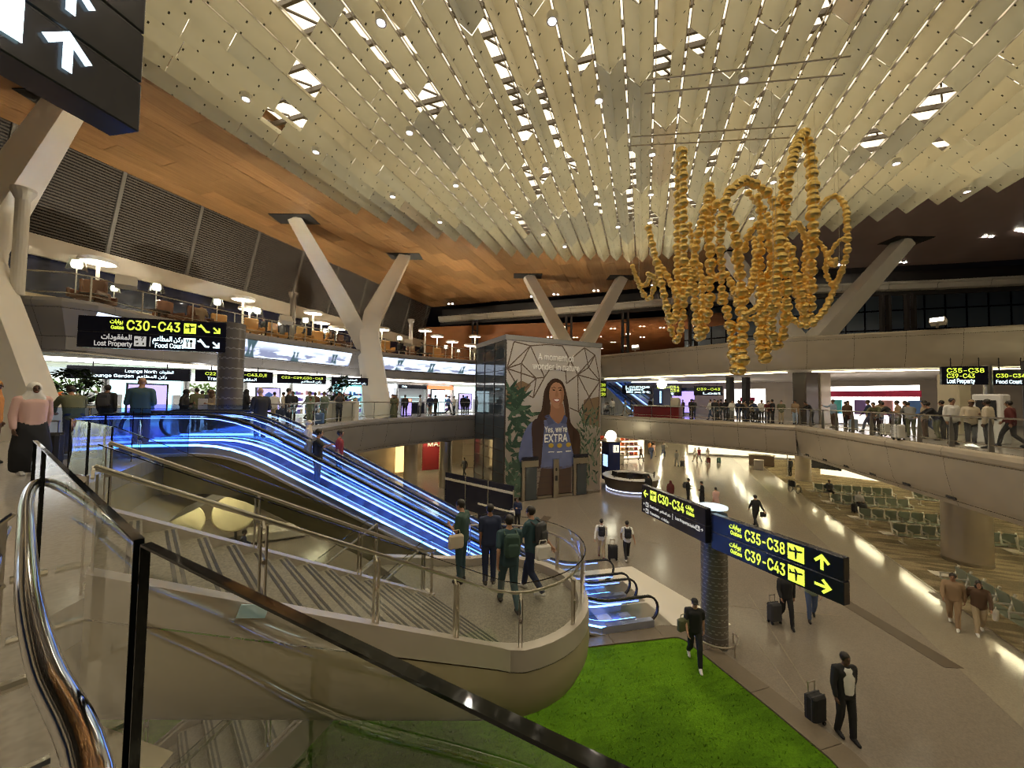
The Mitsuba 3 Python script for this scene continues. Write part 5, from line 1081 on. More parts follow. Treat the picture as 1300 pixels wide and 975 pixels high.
# ---------------------------------------------------------------- lounge on the top floor
shade_p = as_ply(lathe([(.20, .22), (.20, .20), (.30, -.22), (.30, -.24), (.29, -.24), (.19, .20)], 20), 30)
bulb_p = as_ply(lathe([(0, .17), (.13, .15), (.17, -.02), (.13, -.14), (0, -.16)][::-1], 14), 50)
pole_p = as_ply(tube([(0, 0, 0), (0, 0, 1.55)], .02, 8), 40); foot_p = as_ply(cyl((0, 0, 0), .16, .03, 16))
mush_p = as_ply(lathe([(0, .18), (.62, .18), (.68, .12), (.68, .0), (.60, -.0)], 26), 30); disc_p = as_ply(tm([[.6 * math.cos(a), .6 * math.sin(a), -.01] for a in np.arange(24) * math.pi / 12], [[0, j + 1, j] for j in range(1, 23)]))
mpole_p = as_ply(tube([(0, 0, 0), (0, 0, 2.2)], .07, 10), 40)
def shade_lamp(x, y, label, s=1.0):
    k = thing('shade_lamp', label, 'lamp', 'white shaded lamps in the lounge')
    part(k, 'pole', pole_p, 'mat_lamp_white', to=at(x, y, 10.3, 0, s)); part(k, 'foot', foot_p, 'mat_lamp_white', to=at(x, y, 10.3, 0, s))
    h = part(k, 'shade', shade_p, 'mat_glass', to=at(x, y, 10.3 + 1.6 * s, 0, s)); part(k, 'bulb', bulb_p, 'mat_emit', to=at(x, y, 10.3 + 1.6 * s, 0, s), emit=(4.5, 4.1, 3.1), weight=.12)
def mushroom_lamp(x, y, label, s=1.0, h=1.0):
    k = thing('mushroom_lamp', label, 'lamp', 'mushroom-shaped lamps in the lounge')
    part(k, 'pole', mpole_p, 'mat_lamp_white', to=at(x, y, 10.32).scale([s, s, h * s])); part(k, 'cap', mush_p, 'mat_lamp_white', to=at(x, y, 10.3 + 2.2 * h * s, 0, s)); part(k, 'disc', disc_p, 'mat_emit', to=at(x, y, 10.3 + 2.2 * h * s, 0, s), emit=(9, 8.2, 6.2), weight=.35)
ORD = ('first', 'second', 'third', 'fourth', 'fifth', 'sixth', 'seventh', 'eighth', 'ninth', 'tenth', 'eleventh', 'twelfth', 'thirteenth', 'fourteenth', 'fifteenth', 'sixteenth')
SH = [(-16.45, 14.36, 1.0, 'nearest tall shade lamp at the lounge rail, far left'), (-16.74, 16.03, .72, 'small low shade lamp right of the first mushroom lamp'), (-16.07, 17.21, .98, 'shade lamp over the C30-C43 sign beside the reading man'), (-15.46, 20.0, 1.0, 'shade lamp above the right end of the Lost Property board'), (-14.9, 22.32, 1.05, 'shade lamp between the two mushroom lamps above the first wide screen'), (-14.76, 24.42, .85, 'low shade lamp in the middle of the lounge rail'),
      (-13.49, 24.93, 1.05, 'shade lamp just left of a mushroom lamp near the white V column'), (-13.64, 27.92, .95, 'low shade lamp behind the left arm of the white V column'), (-11.57, 27.46, 1.05, 'shade lamp beside the joint of the white V column'), (-8.82, 31.9, .8, 'small shade lamp right of the white V column'), (-9.58, 32.44, 1.1, 'tall shade lamp right of the white V column'), (-6.09, 35.06, .9, 'shade lamp midway between V column and lift'), (-4.96, 35.28, .7, 'low shade lamp nearest the lift')]
for x, y, s, l in SH: shade_lamp(x, y, 'white ' + l, s)
MU = [(-17.37, 15.94, 1.0, 'big glowing mushroom lamp above the left end of the Lost Property board'), (-15.77, 22.34, 1.05, 'mushroom lamp above the sign column'), (-16.48, 23.95, .95, 'mushroom lamp set back behind the sign column'), (-13.69, 26.26, 1.1, 'mushroom lamp left of the white V column'), (-14.26, 28.55, 1.0, 'second mushroom lamp left of the white V column, set back'), (-13.35, 29.16, .85, 'lower mushroom lamp behind the left arm of the V column'),
      (-10.37, 30.41, .95, 'first mushroom lamp right of the white V column'), (-7.73, 33.88, 1.2, 'tallest mushroom lamp between V column and lift'), (-7.0, 35.54, 1.1, 'mushroom lamp right of the tallest one'), (-5.89, 37.38, 1.0, 'mushroom lamp third from the lift tower'), (-4.12, 37.45, .85, 'low mushroom lamp beside the lift tower'), (-3.82, 38.71, 1.35, 'mushroom lamp rising just left of the lift tower')]
for x, y, h, l in MU: mushroom_lamp(x, y, 'white ' + l, .9, h / .9)
seat_p = as_ply(rbox((0, 0, .38), (.75, .75, .18), .05), 30); back_p = as_ply(moved(rbox((0, .38, .8), (.75, .14, .8), .05), (0, 0, 0)), 30)
arm_p = {s: as_ply(rbox((s * .42, .05, .5), (.12, .8, .35), .04), 30) for s in (-1, 1)}; legs_p = as_ply(cat_([box((a, b, .15), (.05, .05, .3)) for a in (-.3, .3) for b in (-.3, .3)]))
def armchair(x, y, rz, label, m='mat_leather', s=1.0, z=10.3):
    k = thing('armchair', label, 'armchair', 'armchairs in the lounge')
    for n, p in (('seat', seat_p), ('backrest', back_p), ('armrest', arm_p[-1]), ('armrest', arm_p[1])): part(k, n, p, m, to=at(x, y, z + .02, rz, s))
    part(k, 'legs', legs_p, 'mat_dark_metal', to=at(x, y, z + .02, rz, s))
mat('seat_orange', (.62, .33, .11), .5)
def inl(i, o):
    p = np.asarray(L3_LEFT); t = np.gradient(p, axis=0); t /= np.linalg.norm(t, axis=1, keepdims=True); i0 = int(i); f = i - i0
    q = p[i0] * (1 - f) + p[min(i0 + 1, len(p) - 1)] * f; n = np.array([-t[i0][1], t[i0][0]]); return q + n * o, math.atan2(t[i0][1], t[i0][0])
for j, (i, o, m, l) in enumerate([(3.2, 1.1, 'mat_leather', 'brown armchair at the far left end of the lounge'), (5.2, 1.0, 'mat_leather', 'brown chaise beside the first shade lamp of the lounge'), (8.2, 1.2, 'mat_leather', 'brown round-backed chair left of the reading man'), (9.7, 1.1, 'mat_leather', 'brown chair the reading man sits in'), (11.2, 1.6, 'mat_seat_orange', 'orange-tan seat above the sign arrow'), (12.6, .95, 'mat_seat_orange', 'orange-tan seat right of the sign column top'),
        (14.2, 1.2, 'mat_seat_orange', 'orange-tan seat beside the dark lounge column'), (16.0, .8, 'mat_seat_orange', 'orange-tan seat over the first star of the wide screen'), (17.8, 1.3, 'mat_seat_orange', 'orange-tan seat over the middle of the wide screen'), (19.4, 1.2, 'mat_seat_orange', 'orange-tan seat near the right end of the wide screen'), (20.2, 1.0, 'mat_leather', 'brown chair just left of the V column'), (23.3, .9, 'mat_seat_orange', 'orange-tan seat just right of the V column'), (25.5, 1.8, 'mat_leather', 'brown chair midway to the lift'), (27.6, 1.8, 'mat_seat_orange', 'orange-tan seat nearest the lift')]):
    q, a = inl(i, o); armchair(q[0], q[1], a + RNG.uniform(-.3, .3), l, m, .98)
tab_p = as_ply(lathe([(0, .50), (.4, .50), (.4, .46), (.05, .44), (.05, .03), (.25, .02), (.25, 0), (0, 0)], 18), 30)
for i, o, l in [(4.3, .7, 'at the far left'), (7.4, .8, 'by the small shade lamp'), (10.4, .9, 'before the reading man'), (13.3, 1.0, 'by the sign column'), (16.0, .9, 'above the wide screen'), (18.7, .9, 'left of the V column'), (24.5, 1.0, 'right of the V column'), (26.5, 1.1, 'toward the lift')]:
    q, a = inl(i, o); obj('side_table', tab_p, 'mat_table_dark', 'small dark round table at the lounge rail ' + l, 'table', 'side tables in the lounge', to=at(q[0], q[1], 10.32))

# ---------------------------------------------------------------- information desk, totems, hoarding
def glow_ball(k, x, y, z, r): part(k, 'glow_ball', sphere((x, y, z), r, 3), 'mat_emit', smooth=True, emit=(7, 6.6, 4.8), weight=.8)
DX, DY = 9.7, 31.4
k = thing('information_desk', 'round white information desk with a dark base beside the blue totem', 'desk')
part(k, 'counter', lathe([(1.55, 1.02), (2.2, 1.02), (2.25, 1.06), (2.2, 1.10), (1.55, 1.10), (1.55, 1.02)], 48, (DX, DY, 0)), 'mat_white', smooth=30)
part(k, 'body', lathe([(1.9, .12), (2.05, .5), (2.1, 1.02)], 48, (DX, DY, 0)), 'mat_stone_dark', smooth=40)
part(k, 'base', lathe([(1.85, 0), (1.85, .14)], 48, (DX, DY, 0)), 'mat_grey')
part(k, 'light_ring', lathe([(1.93, .10), (1.96, .10), (1.96, .15), (1.93, .15), (1.93, .10)], 48, (DX, DY, 0)), 'mat_emit', emit=(1.5, 1.7, 2.6))
for a in (210, 250, 290, 330):
    x, y = DX + 1.8 * math.cos(math.radians(a)), DY + 1.8 * math.sin(math.radians(a))
    m = obj('desk_monitor', rbox((x, y, 1.38), (.5, .05, .34), .01, math.radians(a + 90)), 'mat_black', f'black monitor on the round information desk, {ORD[(a - 210) // 40]} from its left', 'monitor', 'monitors on the information desk'); part(m, 'stand', cyl((x, y, 1.1), .05, .12, 8), 'mat_dark_metal')
k = thing('information_totem', 'dark blue information totem with a glowing ball on top, beside the round desk', 'totem')
part(k, 'body', rbox((8.75, 34.0, 1.85), (1.15, 1.15, 3.3), .03, .3), 'mat_navy'); part(k, 'cap', rbox((8.75, 34.0, 3.53), (1.35, 1.35, .1), .02, .3), 'mat_brushed'); glow_ball(k, 8.75, 34.0, 4.0, .47)
ib = part(k, 'info_panel', box((9.05, 33.38, 2.95), (.55, .04, .62), .3), 'mat_emit', emit=(.85, .78, .6)); m = text2d('i', .36); part(ib, 'lettering', framed(m, (8.99, 33.30, 2.78), np.array([math.cos(.3), math.sin(.3), 0]), np.array([0, 0, 1.0]), np.array([math.sin(.3), -math.cos(.3), 0])), 'mat_black')
part(k, 'side_screen', box((8.22, 33.75, 1.9), (.04, .7, 1.0), .3), 'mat_emit', emit=(.5, .8, 1.3))
k = thing('information_totem', 'dark blue totem with a glowing ball on the upper floor, before the far blue escalator', 'totem')
part(k, 'body', rbox((15.0, 38.6, 7.45), (1.15, 1.15, 1.8), .03, .5), 'mat_navy'); part(k, 'legs', cat_([cyl((15 + a, 38.6 + b, 5.6), .08, 1.0, 8) for a in (-.4, .4) for b in (-.4, .4)]), 'mat_brushed'); glow_ball(k, 15.0, 38.6, 8.82, .47)
part(k, 'info_panel', box((14.72, 37.98, 7.5), (.5, .04, 1.2), .5), 'mat_emit', emit=(.5, .85, 1.1))
Ha, Hb = np.array([-4.34, 26.1]), np.array([.22, 22.24]); hu = unit(Hb - Ha); hn = np.array([-hu[1], hu[0]]) * -1; hang_ = math.atan2(hu[1], hu[0])
k = thing('hoarding', 'black site hoarding of three panels with a white rail, behind the escalator foot', 'hoarding')
HL = np.linalg.norm(Hb - Ha)
for i in range(3):
    c = Ha + hu * HL * (i + .5) / 3; part(k, 'panel', rbox((c[0], c[1], 1.07), (HL / 3 - .03, .08, 2.1), .01, hang_), 'mat_navy_dark')
part(k, 'rail', bar((*(Ha + hn * .07), 1.72), (*(Hb + hn * .07), 1.72), .05, .14), 'mat_offwhite')
for i in range(4): c = Ha + hu * HL * i / 3 + hn * .05; part(k, 'upright', bar((*c, 0), (*c, 2.12 if i < 3 else 1.9), .05, .06, (hn[0], hn[1], 0)), 'mat_brushed')
k = thing('hoarding', 'low dark end section of the hoarding nearer the escalator foot', 'hoarding')
part(k, 'panel', rbox((-.8, 21.2, .6), (2.6, .08, 1.1), .01, hang_), 'mat_navy_dark'); part(k, 'rail', bar((-1.8, 22.0, 1.17), (.2, 20.35, 1.17), .06, .08), 'mat_offwhite')
obj('floor_sign', prism([(1.3, 21.2), (1.75, 21.4), (2.5, 23.6), (2.05, 23.8)], 0.0, .02), 'mat_stone_dark', 'dark slanted floor plate on the terrazzo behind the travellers on the landing', 'floor plate')

# lower concourse behind: shop, columns, pods
k = thing('kiosk_shop', 'brightly lit shop with orange shelves behind the information desk', 'shop')
part(k, 'lit_wall', box((12.9, 46.9, 1.7), (7.6, .1, 3.2), .35), 'mat_emit', emit=(1.5, 1.25, .85), weight=.6)
for i, z in enumerate((.5, 1.1, 1.7, 2.3)):
    sh = part(k, 'shelf', box((12.6, 46.3, z), (6.6, .5, .06), .35), 'mat_offwhite')
    for q in range(10): part(sh, 'goods_box', rbox((9.8 + q * .6, 45.4 + q * .215, z + .2), (.4, .3, .32), .01, .35), 'mat_' + RNG.choice(('orange', 'leather', 'seat_orange', 'offwhite', 'red_dark')))
part(k, 'counter', rbox((11.0, 43.4, .55), (3.4, .7, 1.1), .03, .35), 'mat_offwhite')
part(k, 'red_poster', box((10.4, 45.7, 2.9), (1.3, .05, .9), .35), 'mat_c_redsign')
kb = [(-13.0, 27.0, 1.6), ]
def round_column(label, x, y, z0, z1, r, m='mat_beige_wall'):
    k = thing('round_column', label, 'column'); part(k, 'shaft', lathe([(r, z0), (r, z1)], 32, (x, y, 0)), m, smooth=True); part(k, 'collar', lathe([(r + .01, z0), (r + .02, z0 + .15), (r + .01, z0 + .16)], 32, (x, y, 0)), 'mat_brushed')
round_column('thick round column rising from the gate carpet to the right-hand walkway', 20.9, 17.9, .012, 3.62, .80, 'mat_fascia')
round_column('round column at the far edge of the carpet by the parked wheelchair', 27.0, 35.9, .012, 3.62, .62, 'mat_fascia')
round_column('polished round column behind the escalators under the curved edge', -5.2, 31.0, 0, 3.65, .5, 'mat_brushed')
round_column('beige round column left of the polished one behind the escalators', -8.1, 31.5, 0, 3.65, .55, 'mat_fascia')
def sq_column(label, x, y, w, d, m='mat_dark_metal'): obj('square_column', rbox((x, y, 7.5), (w, d, 3.8), .05, .3), m, label, 'column')
sq_column('thick dark square column on the upper walkway behind the corner of the railing', 21.6, 28.4, 1.3, 1.0, 'mat_stone_dark'); sq_column('pale square column beside the thick dark one', 23.1, 28.9, 1.1, .8, 'mat_fascia')
sq_column('dark column in front of the beige wall at the back of the upper floor', 19.5, 34.5, .5, .5); sq_column('second dark column just right of it before the beige wall', 21.0, 34.6, .5, .5)
sq_column('wide dark column right of the bright pink shop', 26.2, 18.8, 1.5, 1.2)
obj('menu_wall', rbox((-7.2, 36.8, 1.8), (2.4, .2, 3.0), .03, .5), 'mat_red_dark', 'dark red shop sign wall under the curved edge behind the escalators', 'sign')
part('menu_wall', 'lettering', framed(text2d('MAX', .5), (-7.85, 36.3, 2.5), np.array([math.cos(.5), math.sin(.5), 0]), np.array([0, 0, 1.0]), np.array([math.sin(.5), -math.cos(.5), 0])), 'mat_offwhite')
obj('tiled_wall', cat_([box((-2.6 + .8 * c, 40.4 + .28 * c, .62 + 1.18 * r), (1.52, .1, 1.14), .34) for c in range(-2, 5, 2) for r in range(3)]), 'mat_cream_wall', 'cream wall of large tiles seen under the curved upper floor edge', 'wall')
k = thing('orange_lit_niche', 'warm lit niche of a shop under the curved edge behind the escalators', 'niche'); part(k, 'light', box((-9.6, 35.0, 1.8), (1.6, .1, 2.8), .6), 'mat_emit', emit=(1.3, .85, .3), weight=.3)
def pod(x, y, z, label, face):
    k = thing('round_pod', label, 'seat pod'); 
    v = lathe([(0, .0), (.86, .0), (.9, .03), (.86, .08), (0, .08)], 36); q = np.asarray(v.vertices)
    a = math.radians(62); R = np.array([[1, 0, 0], [0, math.cos(a), -math.sin(a)], [0, math.sin(a), math.cos(a)]]); q = q @ R.T; c, s = math.cos(face), math.sin(face)
    part(k, 'disc', tm(q @ np.array([[c, s, 0], [-s, c, 0], [0, 0, 1]]) + [x, y, z], v.faces), 'mat_pod', smooth=30); part(k, 'stem', tube([(x, y, z), (x, y + .2, 0)], .06, 8), 'mat_dark_metal'); part(k, 'foot', cyl((x, y + .2, 0), .4, .04, 20), 'mat_dark_metal')
scene['mat_pod'] = {'type': 'twosided', 'nested': {'type': 'diffuse', 'reflectance': rgb((.80, .72, .48))}}
pod(-13.4, 19.0, 1.35, 'large cream round disc of a seat pod below the escalators, right of a second one', .65); pod(-14.6, 17.3, 1.35, 'large cream round disc of a seat pod below the escalators, half behind a stair post', .65); 
lp = obj('pod_lamp', cyl((-13.6, 17.6, 3.5), .5, .08, 24), 'mat_emit', 'round ceiling lamp over the cream seat pods below the escalators', 'lamp', emit=(16, 13.5, 8.5), weight=.8)
for x, y, l in ((-11.6, 19.5, 'left'), (-8.6, 22.4, 'right')): obj('lounge_bench', rbox((x, y, .3), (2.6, 1.2, .45), .06, .5), 'mat_offwhite', f'low cream bench on the {l} under the escalators', 'bench')

# ---------------------------------------------------------------- gate seats
sb = rbox((0, 0, .42), (.52, .48, .05), .02); bb = tm(np.asarray(rbox((0, 0, 0), (.52, .05, .50), .02).vertices) @ np.array([[1, 0, 0], [0, math.cos(-.22), math.sin(-.22)], [0, -math.sin(-.22), math.cos(-.22)]]).T + [0, .27, .70], rbox((0, 0, 0), (.52, .05, .50), .02).faces)
SEAT, BACK = as_ply(sb, 30), as_ply(bb, 30)
ARM = as_ply(cat_([bar((0, -.22, .62), (0, .22, .64), .06, .04), bar((0, .20, .42), (0, .36, .98), .06, .05), bar((0, -.2, .62), (0, -.2, .42), .03, .03)]), False)
LEG = as_ply(cat_([bar((0, -.3, .02), (0, .3, .02), .05, .04), bar((0, 0, .02), (0, 0, .36), .05, .06)])); 
TAB = as_ply(rbox((0, -.02, .44), (.5, .5, .03), .01))
def bench(x, y, rz, n, label, table=True):
    k = thing('gate_bench', label, 'bench', 'rows of linked gate seats')
    c, s = math.cos(rz), math.sin(rz)
    def to(d): return at(x + c * d, y + s * d, 0.012, rz)
    part(k, 'beam', bar((x - c * .35, y - s * .35, .36), (x + c * (n * .6), y + s * (n * .6), .36), .08, .08), 'mat_seat_frame')
    for i in range(n):
        part(k, 'seat', SEAT, 'mat_seat_green', to=to(.3 + i * .6)); part(k, 'backrest', BACK, 'mat_seat_green', to=to(.3 + i * .6)); part(k, 'armrest', ARM, 'mat_seat_frame', to=to(i * .6))
    part(k, 'armrest', ARM, 'mat_seat_frame', to=to(n * .6))
    for i in range(0, n + 1, 3): part(k, 'leg', LEG, 'mat_seat_frame', to=to(i * .6 + (.3 if i == 0 else 0)))
    if table: part(k, 'end_table', TAB, 'mat_offwhite', to=to(-.35))
BR = math.atan2(-.324, .946)
bench(16.95, 15.2, math.atan2(-.946, -.324), 8, 'gate bench: dark green row nearest the viewer, along the right edge')
for x, y, n, l in ((19.9, 20.2, 8, 'first cross row behind the nearest bench, left of the column'), (20.7, 23.0, 8, 'second of the cross rows, pale end tables at its left'), (21.9, 26.5, 7, 'third of the cross rows, where a person in white sits'), (23.4, 29.9, 8, 'fourth of the cross rows, right of the parked wheelchair'), (29.0, 27.9, 5, 'row seen under the walkway edge beyond the third cross row'), (23.6, 18.0, 5, 'row right of the thick round column under the walkway')):
    bench(x, y, BR, n, 'gate bench: ' + l)
def wheelchair(x, y, rz, label):
    k = thing('wheelchair', label, 'wheelchair'); w = []
    for s in (-.28, .28):
        part(k, 'wheel', moved(tube([(s, .3 * math.cos(a), .3 + .3 * math.sin(a)) for a in np.linspace(0, 2 * math.pi, 21)], .022, 6), (x, y, .012), rz), 'mat_rubber')
        part(k, 'front_wheel', moved(tube([(s, -.42 + .1 * math.cos(a), .1 + .1 * math.sin(a)) for a in np.linspace(0, 2 * math.pi, 13)], .018, 6), (x, y, .012), rz), 'mat_rubber')
        part(k, 'frame', moved(cat_([bar((s, .28, .3), (s, .34, .95), .03, .03), bar((s, .28, .5), (s, -.3, .5), .03, .03), bar((s, -.3, .5), (s, -.45, .1), .03, .03), bar((s, .34, .95), (s, .48, .97), .03, .03), bar((s, .25, .7), (s, -.15, .7), .05, .04)]), (x, y, .012), rz), 'mat_chrome')
    part(k, 'seat', moved(rbox((0, -.02, .5), (.52, .5, .05), .02), (x, y, .012), rz), 'mat_black'); part(k, 'backrest', moved(rbox((0, .3, .75), (.52, .05, .45), .02), (x, y, .012), rz), 'mat_black'); part(k, 'footrest', moved(box((0, -.5, .1), (.4, .15, .02)), (x, y, .012), rz), 'mat_chrome')
wheelchair(22.6, 31.0, 2.0, 'black wheelchair parked by the far round column')
k = thing('service_desk', 'dark gate desk with a pale bin beside it, far side of the carpet', 'desk'); part(k, 'body', rbox((28.4, 44.0, .6), (2.4, .9, 1.15), .04, -.6), 'mat_table_dark'); part(k, 'top', rbox((28.4, 44.0, 1.2), (2.6, 1.1, .06), .02, -.6), 'mat_offwhite')
obj('litter_bin', rbox((26.3, 41.2, .55), (.9, .6, 1.05), .03, -.6), 'mat_brushed', 'brushed steel litter bin in front of the far dark gate desk', 'bin')
k = thing('end_wall', 'long bright cream wall at the far end of the gate carpet', 'wall'); part(k, 'panel', bar((24.0, 52.6, 1.5), (37.0, 48.4, 1.5), .1, 2.9), 'mat_emit', emit=(1.0, .88, .58), weight=.5); part(k, 'skirting', bar((24.0, 52.5, .1), (37.0, 48.3, .1), .12, .2), 'mat_grey')  # lamplight on this far wall is put in as its own emission
k = thing('gate_screen_wall', 'bright cream wall with a dark screen behind the gate seats', 'wall'); part(k, 'panel', box((33.5, 36.5, 1.75), (7.0, .1, 3.4), -.85), 'mat_emit', emit=(1.15, 1.0, .62), weight=.5); part(k, 'dark_screen', rbox((31.3, 38.6, 1.35), (2.4, .1, 1.5), .02, -.85), 'mat_black')  # cream panel glows by itself in place of light falling on it
obj('post_stand', cat_([cyl((27.0, 37.9, 0), .2, .03, 12), cyl((27.0, 37.9, 0), .04, 3.5, 8)]), 'mat_brushed', 'thin steel pole left of the bright cream wall', 'pole')
# right-hand upper floor: shops and counters
k = thing('shopfront', 'bright pink and white shop at the back of the right-hand upper floor', 'shop')
part(k, 'lit_back_panel', bar((23.5, 31.6, 7.0), (26.4, 25.0, 7.0), .1, 2.6), 'mat_emit', emit=(1.5, 1.35, 1.3), weight=.6)
part(k, 'header', bar((23.3, 31.4, 8.25), (26.2, 24.8, 8.25), .14, .32), 'mat_emit', emit=(1.4, 1.3, 1.2)); part(k, 'pink_band', bar((23.3, 31.3, 7.85), (26.2, 24.7, 7.85), .12, .40), 'mat_c_pinkband')
flat('pinkband', (.55, .03, .12))
part(k, 'pink_corner', bar((23.3, 31.3, 7.0), (23.8, 30.1, 7.0), .14, 1.6), 'mat_c_pinkband')
for q in range(7): part(k, 'spot', sphere((23.3 + q * .46, 31.2 - q * 1.05, 8.2), .09, 1), 'mat_emit', emit=(7, 6.5, 5.5))
for q in range(5): part(k, 'product_panel', bar((23.5 + q * .6, 30.4 - q * 1.3, 6.9), (23.75 + q * .6, 29.8 - q * 1.3, 6.9), .12, 1.0), 'mat_c_' + ('blue', 'cyan', 'violet', 'pink', 'blue')[q])
k = thing('shopfront', 'small white-framed pink shop left of the pale square column', 'shop'); part(k, 'frame', bar((21.0, 38.2, 7.1), (23.4, 35.6, 7.1), .1, 2.6), 'mat_emit', emit=(1.3, 1.2, 1.1), weight=.3); part(k, 'sign', bar((21.9, 37.0, 7.4), (22.7, 36.1, 7.4), .1, .35), 'mat_c_pinkband')
k = thing('white_kiosk', 'white machine with a dark screen behind the right-hand railing', 'kiosk'); part(k, 'body', rbox((19.6, 15.8, 6.6), (.5, .9, 2.0), .05, .2), 'mat_white'); part(k, 'screen', box((19.33, 15.75, 6.95), (.02, .6, .8), .2), 'mat_black')
k = thing('blue_screen_shop', 'purple lit screen under a dark blue header at the back of the upper floor', 'screen'); part(k, 'screen', box((19.3, 43.5, 7.1), (2.4, .1, 2.4), -.75), 'mat_emit', emit=(.55, .4, 1.5), weight=.2); part(k, 'header', box((19.5, 43.2, 8.45), (3.4, .3, .4), -.75), 'mat_navy')
k = thing('cafe_counter', 'dark red cafe counter with a pale top at the back edge of the upper floor', 'counter'); part(k, 'body', rbox((13.6, 36.2, 6.1), (4.6, .8, 1.0), .03, -.88), 'mat_red_dark'); part(k, 'top', rbox((13.6, 36.2, 6.63), (4.8, 1.0, .06), .02, -.88), 'mat_offwhite')
obj('cream_booth', rbox((16.8, 42.0, 6.7), (3.0, .4, 1.6), .2, -.6), 'mat_cream_wall', 'cream curved booth wall at the back of the upper floor', 'wall')
obj('lit_column_panel', rbox((23.6, 20.6, 7.2), (.9, .9, 3.2), .05, .2), 'mat_cream_wall', 'pale lit column panel right of the wide dark column', 'column')
for q, (x, y) in enumerate(((12.5, 50.0), (14.6, 48.4))):
    k = thing('far_escalator', f'far blue-lit escalator rising at the back of the upper floor, {("left", "right")[q]} of the two', 'escalator')
    a, b_ = np.array([x + 2.4, y - 4.0, 5.7]), np.array([x - 2.2, y + 1.0, 10.2])
    for o in (-.5, .5):
        w = np.array([.75, .66, 0]) * o
        part(k, 'balustrade', bar(a + w + [0, 0, .4], b_ + w + [0, 0, .4], .04, .8), 'mat_glass_blue'); part(k, 'light_strip', bar(a + w * 1.05 + [0, 0, .1], b_ + w * 1.05 + [0, 0, .1], .05, .1), 'mat_emit', emit=(.6, 1.4, 3.8)); part(k, 'handrail', bar(a + w + [0, 0, .85], b_ + w + [0, 0, .85], .08, .06), 'mat_rubber')
    part(k, 'truss', bar(a, b_, 1.0, .3), 'mat_skirt')
obj('stair_wall', prism(Polygon([(0, 0), (5.2, 0), (0, 4.4)]), 0, .15).apply_transform(np.array([[.68, 0, .7, 10.6], [-.73, 0, .7, 48.6], [0, 1, 0, 5.6], [0, 0, 0, 1]])), 'mat_offwhite', 'pale wedge-shaped side wall under the far escalators', 'wall')
# line lamps under slabs
LM = (STRIP[0] * .45, STRIP[1] * .45, STRIP[2] * .45)
struct('ceiling_light_10', cat_([bar((9.4, 39.0, 9.25), (19.2, 26.9, 9.25), .12, .06), bar((20.4, 26.2, 9.25), (32.0, 19.6, 9.25), .12, .06)]), 'mat_emit', 'pale line lamp under the top floor slab at the back', emit=LM, weight=1.6)
struct('ceiling_light_11', cat_([bar((14, 45.0, 9.25), (18, 42.0, 9.25), .3, .06), bar((18.0, 46.0, 9.25), (24.0, 39.5, 9.25), .25, .06), bar((24.5, 17.0, 9.25), (33.0, 13.5, 9.25), .3, .06), bar((26, 12, 9.25), (36, 8, 9.25), .3, .06)]), 'mat_emit', 'warm line lamps in the upper concourse ceiling on the right', emit=LM, weight=.8)
def along(s, t0, t1, z=3.6, w=.16):
    a = np.array([14.867, 11.4]) + np.array([.924, -.383]) * s; d = np.array([.383, .924]); return bar((*(a + d * t0), z), (*(a + d * t1), z), w, .04)
LS = tuple(c * 1.6 for c in STRIP)
struct('ceiling_light_20', cat_([along(4.0, t, t + 4.2) for t in np.arange(-14, 50, 6.5)]), 'mat_emit', 'row of line lamps under the right-hand slab', emit=LS, weight=1.6)
struct('ceiling_light_21', cat_([along(9.5, t, t + 4.2) for t in np.arange(-8, 46, 6.5)]), 'mat_emit', 'second row of line lamps over the gate seats', emit=[c * 1.7 for c in LS], weight=1.8)
struct('ceiling_light_22', cat_([along(s, t, t + 4.0) for s in (-1.5, -7.0, -11.0) for t in np.arange(24, 66, 6.0)]), 'mat_emit', 'line lamps over the far lower corridor', emit=[c * 2.2 for c in LS], weight=2.5)
struct('ceiling_light_23', cat_([bar((-8.5 + .6 * i, 33 + i * 1.6, 3.6), (-6.5 + .6 * i, 36.5 + i * 1.6, 3.6), .2, .04) for i in range(3)] + [bar((-13, 16 + 3 * i, 3.6), (-12.6, 18 + 3 * i, 3.6), .16, .04) for i in range(4)]), 'mat_emit', 'line lamps under the slab behind the escalators', emit=LS, weight=.8)
# flood lamps on the parapet of the top floor
def floodlamp(x, y, z, tx, ty, tz, label, inten, cone=38, vis=True):
    p, q = np.array([x, y, z], float), np.array([tx, ty, tz], float); d = unit(q - p)
    k = thing('flood_lamp', label, 'flood lamp', 'flood lamps on the parapets')
    part(k, 'housing', bar(p - d * .45, p + d * .0, .62, .30), 'mat_plaster'); part(k, 'lens', bar(p, p + d * .01, .54, .24), 'mat_emit', emit=(5, 4.6, 3.6)); part(k, 'bracket', bar(p - d * .25, (p[0], p[1], z - .45), .1, .06), 'mat_brushed')
    scene['light_' + k] = {'type': 'spot', 'to_world': T().look_at(origin=(p + d * .06).tolist(), target=q.tolist(), up=[0, 0, 1]), 'intensity': rgb([inten * c for c in (1.0, .90, .68)]), 'cutoff_angle': float(cone), 'beam_width': cone * .55}
floodlamp(10.9, 34.2, 11.95, 3, 20, 18, 'flood lamp on the back parapet aimed up at the ceiling, near the lift', 230, 50)
floodlamp(23.9, 21.6, 11.95, 10, 14, 18, 'flood lamp on the right-hand parapet right of the gold sculpture', 110, 55)
floodlamp(-13.2, 22.2, 11.6, -17.5, 26.0, 18.4, 'small flood lamp at the lounge rail washing the wood soffit', 120, 75)
floodlamp(-15.2, 15.0, 11.6, -17.5, 17.5, 18.4, 'small flood lamp at the left end of the lounge rail washing the wood soffit', 120, 75)
floodlamp(-8.3, 30.6, 11.6, -9.0, 36.0, 18.4, 'small flood lamp at the lounge rail right of the V column washing the wood soffit', 190, 75)
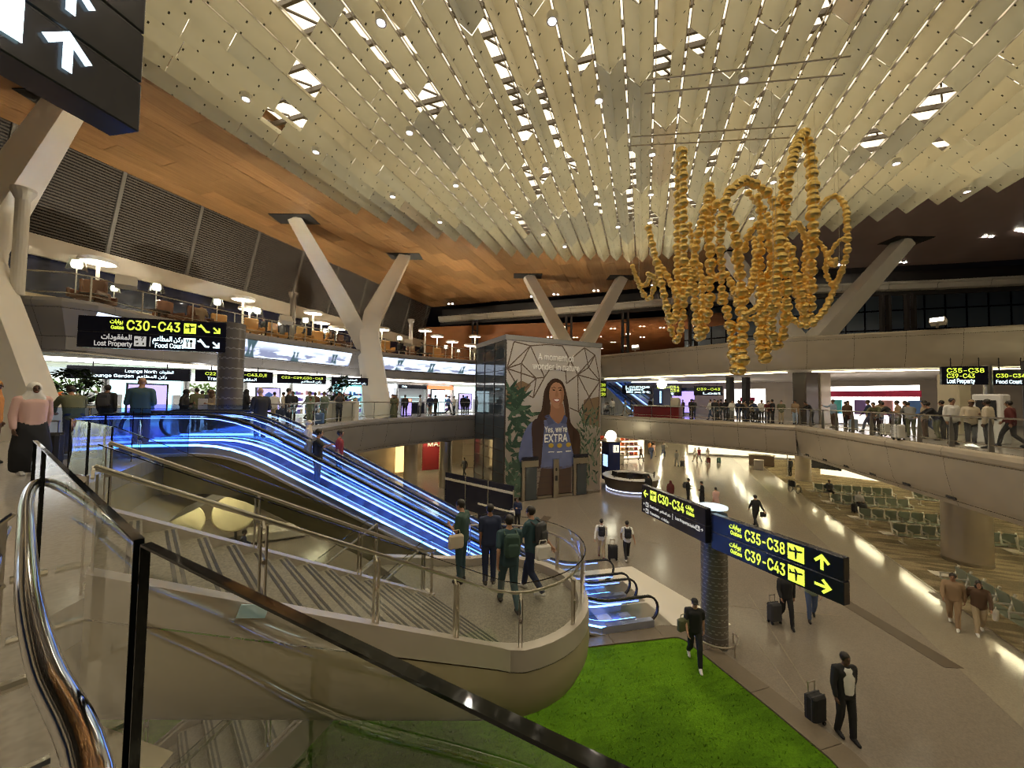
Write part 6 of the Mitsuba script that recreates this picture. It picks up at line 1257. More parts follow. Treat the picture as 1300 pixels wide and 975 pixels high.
floodlamp(-3.2, 34.4, 11.6, 0.0, 33.0, 18.4, 'small flood lamp at the lounge rail end beside the lift washing the wood soffit', 120, 75)

# ---------------------------------------------------------------- the golden bead sculpture
STRANDS = [[0.133,[[4.71,13.37,13.2],[4.77,13.07,12.35],[4.83,12.73,11.42],[4.99,12.52,10.31],[5.17,12.54,9.71],[5.4,12.77,9.92],[5.62,13.11,10.87],[5.75,13.4,12.64],[5.82,13.5,14.39],[5.82,13.37,15.74],[5.74,13.06,15.8],[5.65,12.73,15.33],[5.56,12.52,13.6],[5.59,12.54,11.76],[5.69,12.78,10.38],[5.76,13.12,9.73],[5.75,13.4,9.26],[5.62,13.5,9.44],[5.4,13.36,10.11],[5.06,13.05,11.12],[4.72,12.72,11.95]]],[0.085,[[3.78,12.15,11.38],[4.02,12.48,11.09],[4.32,12.68,10.63],[4.49,12.65,10.46],[4.53,12.41,10.69],[4.48,12.07,10.91],[4.23,11.79,11.0],[4.05,11.7,11.01]]],[0.075,[[4.19,12.77,11.1],[4.29,12.77,10.97],[4.35,12.56,10.91],[4.33,12.22,11.01],[4.28,11.92,11.04]]],[0.155,[[6.57,13.19,13.74],[6.33,13.1,12.8],[6.26,13.25,12.03],[6.41,13.56,11.04],[6.64,13.89,10.19],[6.82,14.08,9.5],[6.89,14.05,9.38],[6.92,13.81,9.88],[6.89,13.46,10.54],[6.77,13.19,11.38],[6.76,13.1,11.98],[6.76,13.25,12.87],[6.87,13.57,14.01],[7.15,13.9,15.04],[7.33,14.09,14.37],[7.28,14.05,13.22]]],[0.133,[[6.67,14.49,13.83],[6.88,14.68,13.24],[6.98,14.65,12.55],[7.04,14.41,12.01],[6.96,14.06,10.61],[6.74,13.79,9.96],[6.61,13.7,9.49]]],[0.154,[[7.1,13.05,10.55],[7.13,13.09,11.14],[7.03,12.9,11.75],[6.8,12.57,12.13],[6.66,12.26,12.91],[6.68,12.1,13.28],[6.83,12.18,13.78],[7.37,12.46,14.31],[7.82,12.8,14.6],[8.46,13.05,14.53],[8.86,13.09,14.16],[8.94,12.89,13.63],[8.76,12.56,13.09],[8.53,12.25,12.04],[8.62,12.1,11.27],[8.72,12.19,10.69],[8.89,12.47,10.2],[9.08,12.81,9.78],[9.14,13.05,9.26],[9.02,13.08,9.0],[8.73,12.88,9.18],[8.46,12.55,9.67],[8.3,12.24,10.27],[8.29,12.1,10.86],[8.41,12.19,11.55]]],[0.186,[[7.05,13.22,14.01],[7.24,12.96,13.63],[7.42,12.91,13.12],[7.65,13.09,12.6],[7.86,13.41,12.23],[8.11,13.73,11.95],[8.26,13.89,11.4],[8.24,13.83,10.57],[8.1,13.56,9.69],[7.89,13.22,8.94],[7.74,12.96,8.35],[7.6,12.91,8.1],[7.6,13.09,8.25],[7.71,13.42,8.83],[7.84,13.73,9.46],[7.76,13.89,10.35],[7.58,13.82,10.96]]],[0.172,[[9.53,13.32,13.2],[9.29,12.98,13.76],[9.19,12.74,14.37],[9.26,12.72,14.95],[9.52,12.93,15.52],[9.91,13.26,16.28],[10.37,13.56,16.82],[10.67,13.7,16.54],[10.64,13.6,15.91],[10.46,13.31,15.13],[10.21,12.97,14.26],[10.02,12.74,13.43],[10.0,12.72,12.73],[10.1,12.93,12.11],[10.35,13.27,11.6],[10.55,13.57,10.69],[10.61,13.7,10.21],[10.44,13.59,9.87],[10.11,13.3,10.12],[9.81,12.96,10.47],[9.46,12.73,11.2],[9.33,12.73,11.81],[9.36,12.94,12.51]]],[0.091,[[10.08,12.64,13.52],[10.56,12.87,14.02],[10.86,12.87,14.17],[10.91,12.66,13.92],[10.77,12.32,13.45],[10.53,12.02,12.87],[10.44,11.9,12.15],[10.48,12.01,11.75],[10.57,12.31,11.34],[10.68,12.65,11.11],[10.7,12.87,11.18],[10.55,12.87,11.48],[10.37,12.65,11.8],[10.28,12.31,12.06],[10.29,12.02,12.28],[10.39,11.9,12.28]]],[0.098,[[11.14,13.03,11.48],[10.64,12.77,10.75],[10.14,12.42,10.21],[9.65,12.16,9.79],[9.35,12.11,9.55],[9.19,12.29,9.63],[9.14,12.61,9.95],[9.22,12.93,10.34]]],[0.08,[[10.0,12.59,12.54],[10.29,12.7,12.37],[10.31,12.57,12.06],[10.21,12.27,11.63],[10.06,11.94,11.46],[9.91,11.72,11.58]]],[0.166,[[8.74,13.58,14.48],[8.97,13.86,14.11],[9.22,14.2,13.35],[9.34,14.45,12.58],[9.35,14.48,11.53],[9.22,14.29,10.79],[9.0,13.96,9.78],[8.79,13.65,9.1],[8.81,13.5,8.55],[8.95,13.59,8.78],[9.2,13.87,9.36],[9.4,14.21,10.06],[9.6,14.45,10.83],[9.74,14.48,11.84],[9.68,14.29,12.46],[9.37,13.95,12.98],[9.05,13.64,13.31],[8.74,13.5,13.44],[8.48,13.59,13.28],[8.46,13.88,12.94],[8.57,14.22,12.66]]],[0.093,[[7.03,11.68,9.77],[7.52,12.0,9.99],[8.03,12.32,10.38],[8.43,12.49,10.85],[8.57,12.43,11.25]]],[0.094,[[7.43,12.38,9.98],[7.67,12.58,9.87],[7.84,12.55,9.84],[7.97,12.31,9.92],[8.0,11.97,10.07],[8.0,11.69,10.32]]],[0.118,[[9.77,13.3,13.22],[9.88,13.41,13.45],[10.27,13.71,13.53],[10.72,14.05,13.34],[10.97,14.27,13.08],[10.91,14.27,12.6],[10.73,14.05,11.48],[10.52,13.71,10.69]]],[0.11,[[5.04,13.3,11.94],[5.2,13.14,11.56],[5.34,12.82,10.97],[5.41,12.49,10.54],[5.54,12.31,10.44],[5.68,12.36,10.77],[5.83,12.61,11.26],[5.93,12.96,11.75]]],[0.135,[[7.51,14.51,12.17],[7.82,14.8,11.85],[8.15,14.9,12.19],[8.32,14.77,11.9],[8.38,14.46,11.18],[8.36,14.13,10.64],[8.38,13.92,10.74],[8.57,13.94,11.12],[8.89,14.18,11.73],[9.2,14.52,12.6],[9.33,14.8,13.58]]],[0.149,[[10.58,14.96,16.17],[10.63,15.1,15.32],[10.61,15.0,14.0],[10.66,14.71,12.48],[10.61,14.37,11.46],[10.61,14.14,10.51]]],[0.151,[[9.43,15.29,15.57],[10.17,15.23,14.58],[10.26,14.96,13.35],[9.84,14.62,12.28],[9.48,14.36,11.23],[9.67,14.31,10.38],[10.04,14.49,11.03],[10.34,14.82,12.36]]]]
k_b = thing('bead_sculpture', 'hanging golden sculpture of looping strands of metal beads under the ceiling', 'sculpture')
ICO = {s: trimesh.creation.icosphere(s) for s in (1, 2)}
bead_ply = as_ply(tm(np.asarray(ICO[2].vertices), ICO[2].faces), True)
big, allb = [], []
for si, (r, pts) in enumerate(STRANDS):
    p = smooth_path(pts, 8); d = np.r_[0, np.cumsum(np.linalg.norm(np.diff(p, axis=0), axis=1))]
    x, i, row = 0.0, 0, []
    while x < d[-1]:
        rr = 1.0 * r * (1.12, .86, 1.02, .80)[i % 4] * (.85 + .3 * math.sin(math.pi * x / d[-1]))
        q = [float(np.interp(x, d, p[:, c])) for c in range(3)]; row.append((rr, q)); x += rr * 1.72; i += 1
    allb.append((p, row)); big += [(rr / np.linalg.norm(np.array(q) - EYE), si, j) for j, (rr, q) in enumerate(row)]
keep = {(a, b) for _, a, b in sorted(big, reverse=True)[:300]}
for si, (p, row) in enumerate(allb):
    small = [tm(np.asarray(ICO[1].vertices) * rr + q, ICO[1].faces) for j, (rr, q) in enumerate(row) if (si, j) not in keep]
    st = part(k_b, 'strand', tube(p, .02, 5), 'mat_gold')
    if small: part(st, 'small_bead', cat_(small), 'mat_gold', smooth=True, kind='stuff')
    for j, (rr, q) in enumerate(row):
        if (si, j) in keep: part(st, 'bead', bead_ply, 'mat_gold', to=T().translate(q).scale([rr, rr, rr * .94]))
    top = max(row, key=lambda c: c[1][2])[1]
    part(k_b, 'cable', tube([top, (top[0], top[1], 16.99)], .006, 5), 'mat_steel')
# ---------------------------------------------------------------- people
MF = manifold3d.Manifold
def sph(c, r, seg=12): return MF.sphere(float(r), seg).translate([float(x) for x in c])
def bone(a, ra, b, rb, seg=12): return MF.batch_hull([sph(a, ra, seg), sph(b, rb, seg)])
def hull(*cr, seg=12): return MF.batch_hull([sph(c, r, seg) for c, r in cr])
def ell(c, r, seg=16): return MF.sphere(1.0, seg).scale([float(x) for x in r]).translate([float(x) for x in c])
def finish(ms, L, smooth=4):
    m = ms[0]
    for q in ms[1:]: m = m + q
    m = m.refine_to_length(L); me = m.to_mesh(); t = trimesh.Trimesh(me.vert_properties[:, :3], me.tri_verts, process=True)
    if smooth: trimesh.smoothing.filter_taubin(t, lamb=.5, nu=.52, iterations=smooth)
    return as_ply(tm(t.vertices, t.faces), True)
V3 = lambda *a: np.array(a, float)
def hand(w, d, side, up, curl, seg=8):
    """Palm, four fingers of unequal length and a thumb, from the wrist w along d."""
    d = unit(d); s = unit(np.cross(d, up)) ; u = np.cross(s, d); ms = []
    palm = w + d * .085
    ms.append(MF.batch_hull([sph(w, .024, seg), sph(palm + s * .030, .017, seg), sph(palm - s * .030, .017, seg)]))
    for k, (o, L) in enumerate(((-.030, .062), (-.010, .074), (.011, .070), (.030, .055))):
        a = palm + s * o; b = a + (d * math.cos(curl) - u * math.sin(curl)) * L * .5; c = b + (d * math.cos(curl * 2.1) - u * math.sin(curl * 2.1)) * L * .5
        ms += [bone(a, .010, b, .009, seg), bone(b, .009, c, .008, seg)]
    t0 = w + d * .03 - s * side * .02; t1 = t0 - s * side * .035 + d * .025; t2 = t1 + d * .032 - u * .012
    return ms + [bone(t0, .013, t1, .011, seg), bone(t1, .011, t2, .009, seg)]
POSES = {}
def pose(name, la, ra, ll, rl, lean=0.0, drop=0.0, twist=0.0, headx=0.0, curl=.45, headz=0.0):
    """la/ra: (elbow, wrist) offsets from the shoulder; ll/rl: (knee, ankle) from the hip."""
    POSES[name] = dict(la=la, ra=ra, ll=ll, rl=rl, lean=lean, drop=drop, headx=headx, curl=curl, headz=headz)
UPA = ((-.03, -.03, -.29), (-.02, .04, -.54)); mir = lambda p: tuple((-a, b, c) for a, b, c in p)
LEGS = ((0, .01, -.44), (0, -.02, -.84))
pose('stand', UPA, mir(UPA), LEGS, LEGS)
pose('walk', ((-.05, -.12, -.27), (-.05, -.08, -.52)), ((.05, .10, -.27), (.03, .26, -.46)), ((0, .20, -.39), (0, .28, -.81)), ((0, -.02, -.44), (0, -.34, -.75)), lean=.04)
pose('walkb', ((-.05, .10, -.27), (-.03, .24, -.47)), ((.06, -.12, -.27), (.09, -.30, -.48)), ((0, -.03, -.44), (0, -.30, -.77)), ((0, .17, -.40), (0, .24, -.82)), lean=.04)
pose('phone', ((-.06, .02, -.29), (.06, .24, -.22)), ((.05, -.02, -.29), (-.02, .20, -.32)), LEGS, ((.02, .03, -.44), (.02, .02, -.84)), headx=.03, curl=.8)
pose('photo', ((-.10, .16, -.20), (.05, .34, .06)), ((.10, .16, -.20), (-.05, .34, .06)), LEGS, LEGS, curl=.9)
pose('point', UPA, ((.18, .14, -.14), (.40, .26, -.06)), LEGS, LEGS)
pose('lean', ((-.06, .24, -.20), (-.02, .42, -.34)), ((.06, .22, -.20), (.0, .42, -.36)), ((0, .06, -.43), (0, -.04, -.83)), ((0, .04, -.43), (0, -.06, -.83)), lean=.48, headx=.05, curl=1.0)
pose('sit', ((-.05, .08, -.28), (.04, .28, -.34)), ((.05, .08, -.28), (-.04, .28, -.34)), ((-.02, .42, -.02), (-.02, .44, -.42)), ((.02, .42, -.02), (.02, .44, -.42)), lean=.05, drop=.44)
pose('pull', ((-.07, -.10, -.27), (-.12, -.26, -.50)), ((.04, .05, -.29), (.02, .16, -.50)), ((0, .14, -.41), (0, .20, -.82)), ((0, -.02, -.44), (0, -.24, -.79)), lean=.04, curl=1.1)
pose('amble', ((-.06, -.07, -.28), (-.05, -.12, -.53)), ((.06, .02, -.29), (.06, .08, -.53)), ((0, .07, -.43), (0, .08, -.84)), ((0, -.01, -.44), (0, -.10, -.82)))
TPL = {}
def template(pn, lod):
    if (pn, lod) in TPL: return TPL[pn, lod]
    P = POSES[pn]; L = (.026, .05, .075)[lod]; seg = (14, 10, 8)[lod]; dz = -P['drop']; ln = P['lean']
    rot = lambda y, z: (y + math.sin(ln) * (z - .93), .93 + math.cos(ln) * (z - .93))
    def B(x, y, z):
        y2, z2 = (y + math.sin(ln) * (z - .93), .93 + math.cos(ln) * (z - .93)) if z > .93 else (y, z)
        return V3(x, y2, z2 + dz)
    hd = B(0, .025 + P['headx'], 1.625); nk = B(0, -.005, 1.47); sh = {-1: B(-.185, -.01, 1.415), 1: B(.185, -.01, 1.415)}; hp = {-1: B(-.09, 0, .91), 1: B(.09, 0, .91)}
    A = {-1: P['la'], 1: P['ra']}; G = {-1: P['ll'], 1: P['rl']}
    el = {s: sh[s] + V3(*A[s][0]) for s in A}; wr = {s: sh[s] + V3(*A[s][1]) for s in A}; kn = {s: hp[s] + V3(*G[s][0]) for s in G}; an = {s: hp[s] + V3(*G[s][1]) for s in G}
    low = min(an[-1][2], an[1][2]); g = .075 - low if pn != 'sit' else 0.075 - low
    mv = V3(0, 0, g)
    hd, nk = hd + mv, nk + mv
    for D in (sh, hp, el, wr, kn, an):
        for s in D: D[s] = D[s] + mv
    C = lambda x, y, z: B(x, y, z) + mv
    head = [ell(hd + V3(0, -.008, .02), (.076, .094, .098), seg + 4), ell(hd + V3(0, .018, -.045), (.058, .070, .075), seg + 2), bone(hd + V3(0, .088, .012), .011, hd + V3(0, .104, -.022), .014, 8), ell(hd + V3(.076, -.005, -.01), (.012, .022, .034), 8), ell(hd + V3(-.076, -.005, -.01), (.012, .022, .034), 8), bone(nk, .056, hd + V3(0, -.01, -.06), .05, seg)]
    body = head + [hull((C(-.07, 0, 1.33), .10), (C(.07, 0, 1.33), .10), (C(-.05, 0, 1.08), .09), (C(.05, 0, 1.08), .09), seg=seg), hull((C(-.06, 0, .96), .10), (C(.06, 0, .96), .10), (C(-.05, 0, 1.1), .09), (C(.05, 0, 1.1), .09), seg=seg), hull((nk, .05), (sh[-1], .045), (sh[1], .045), (C(0, 0, 1.33), .08), seg=seg)]
    for s in (-1, 1):
        body += [bone(sh[s], .046, el[s], .037, seg), bone(el[s], .037, wr[s], .026, seg), bone(hp[s], .080, kn[s], .052, seg), bone(kn[s], .052, an[s], .034, seg), bone(an[s], .033, an[s] + V3(0, .10, -.05), .022, seg)]
        if lod < 2: body += hand(wr[s], wr[s] - el[s], s, V3(s, 0, 0) if abs((wr[s] - el[s])[0]) < .15 else V3(0, 0, 1), P['curl'], 8 if lod == 0 else 6)
        else: body.append(bone(wr[s], .026, wr[s] + unit(wr[s] - el[s]) * .11, .028, 6))
    top = [hull((C(-.075, .0, 1.34), .125), (C(.075, .0, 1.34), .125), (C(-.065, .0, 1.02), .118), (C(.065, .0, 1.02), .118), seg=seg), hull((C(-.07, 0, .90), .122), (C(.07, 0, .90), .122), (C(-.065, 0, 1.04), .116), (C(.065, 0, 1.04), .116), seg=seg), hull((nk + V3(0, 0, -.02), .062), (sh[-1], .066), (sh[1], .066), (C(0, 0, 1.34), .115), seg=seg)]
    tee, jac = list(top), list(top)
    for s in (-1, 1):
        mid = sh[s] + (el[s] - sh[s]) * .75
        tee.append(bone(sh[s], .068, mid, .060, seg)); jac += [bone(sh[s], .072, el[s], .060, seg), bone(el[s], .060, wr[s] + (el[s] - wr[s]) * .06, .044, seg)]
    tro = [hull((C(-.08, 0, .93), .112), (C(.08, 0, .93), .112), (hp[-1] + V3(0, 0, -.02), .098), (hp[1] + V3(0, 0, -.02), .098), seg=seg)]
    for s in (-1, 1): tro += [bone(hp[s], .100, kn[s], .072, seg), bone(kn[s], .072, an[s] + V3(0, 0, .02), .058, seg)]
    hems = [(an[s] + V3(s * .05, 0, .05), .085) for s in (-1, 1)]
    skirt = [hull((C(-.07, 0, .98), .115), (C(.07, 0, .98), .115), (hp[-1], .125), (hp[1], .125), seg=seg), hull((hp[-1], .125), (hp[1], .125), *[((kn[s] + V3(s * .05, 0, 0)), .12) for s in (-1, 1)], seg=seg), hull(*[((kn[s] + V3(s * .05, 0, 0)), .12) for s in (-1, 1)], *hems, seg=seg)]
    shoes = []
    for s in (-1, 1):
        a = an[s]; up_ = max(0.0, a[2] - .08) * .9
        shoes.append(hull((a + V3(0, -.04, -.035), .042), (a + V3(0, .06, -.042 - up_ * .25), .042), (a + V3(0, .15, -.05 - up_ * .5), .034), (a + V3(0, -.01, .01), .04), seg=seg))
    cut = ell(hd + V3(0, .10, -.035), (.085, .09, .105), seg)
    hair = (ell(hd + V3(0, -.016, .03), (.086, .100, .100), seg + 4) - cut)
    hair = hair - MF.cube([.4, .4, .3], True).translate([float(x) for x in hd + V3(0, .06, -.21)])
    longh = hair + (hull((hd + V3(0, -.05, 0), .08), (hd + V3(-.05, -.05, -.20), .06), (hd + V3(.05, -.05, -.20), .06), (hd + V3(0, -.07, -.30), .05), seg=seg) - ell(hd + V3(0, .06, -.04), (.075, .11, .13), seg))
    hij = (ell(hd + V3(0, -.012, .018), (.095, .112, .112), seg + 4) + hull((hd + V3(0, -.01, -.06), .085), (C(-.10, 0, 1.40), .085), (C(.10, 0, 1.40), .085), seg=seg)) - ell(hd + V3(0, .125, -.010), (.066, .090, .092), seg)
    cap = (ell(hd + V3(0, -.012, .045), (.090, .106, .085), seg + 4) - MF.cube([.4, .4, .2], True).translate([float(x) for x in hd + V3(0, 0, -.065)])) + MF.cube([.13, .10, .012], True).translate([float(x) for x in hd + V3(0, .125, .045)])
    sm = 3 if lod else 5
    t = dict(lod=lod, _def=dict(body=(body, L), tee=(tee, L * 1.2), jacket=(jac, L * 1.2), trousers=(tro, L * 1.2), skirt=(skirt, L * 1.4), robe=(jac + skirt, L * 1.4), shoes=(shoes, L), hair=([hair], L), long_hair=([longh], L), headscarf=([hij], L), cap=([cap], L)), sm=sm, hd=hd, chest=C(0, 0, 1.25), wr=wr, hip=C(0, 0, .93))
    t['eyes'] = as_ply(cat_([sphere(hd + V3(s * .030, .083, .008), .012, 1) for s in (-1, 1)]), True) if lod < 2 else None
    t['mouth'] = as_ply(tm(np.asarray(ICO[1].vertices) * [.022, .008, .007] + hd + V3(0, .083, -.058), ICO[1].faces), True) if lod < 2 else None
    TPL[pn, lod] = t; return t
def piece(t, n):
    if n not in t:
        ms, L = t['_def'][n]; t[n] = finish(ms, L, 2 if n in ('hair', 'cap', 'headscarf', 'long_hair') else t['sm'])
    return t[n]
SKIN = [flat('skin_a', (.46, .26, .17), .5), flat('skin_b', (.30, .155, .09), .5), flat('skin_c', (.11, .055, .032), .45), flat('skin_d', (.55, .34, .25), .5)]
CL = dict(black=(.014, .014, .016), charcoal=(.045, .045, .05), navy=(.02, .03, .075), blue=(.08, .16, .36), pale_blue=(.33, .43, .58), grey=(.22, .22, .22), white=(.72, .70, .66), cream=(.58, .50, .38), beige=(.42, .33, .22), tan=(.30, .20, .12), brown=(.10, .055, .032), olive=(.10, .105, .055), green=(.035, .075, .06), teal=(.03, .07, .085), red=(.22, .025, .03), maroon=(.10, .018, .016), pink=(.62, .40, .36), sage=(.17, .21, .15), denim=(.06, .09, .18), orange=(.50, .20, .05))
for c, v in CL.items(): flat('cl_' + c, v, .75)
HAIR = flat('hair', (.018, .013, .010), .5); flat('lips', (.28, .09, .08))
PEOPLE = []
def person(x, y, z, face, pn, h, top, bottom, label=None, place=None, skin=0, head='hair', shoe='black', upper='jacket', lower='trousers', headc=None):
    """face: the heading in degrees, 0 = away from the viewer along the camera's axis, 90 = to the left."""
    dist = math.hypot(x, y); lod = 0 if dist < 12.5 else (1 if dist < 24 else 2)
    t = template(pn, lod); s = h / 1.75; rz = math.radians(face); to = at(x, y, z, rz, s)
    k = fresh('person'); PEOPLE.append((k, x, y, place, top, bottom, lower))
    labels[k] = dict(label=label or '', category='person')
    part(k, 'body', piece(t, 'body'), SKIN[skin], to=to)
    if lower == 'robe': part(k, 'robe', piece(t, 'robe'), 'mat_c_cl_' + top, to=to)
    else:
        part(k, 'jacket' if upper == 'jacket' else 'shirt', piece(t, upper), 'mat_c_cl_' + top, to=to); part(k, lower, piece(t, lower), 'mat_c_cl_' + bottom, to=to)
    part(k, 'shoes', piece(t, 'shoes'), 'mat_c_cl_' + shoe, to=to)
    if head: part(k, head, piece(t, head), ('mat_c_cl_' + headc) if headc else HAIR, to=to)
    if t['eyes'] is not None: part(k, 'eyes', t['eyes'], 'mat_black', to=to); part(k, 'mouth', t['mouth'], 'mat_c_lips', to=to)
    if place: labels[k]['group'] = place
    return k, (x, y, z, rz, s, t)
bp = cat_([rbox((0, 0, 0), (.30, .15, .42), .05), rbox((0, -.09, -.06), (.22, .06, .24), .03)]); BPK = as_ply(bp, 40)
BST = as_ply(cat_([tube([(o, .07, .17), (o * .95, .17, .22), (o * .9, .30, .12), (o * .95, .30, -.06), (o, .20, -.16), (o, .07, -.17)], .018, 6) for o in (-.12, .12)]), 50)
def backpack(P, col, label):
    x, y, z, rz, s, t = P; c = t['chest'] * s; o = -.215 * s
    q = (x - math.sin(rz) * (c[1] + o), y + math.cos(rz) * (c[1] + o), z + c[2])
    k = thing('backpack', label, 'backpack'); part(k, 'bag', BPK, 'mat_c_cl_' + col, to=at(*q, rz, s)); part(k, 'straps', BST, 'mat_c_cl_' + col, to=at(*q, rz, s))
SB = as_ply(rbox((0, 0, .36), (.40, .25, .56), .04), 30); SR = as_ply(cat_([box((0, y, .36), (.405, .02, .57)) for y in (-.06, .06)])); SH_ = as_ply(cat_([bar((-.1, .08, .62), (-.1, .08, .86), .015, .015), bar((.1, .08, .62), (.1, .08, .86), .015, .015), bar((-.12, .08, .86), (.12, .08, .86), .03, .025)])); SW = [as_ply(moved(tube([(0, -.02, 0), (0, .02, 0)], .04, 10), (a, b, .04))) for a in (-.15, .15) for b in (-.08, .08)]
def suitcase(x, y, z, rz, col, label, s=1.0):
    k = thing('suitcase', label, 'suitcase'); to = at(x, y, z, rz, s)
    part(k, 'shell', SB, 'mat_c_cl_' + col, to=to); part(k, 'ribs', SR, 'mat_charcoal' if False else 'mat_c_cl_charcoal', to=to); part(k, 'handle', SH_, 'mat_brushed', to=to)
    for w in SW: part(k, 'wheel', w, 'mat_rubber', to=to)
BAG = as_ply(cat_([rbox((0, 0, .15), (.32, .12, .28), .03), tube([(-.09, 0, .28), (-.07, 0, .38), (.07, 0, .38), (.09, 0, .28)], .01, 6)]), 40)
def bag(x, y, z, rz, col, label, s=1.0): obj('bag', BAG, 'mat_c_cl_' + col, label, 'bag', to=at(x, y, z, rz, s))
Z2 = 5.6
# near, on the left walkway
person(-8.6, 6.95, Z2, -110, 'amble', 1.66, 'pink', 'black', 'woman in white headscarf, pink jacket and long black skirt walking at the left edge', head='headscarf', headc='white', lower='skirt', skin=2, shoe='white')
person(-10.6, 7.9, Z2, -60, 'stand', 1.72, 'orange', 'brown', 'person in an orange top cut off by the left edge of the picture', head='headscarf', headc='orange', skin=2)
suitcase(-9.2, 7.7, Z2, .4, 'black', 'black suitcase on the walkway floor beside the woman in the pink jacket', 1.05)
person(-10.5, 9.3, Z2, 60, 'lean', 1.74, 'olive', 'navy', 'person in an olive jacket leaning over, left of the glass guard tinted with blue light', skin=1)
_, P = person(-13.5, 12.9, Z2, 25, 'stand', 1.75, 'black', 'black', 'person in black with a backpack seen from behind by the planter', skin=1); backpack(P, 'charcoal', 'dark backpack of the person in black standing by the planter')
person(-9.35, 9.75, 5.64, 35, 'phone', 1.86, 'teal', 'denim', 'large bald man in a dark teal shirt at the top of the escalators', head=None, skin=1)
person(-12.1, 14.3, Z2, -70, 'phone', 1.66, 'black', 'black', 'woman in a black robe and headscarf facing right, left of the patterned column', lower='robe', head='headscarf', headc='black', skin=1)
person(-11.3, 14.6, Z2, 150, 'phone', 1.66, 'beige', 'black', 'person in a beige top holding a paper just left of the patterned column', head='headscarf', headc='brown', skin=1)
obj('paper_sheet', as_ply(box((0, 0, 0), (.3, .01, .42))), 'mat_white', 'white sheet of paper held by the person in beige near the patterned column', 'paper', to=at(-11.42, 14.3, 6.72, .3))
person(-7.62, 11.75, 5.52, 60, 'phone', 1.80, 'black', 'denim', 'bald man in a black jacket and jeans at the head of the farther escalator', head=None, skin=3)
_, P = person(-9.6, 16.6, Z2, -60, 'stand', 1.80, 'black', 'navy', 'man in a dark jacket facing right behind the farther escalator', skin=0); bag(-9.75, 16.3, 6.2, .3, 'navy', 'navy bag hanging at the side of the man in the dark jacket')
person(-10.5, 20.1, Z2, 170, 'stand', 1.74, 'sage', 'grey', 'tall person in sage green at the curved railing, left of the pair', skin=0); person(-10.1, 19.4, Z2, 180, 'stand', 1.45, 'sage', 'sage', 'child in sage green standing in front at the curved railing', skin=1)
person(-9.85, 20.3, Z2, 165, 'stand', 1.72, 'sage', 'sage', 'person in sage green right of the child at the curved railing', skin=1)
person(-9.95, 22.3, Z2, -150, 'photo', 1.76, 'charcoal', 'black', 'man taking a photograph with raised arms beside the square planter', head='cap', headc='black', skin=1, upper='tee')
suitcase(-9.75, 19.7, Z2, .3, 'blue', 'blue suitcase between the people in sage green at the curved railing')
# escalator riders
def rider(s, n): q = EPt(s, n, 0); return q[0], q[1], ez(s + .2) + .02
x, y, z = rider(2.5, .62); _, P = person(x, y, z, -60, 'point', 1.74, 'black', 'denim', 'man in a black T-shirt and jeans riding down the nearer escalator with a backpack', upper='tee', skin=0); backpack(P, 'grey', 'grey backpack on the man riding down the nearer escalator')
x, y, z = rider(2.75, 2.3); person(x, y, z, -70, 'stand', 1.72, 'red', 'black', 'person in a red shirt riding down the farther escalator', upper='tee', skin=1)
x, y, z = rider(1.85, 2.3); person(x, y, z, -70, 'stand', 1.5, 'cream', 'navy', 'person in a cream hood riding the farther escalator behind the red shirt', head='headscarf', headc='cream', skin=1)
# on the landing of the stair
_, P = person(-1.02, 8.35, LZ, 70, 'phone', 1.73, 'green', 'teal', 'man in a dark green T-shirt looking left, leftmost of the four on the stair landing', upper='tee', skin=0); bag(-1.1, 8.05, 4.0, .5, 'cream', 'pale patterned bag held by the leftmost man on the stair landing')
person(-.42, 8.3, LZ, 15, 'stand', 1.66, 'navy', 'navy', 'person in navy seen from behind, second from left on the stair landing', skin=1, upper='tee')
_, P = person(.0, 7.35, LZ, 15, 'walk', 1.74, 'teal', 'teal', 'man in teal seen from behind with a dark backpack, third on the stair landing', upper='tee', skin=0); backpack(P, 'green', 'dark green backpack on the third man on the stair landing')
_, P = person(.46, 7.95, LZ, 55, 'walkb', 1.74, 'teal', 'navy', 'man walking in white shoes, rightmost of the four on the stair landing', upper='tee', skin=0, shoe='white'); backpack(P, 'charcoal', 'charcoal backpack on the rightmost man on the stair landing'); bag(.66, 7.7, 3.95, .4, 'white', 'white bag carried by the rightmost man on the stair landing')
# lower concourse, near
_, P = person(5.0, 10.6, .1, 165, 'walk', 1.76, 'black', 'black', 'man in black with a cap and white sneakers walking on the lawn edge', upper='tee', head='cap', headc='black', shoe='white', skin=0); bag(4.68, 10.55, .98, .4, 'olive', 'dark olive shoulder bag at the side of the man in the black cap', 1.15)
PK, P = person(7.23, 8.5, 0, 178, 'amble', 1.78, 'black', 'black', 'man in a black jacket over a white shirt pulling a suitcase, lower right', skin=2, shoe='black')
sv = []
for zz, ww in ((.22, .035), (.16, .06), (.05, .075), (-.10, .07), (-.25, .06), (-.30, .055)):
    for xx in (-1, -.4, .4, 1): sv.append((xx * ww * 1.6, P[5]['chest'][1] + .148 - .035 * xx * xx + (.0 if zz < .1 else -(zz - .1) * .35), P[5]['chest'][2] + zz))
part(PK, 'white_shirt', tm(sv, [q for a in range(5) for b in range(3) for q in ([a * 4 + b, a * 4 + b + 1, a * 4 + b + 5], [a * 4 + b, a * 4 + b + 5, a * 4 + b + 4])]), 'mat_white', smooth=True, label='white shirt front in the open jacket', to=at(*P[:3], P[3], P[4]))
suitcase(6.86, 8.85, 0, .3, 'black', 'black suitcase rolling behind the man in the open black jacket')
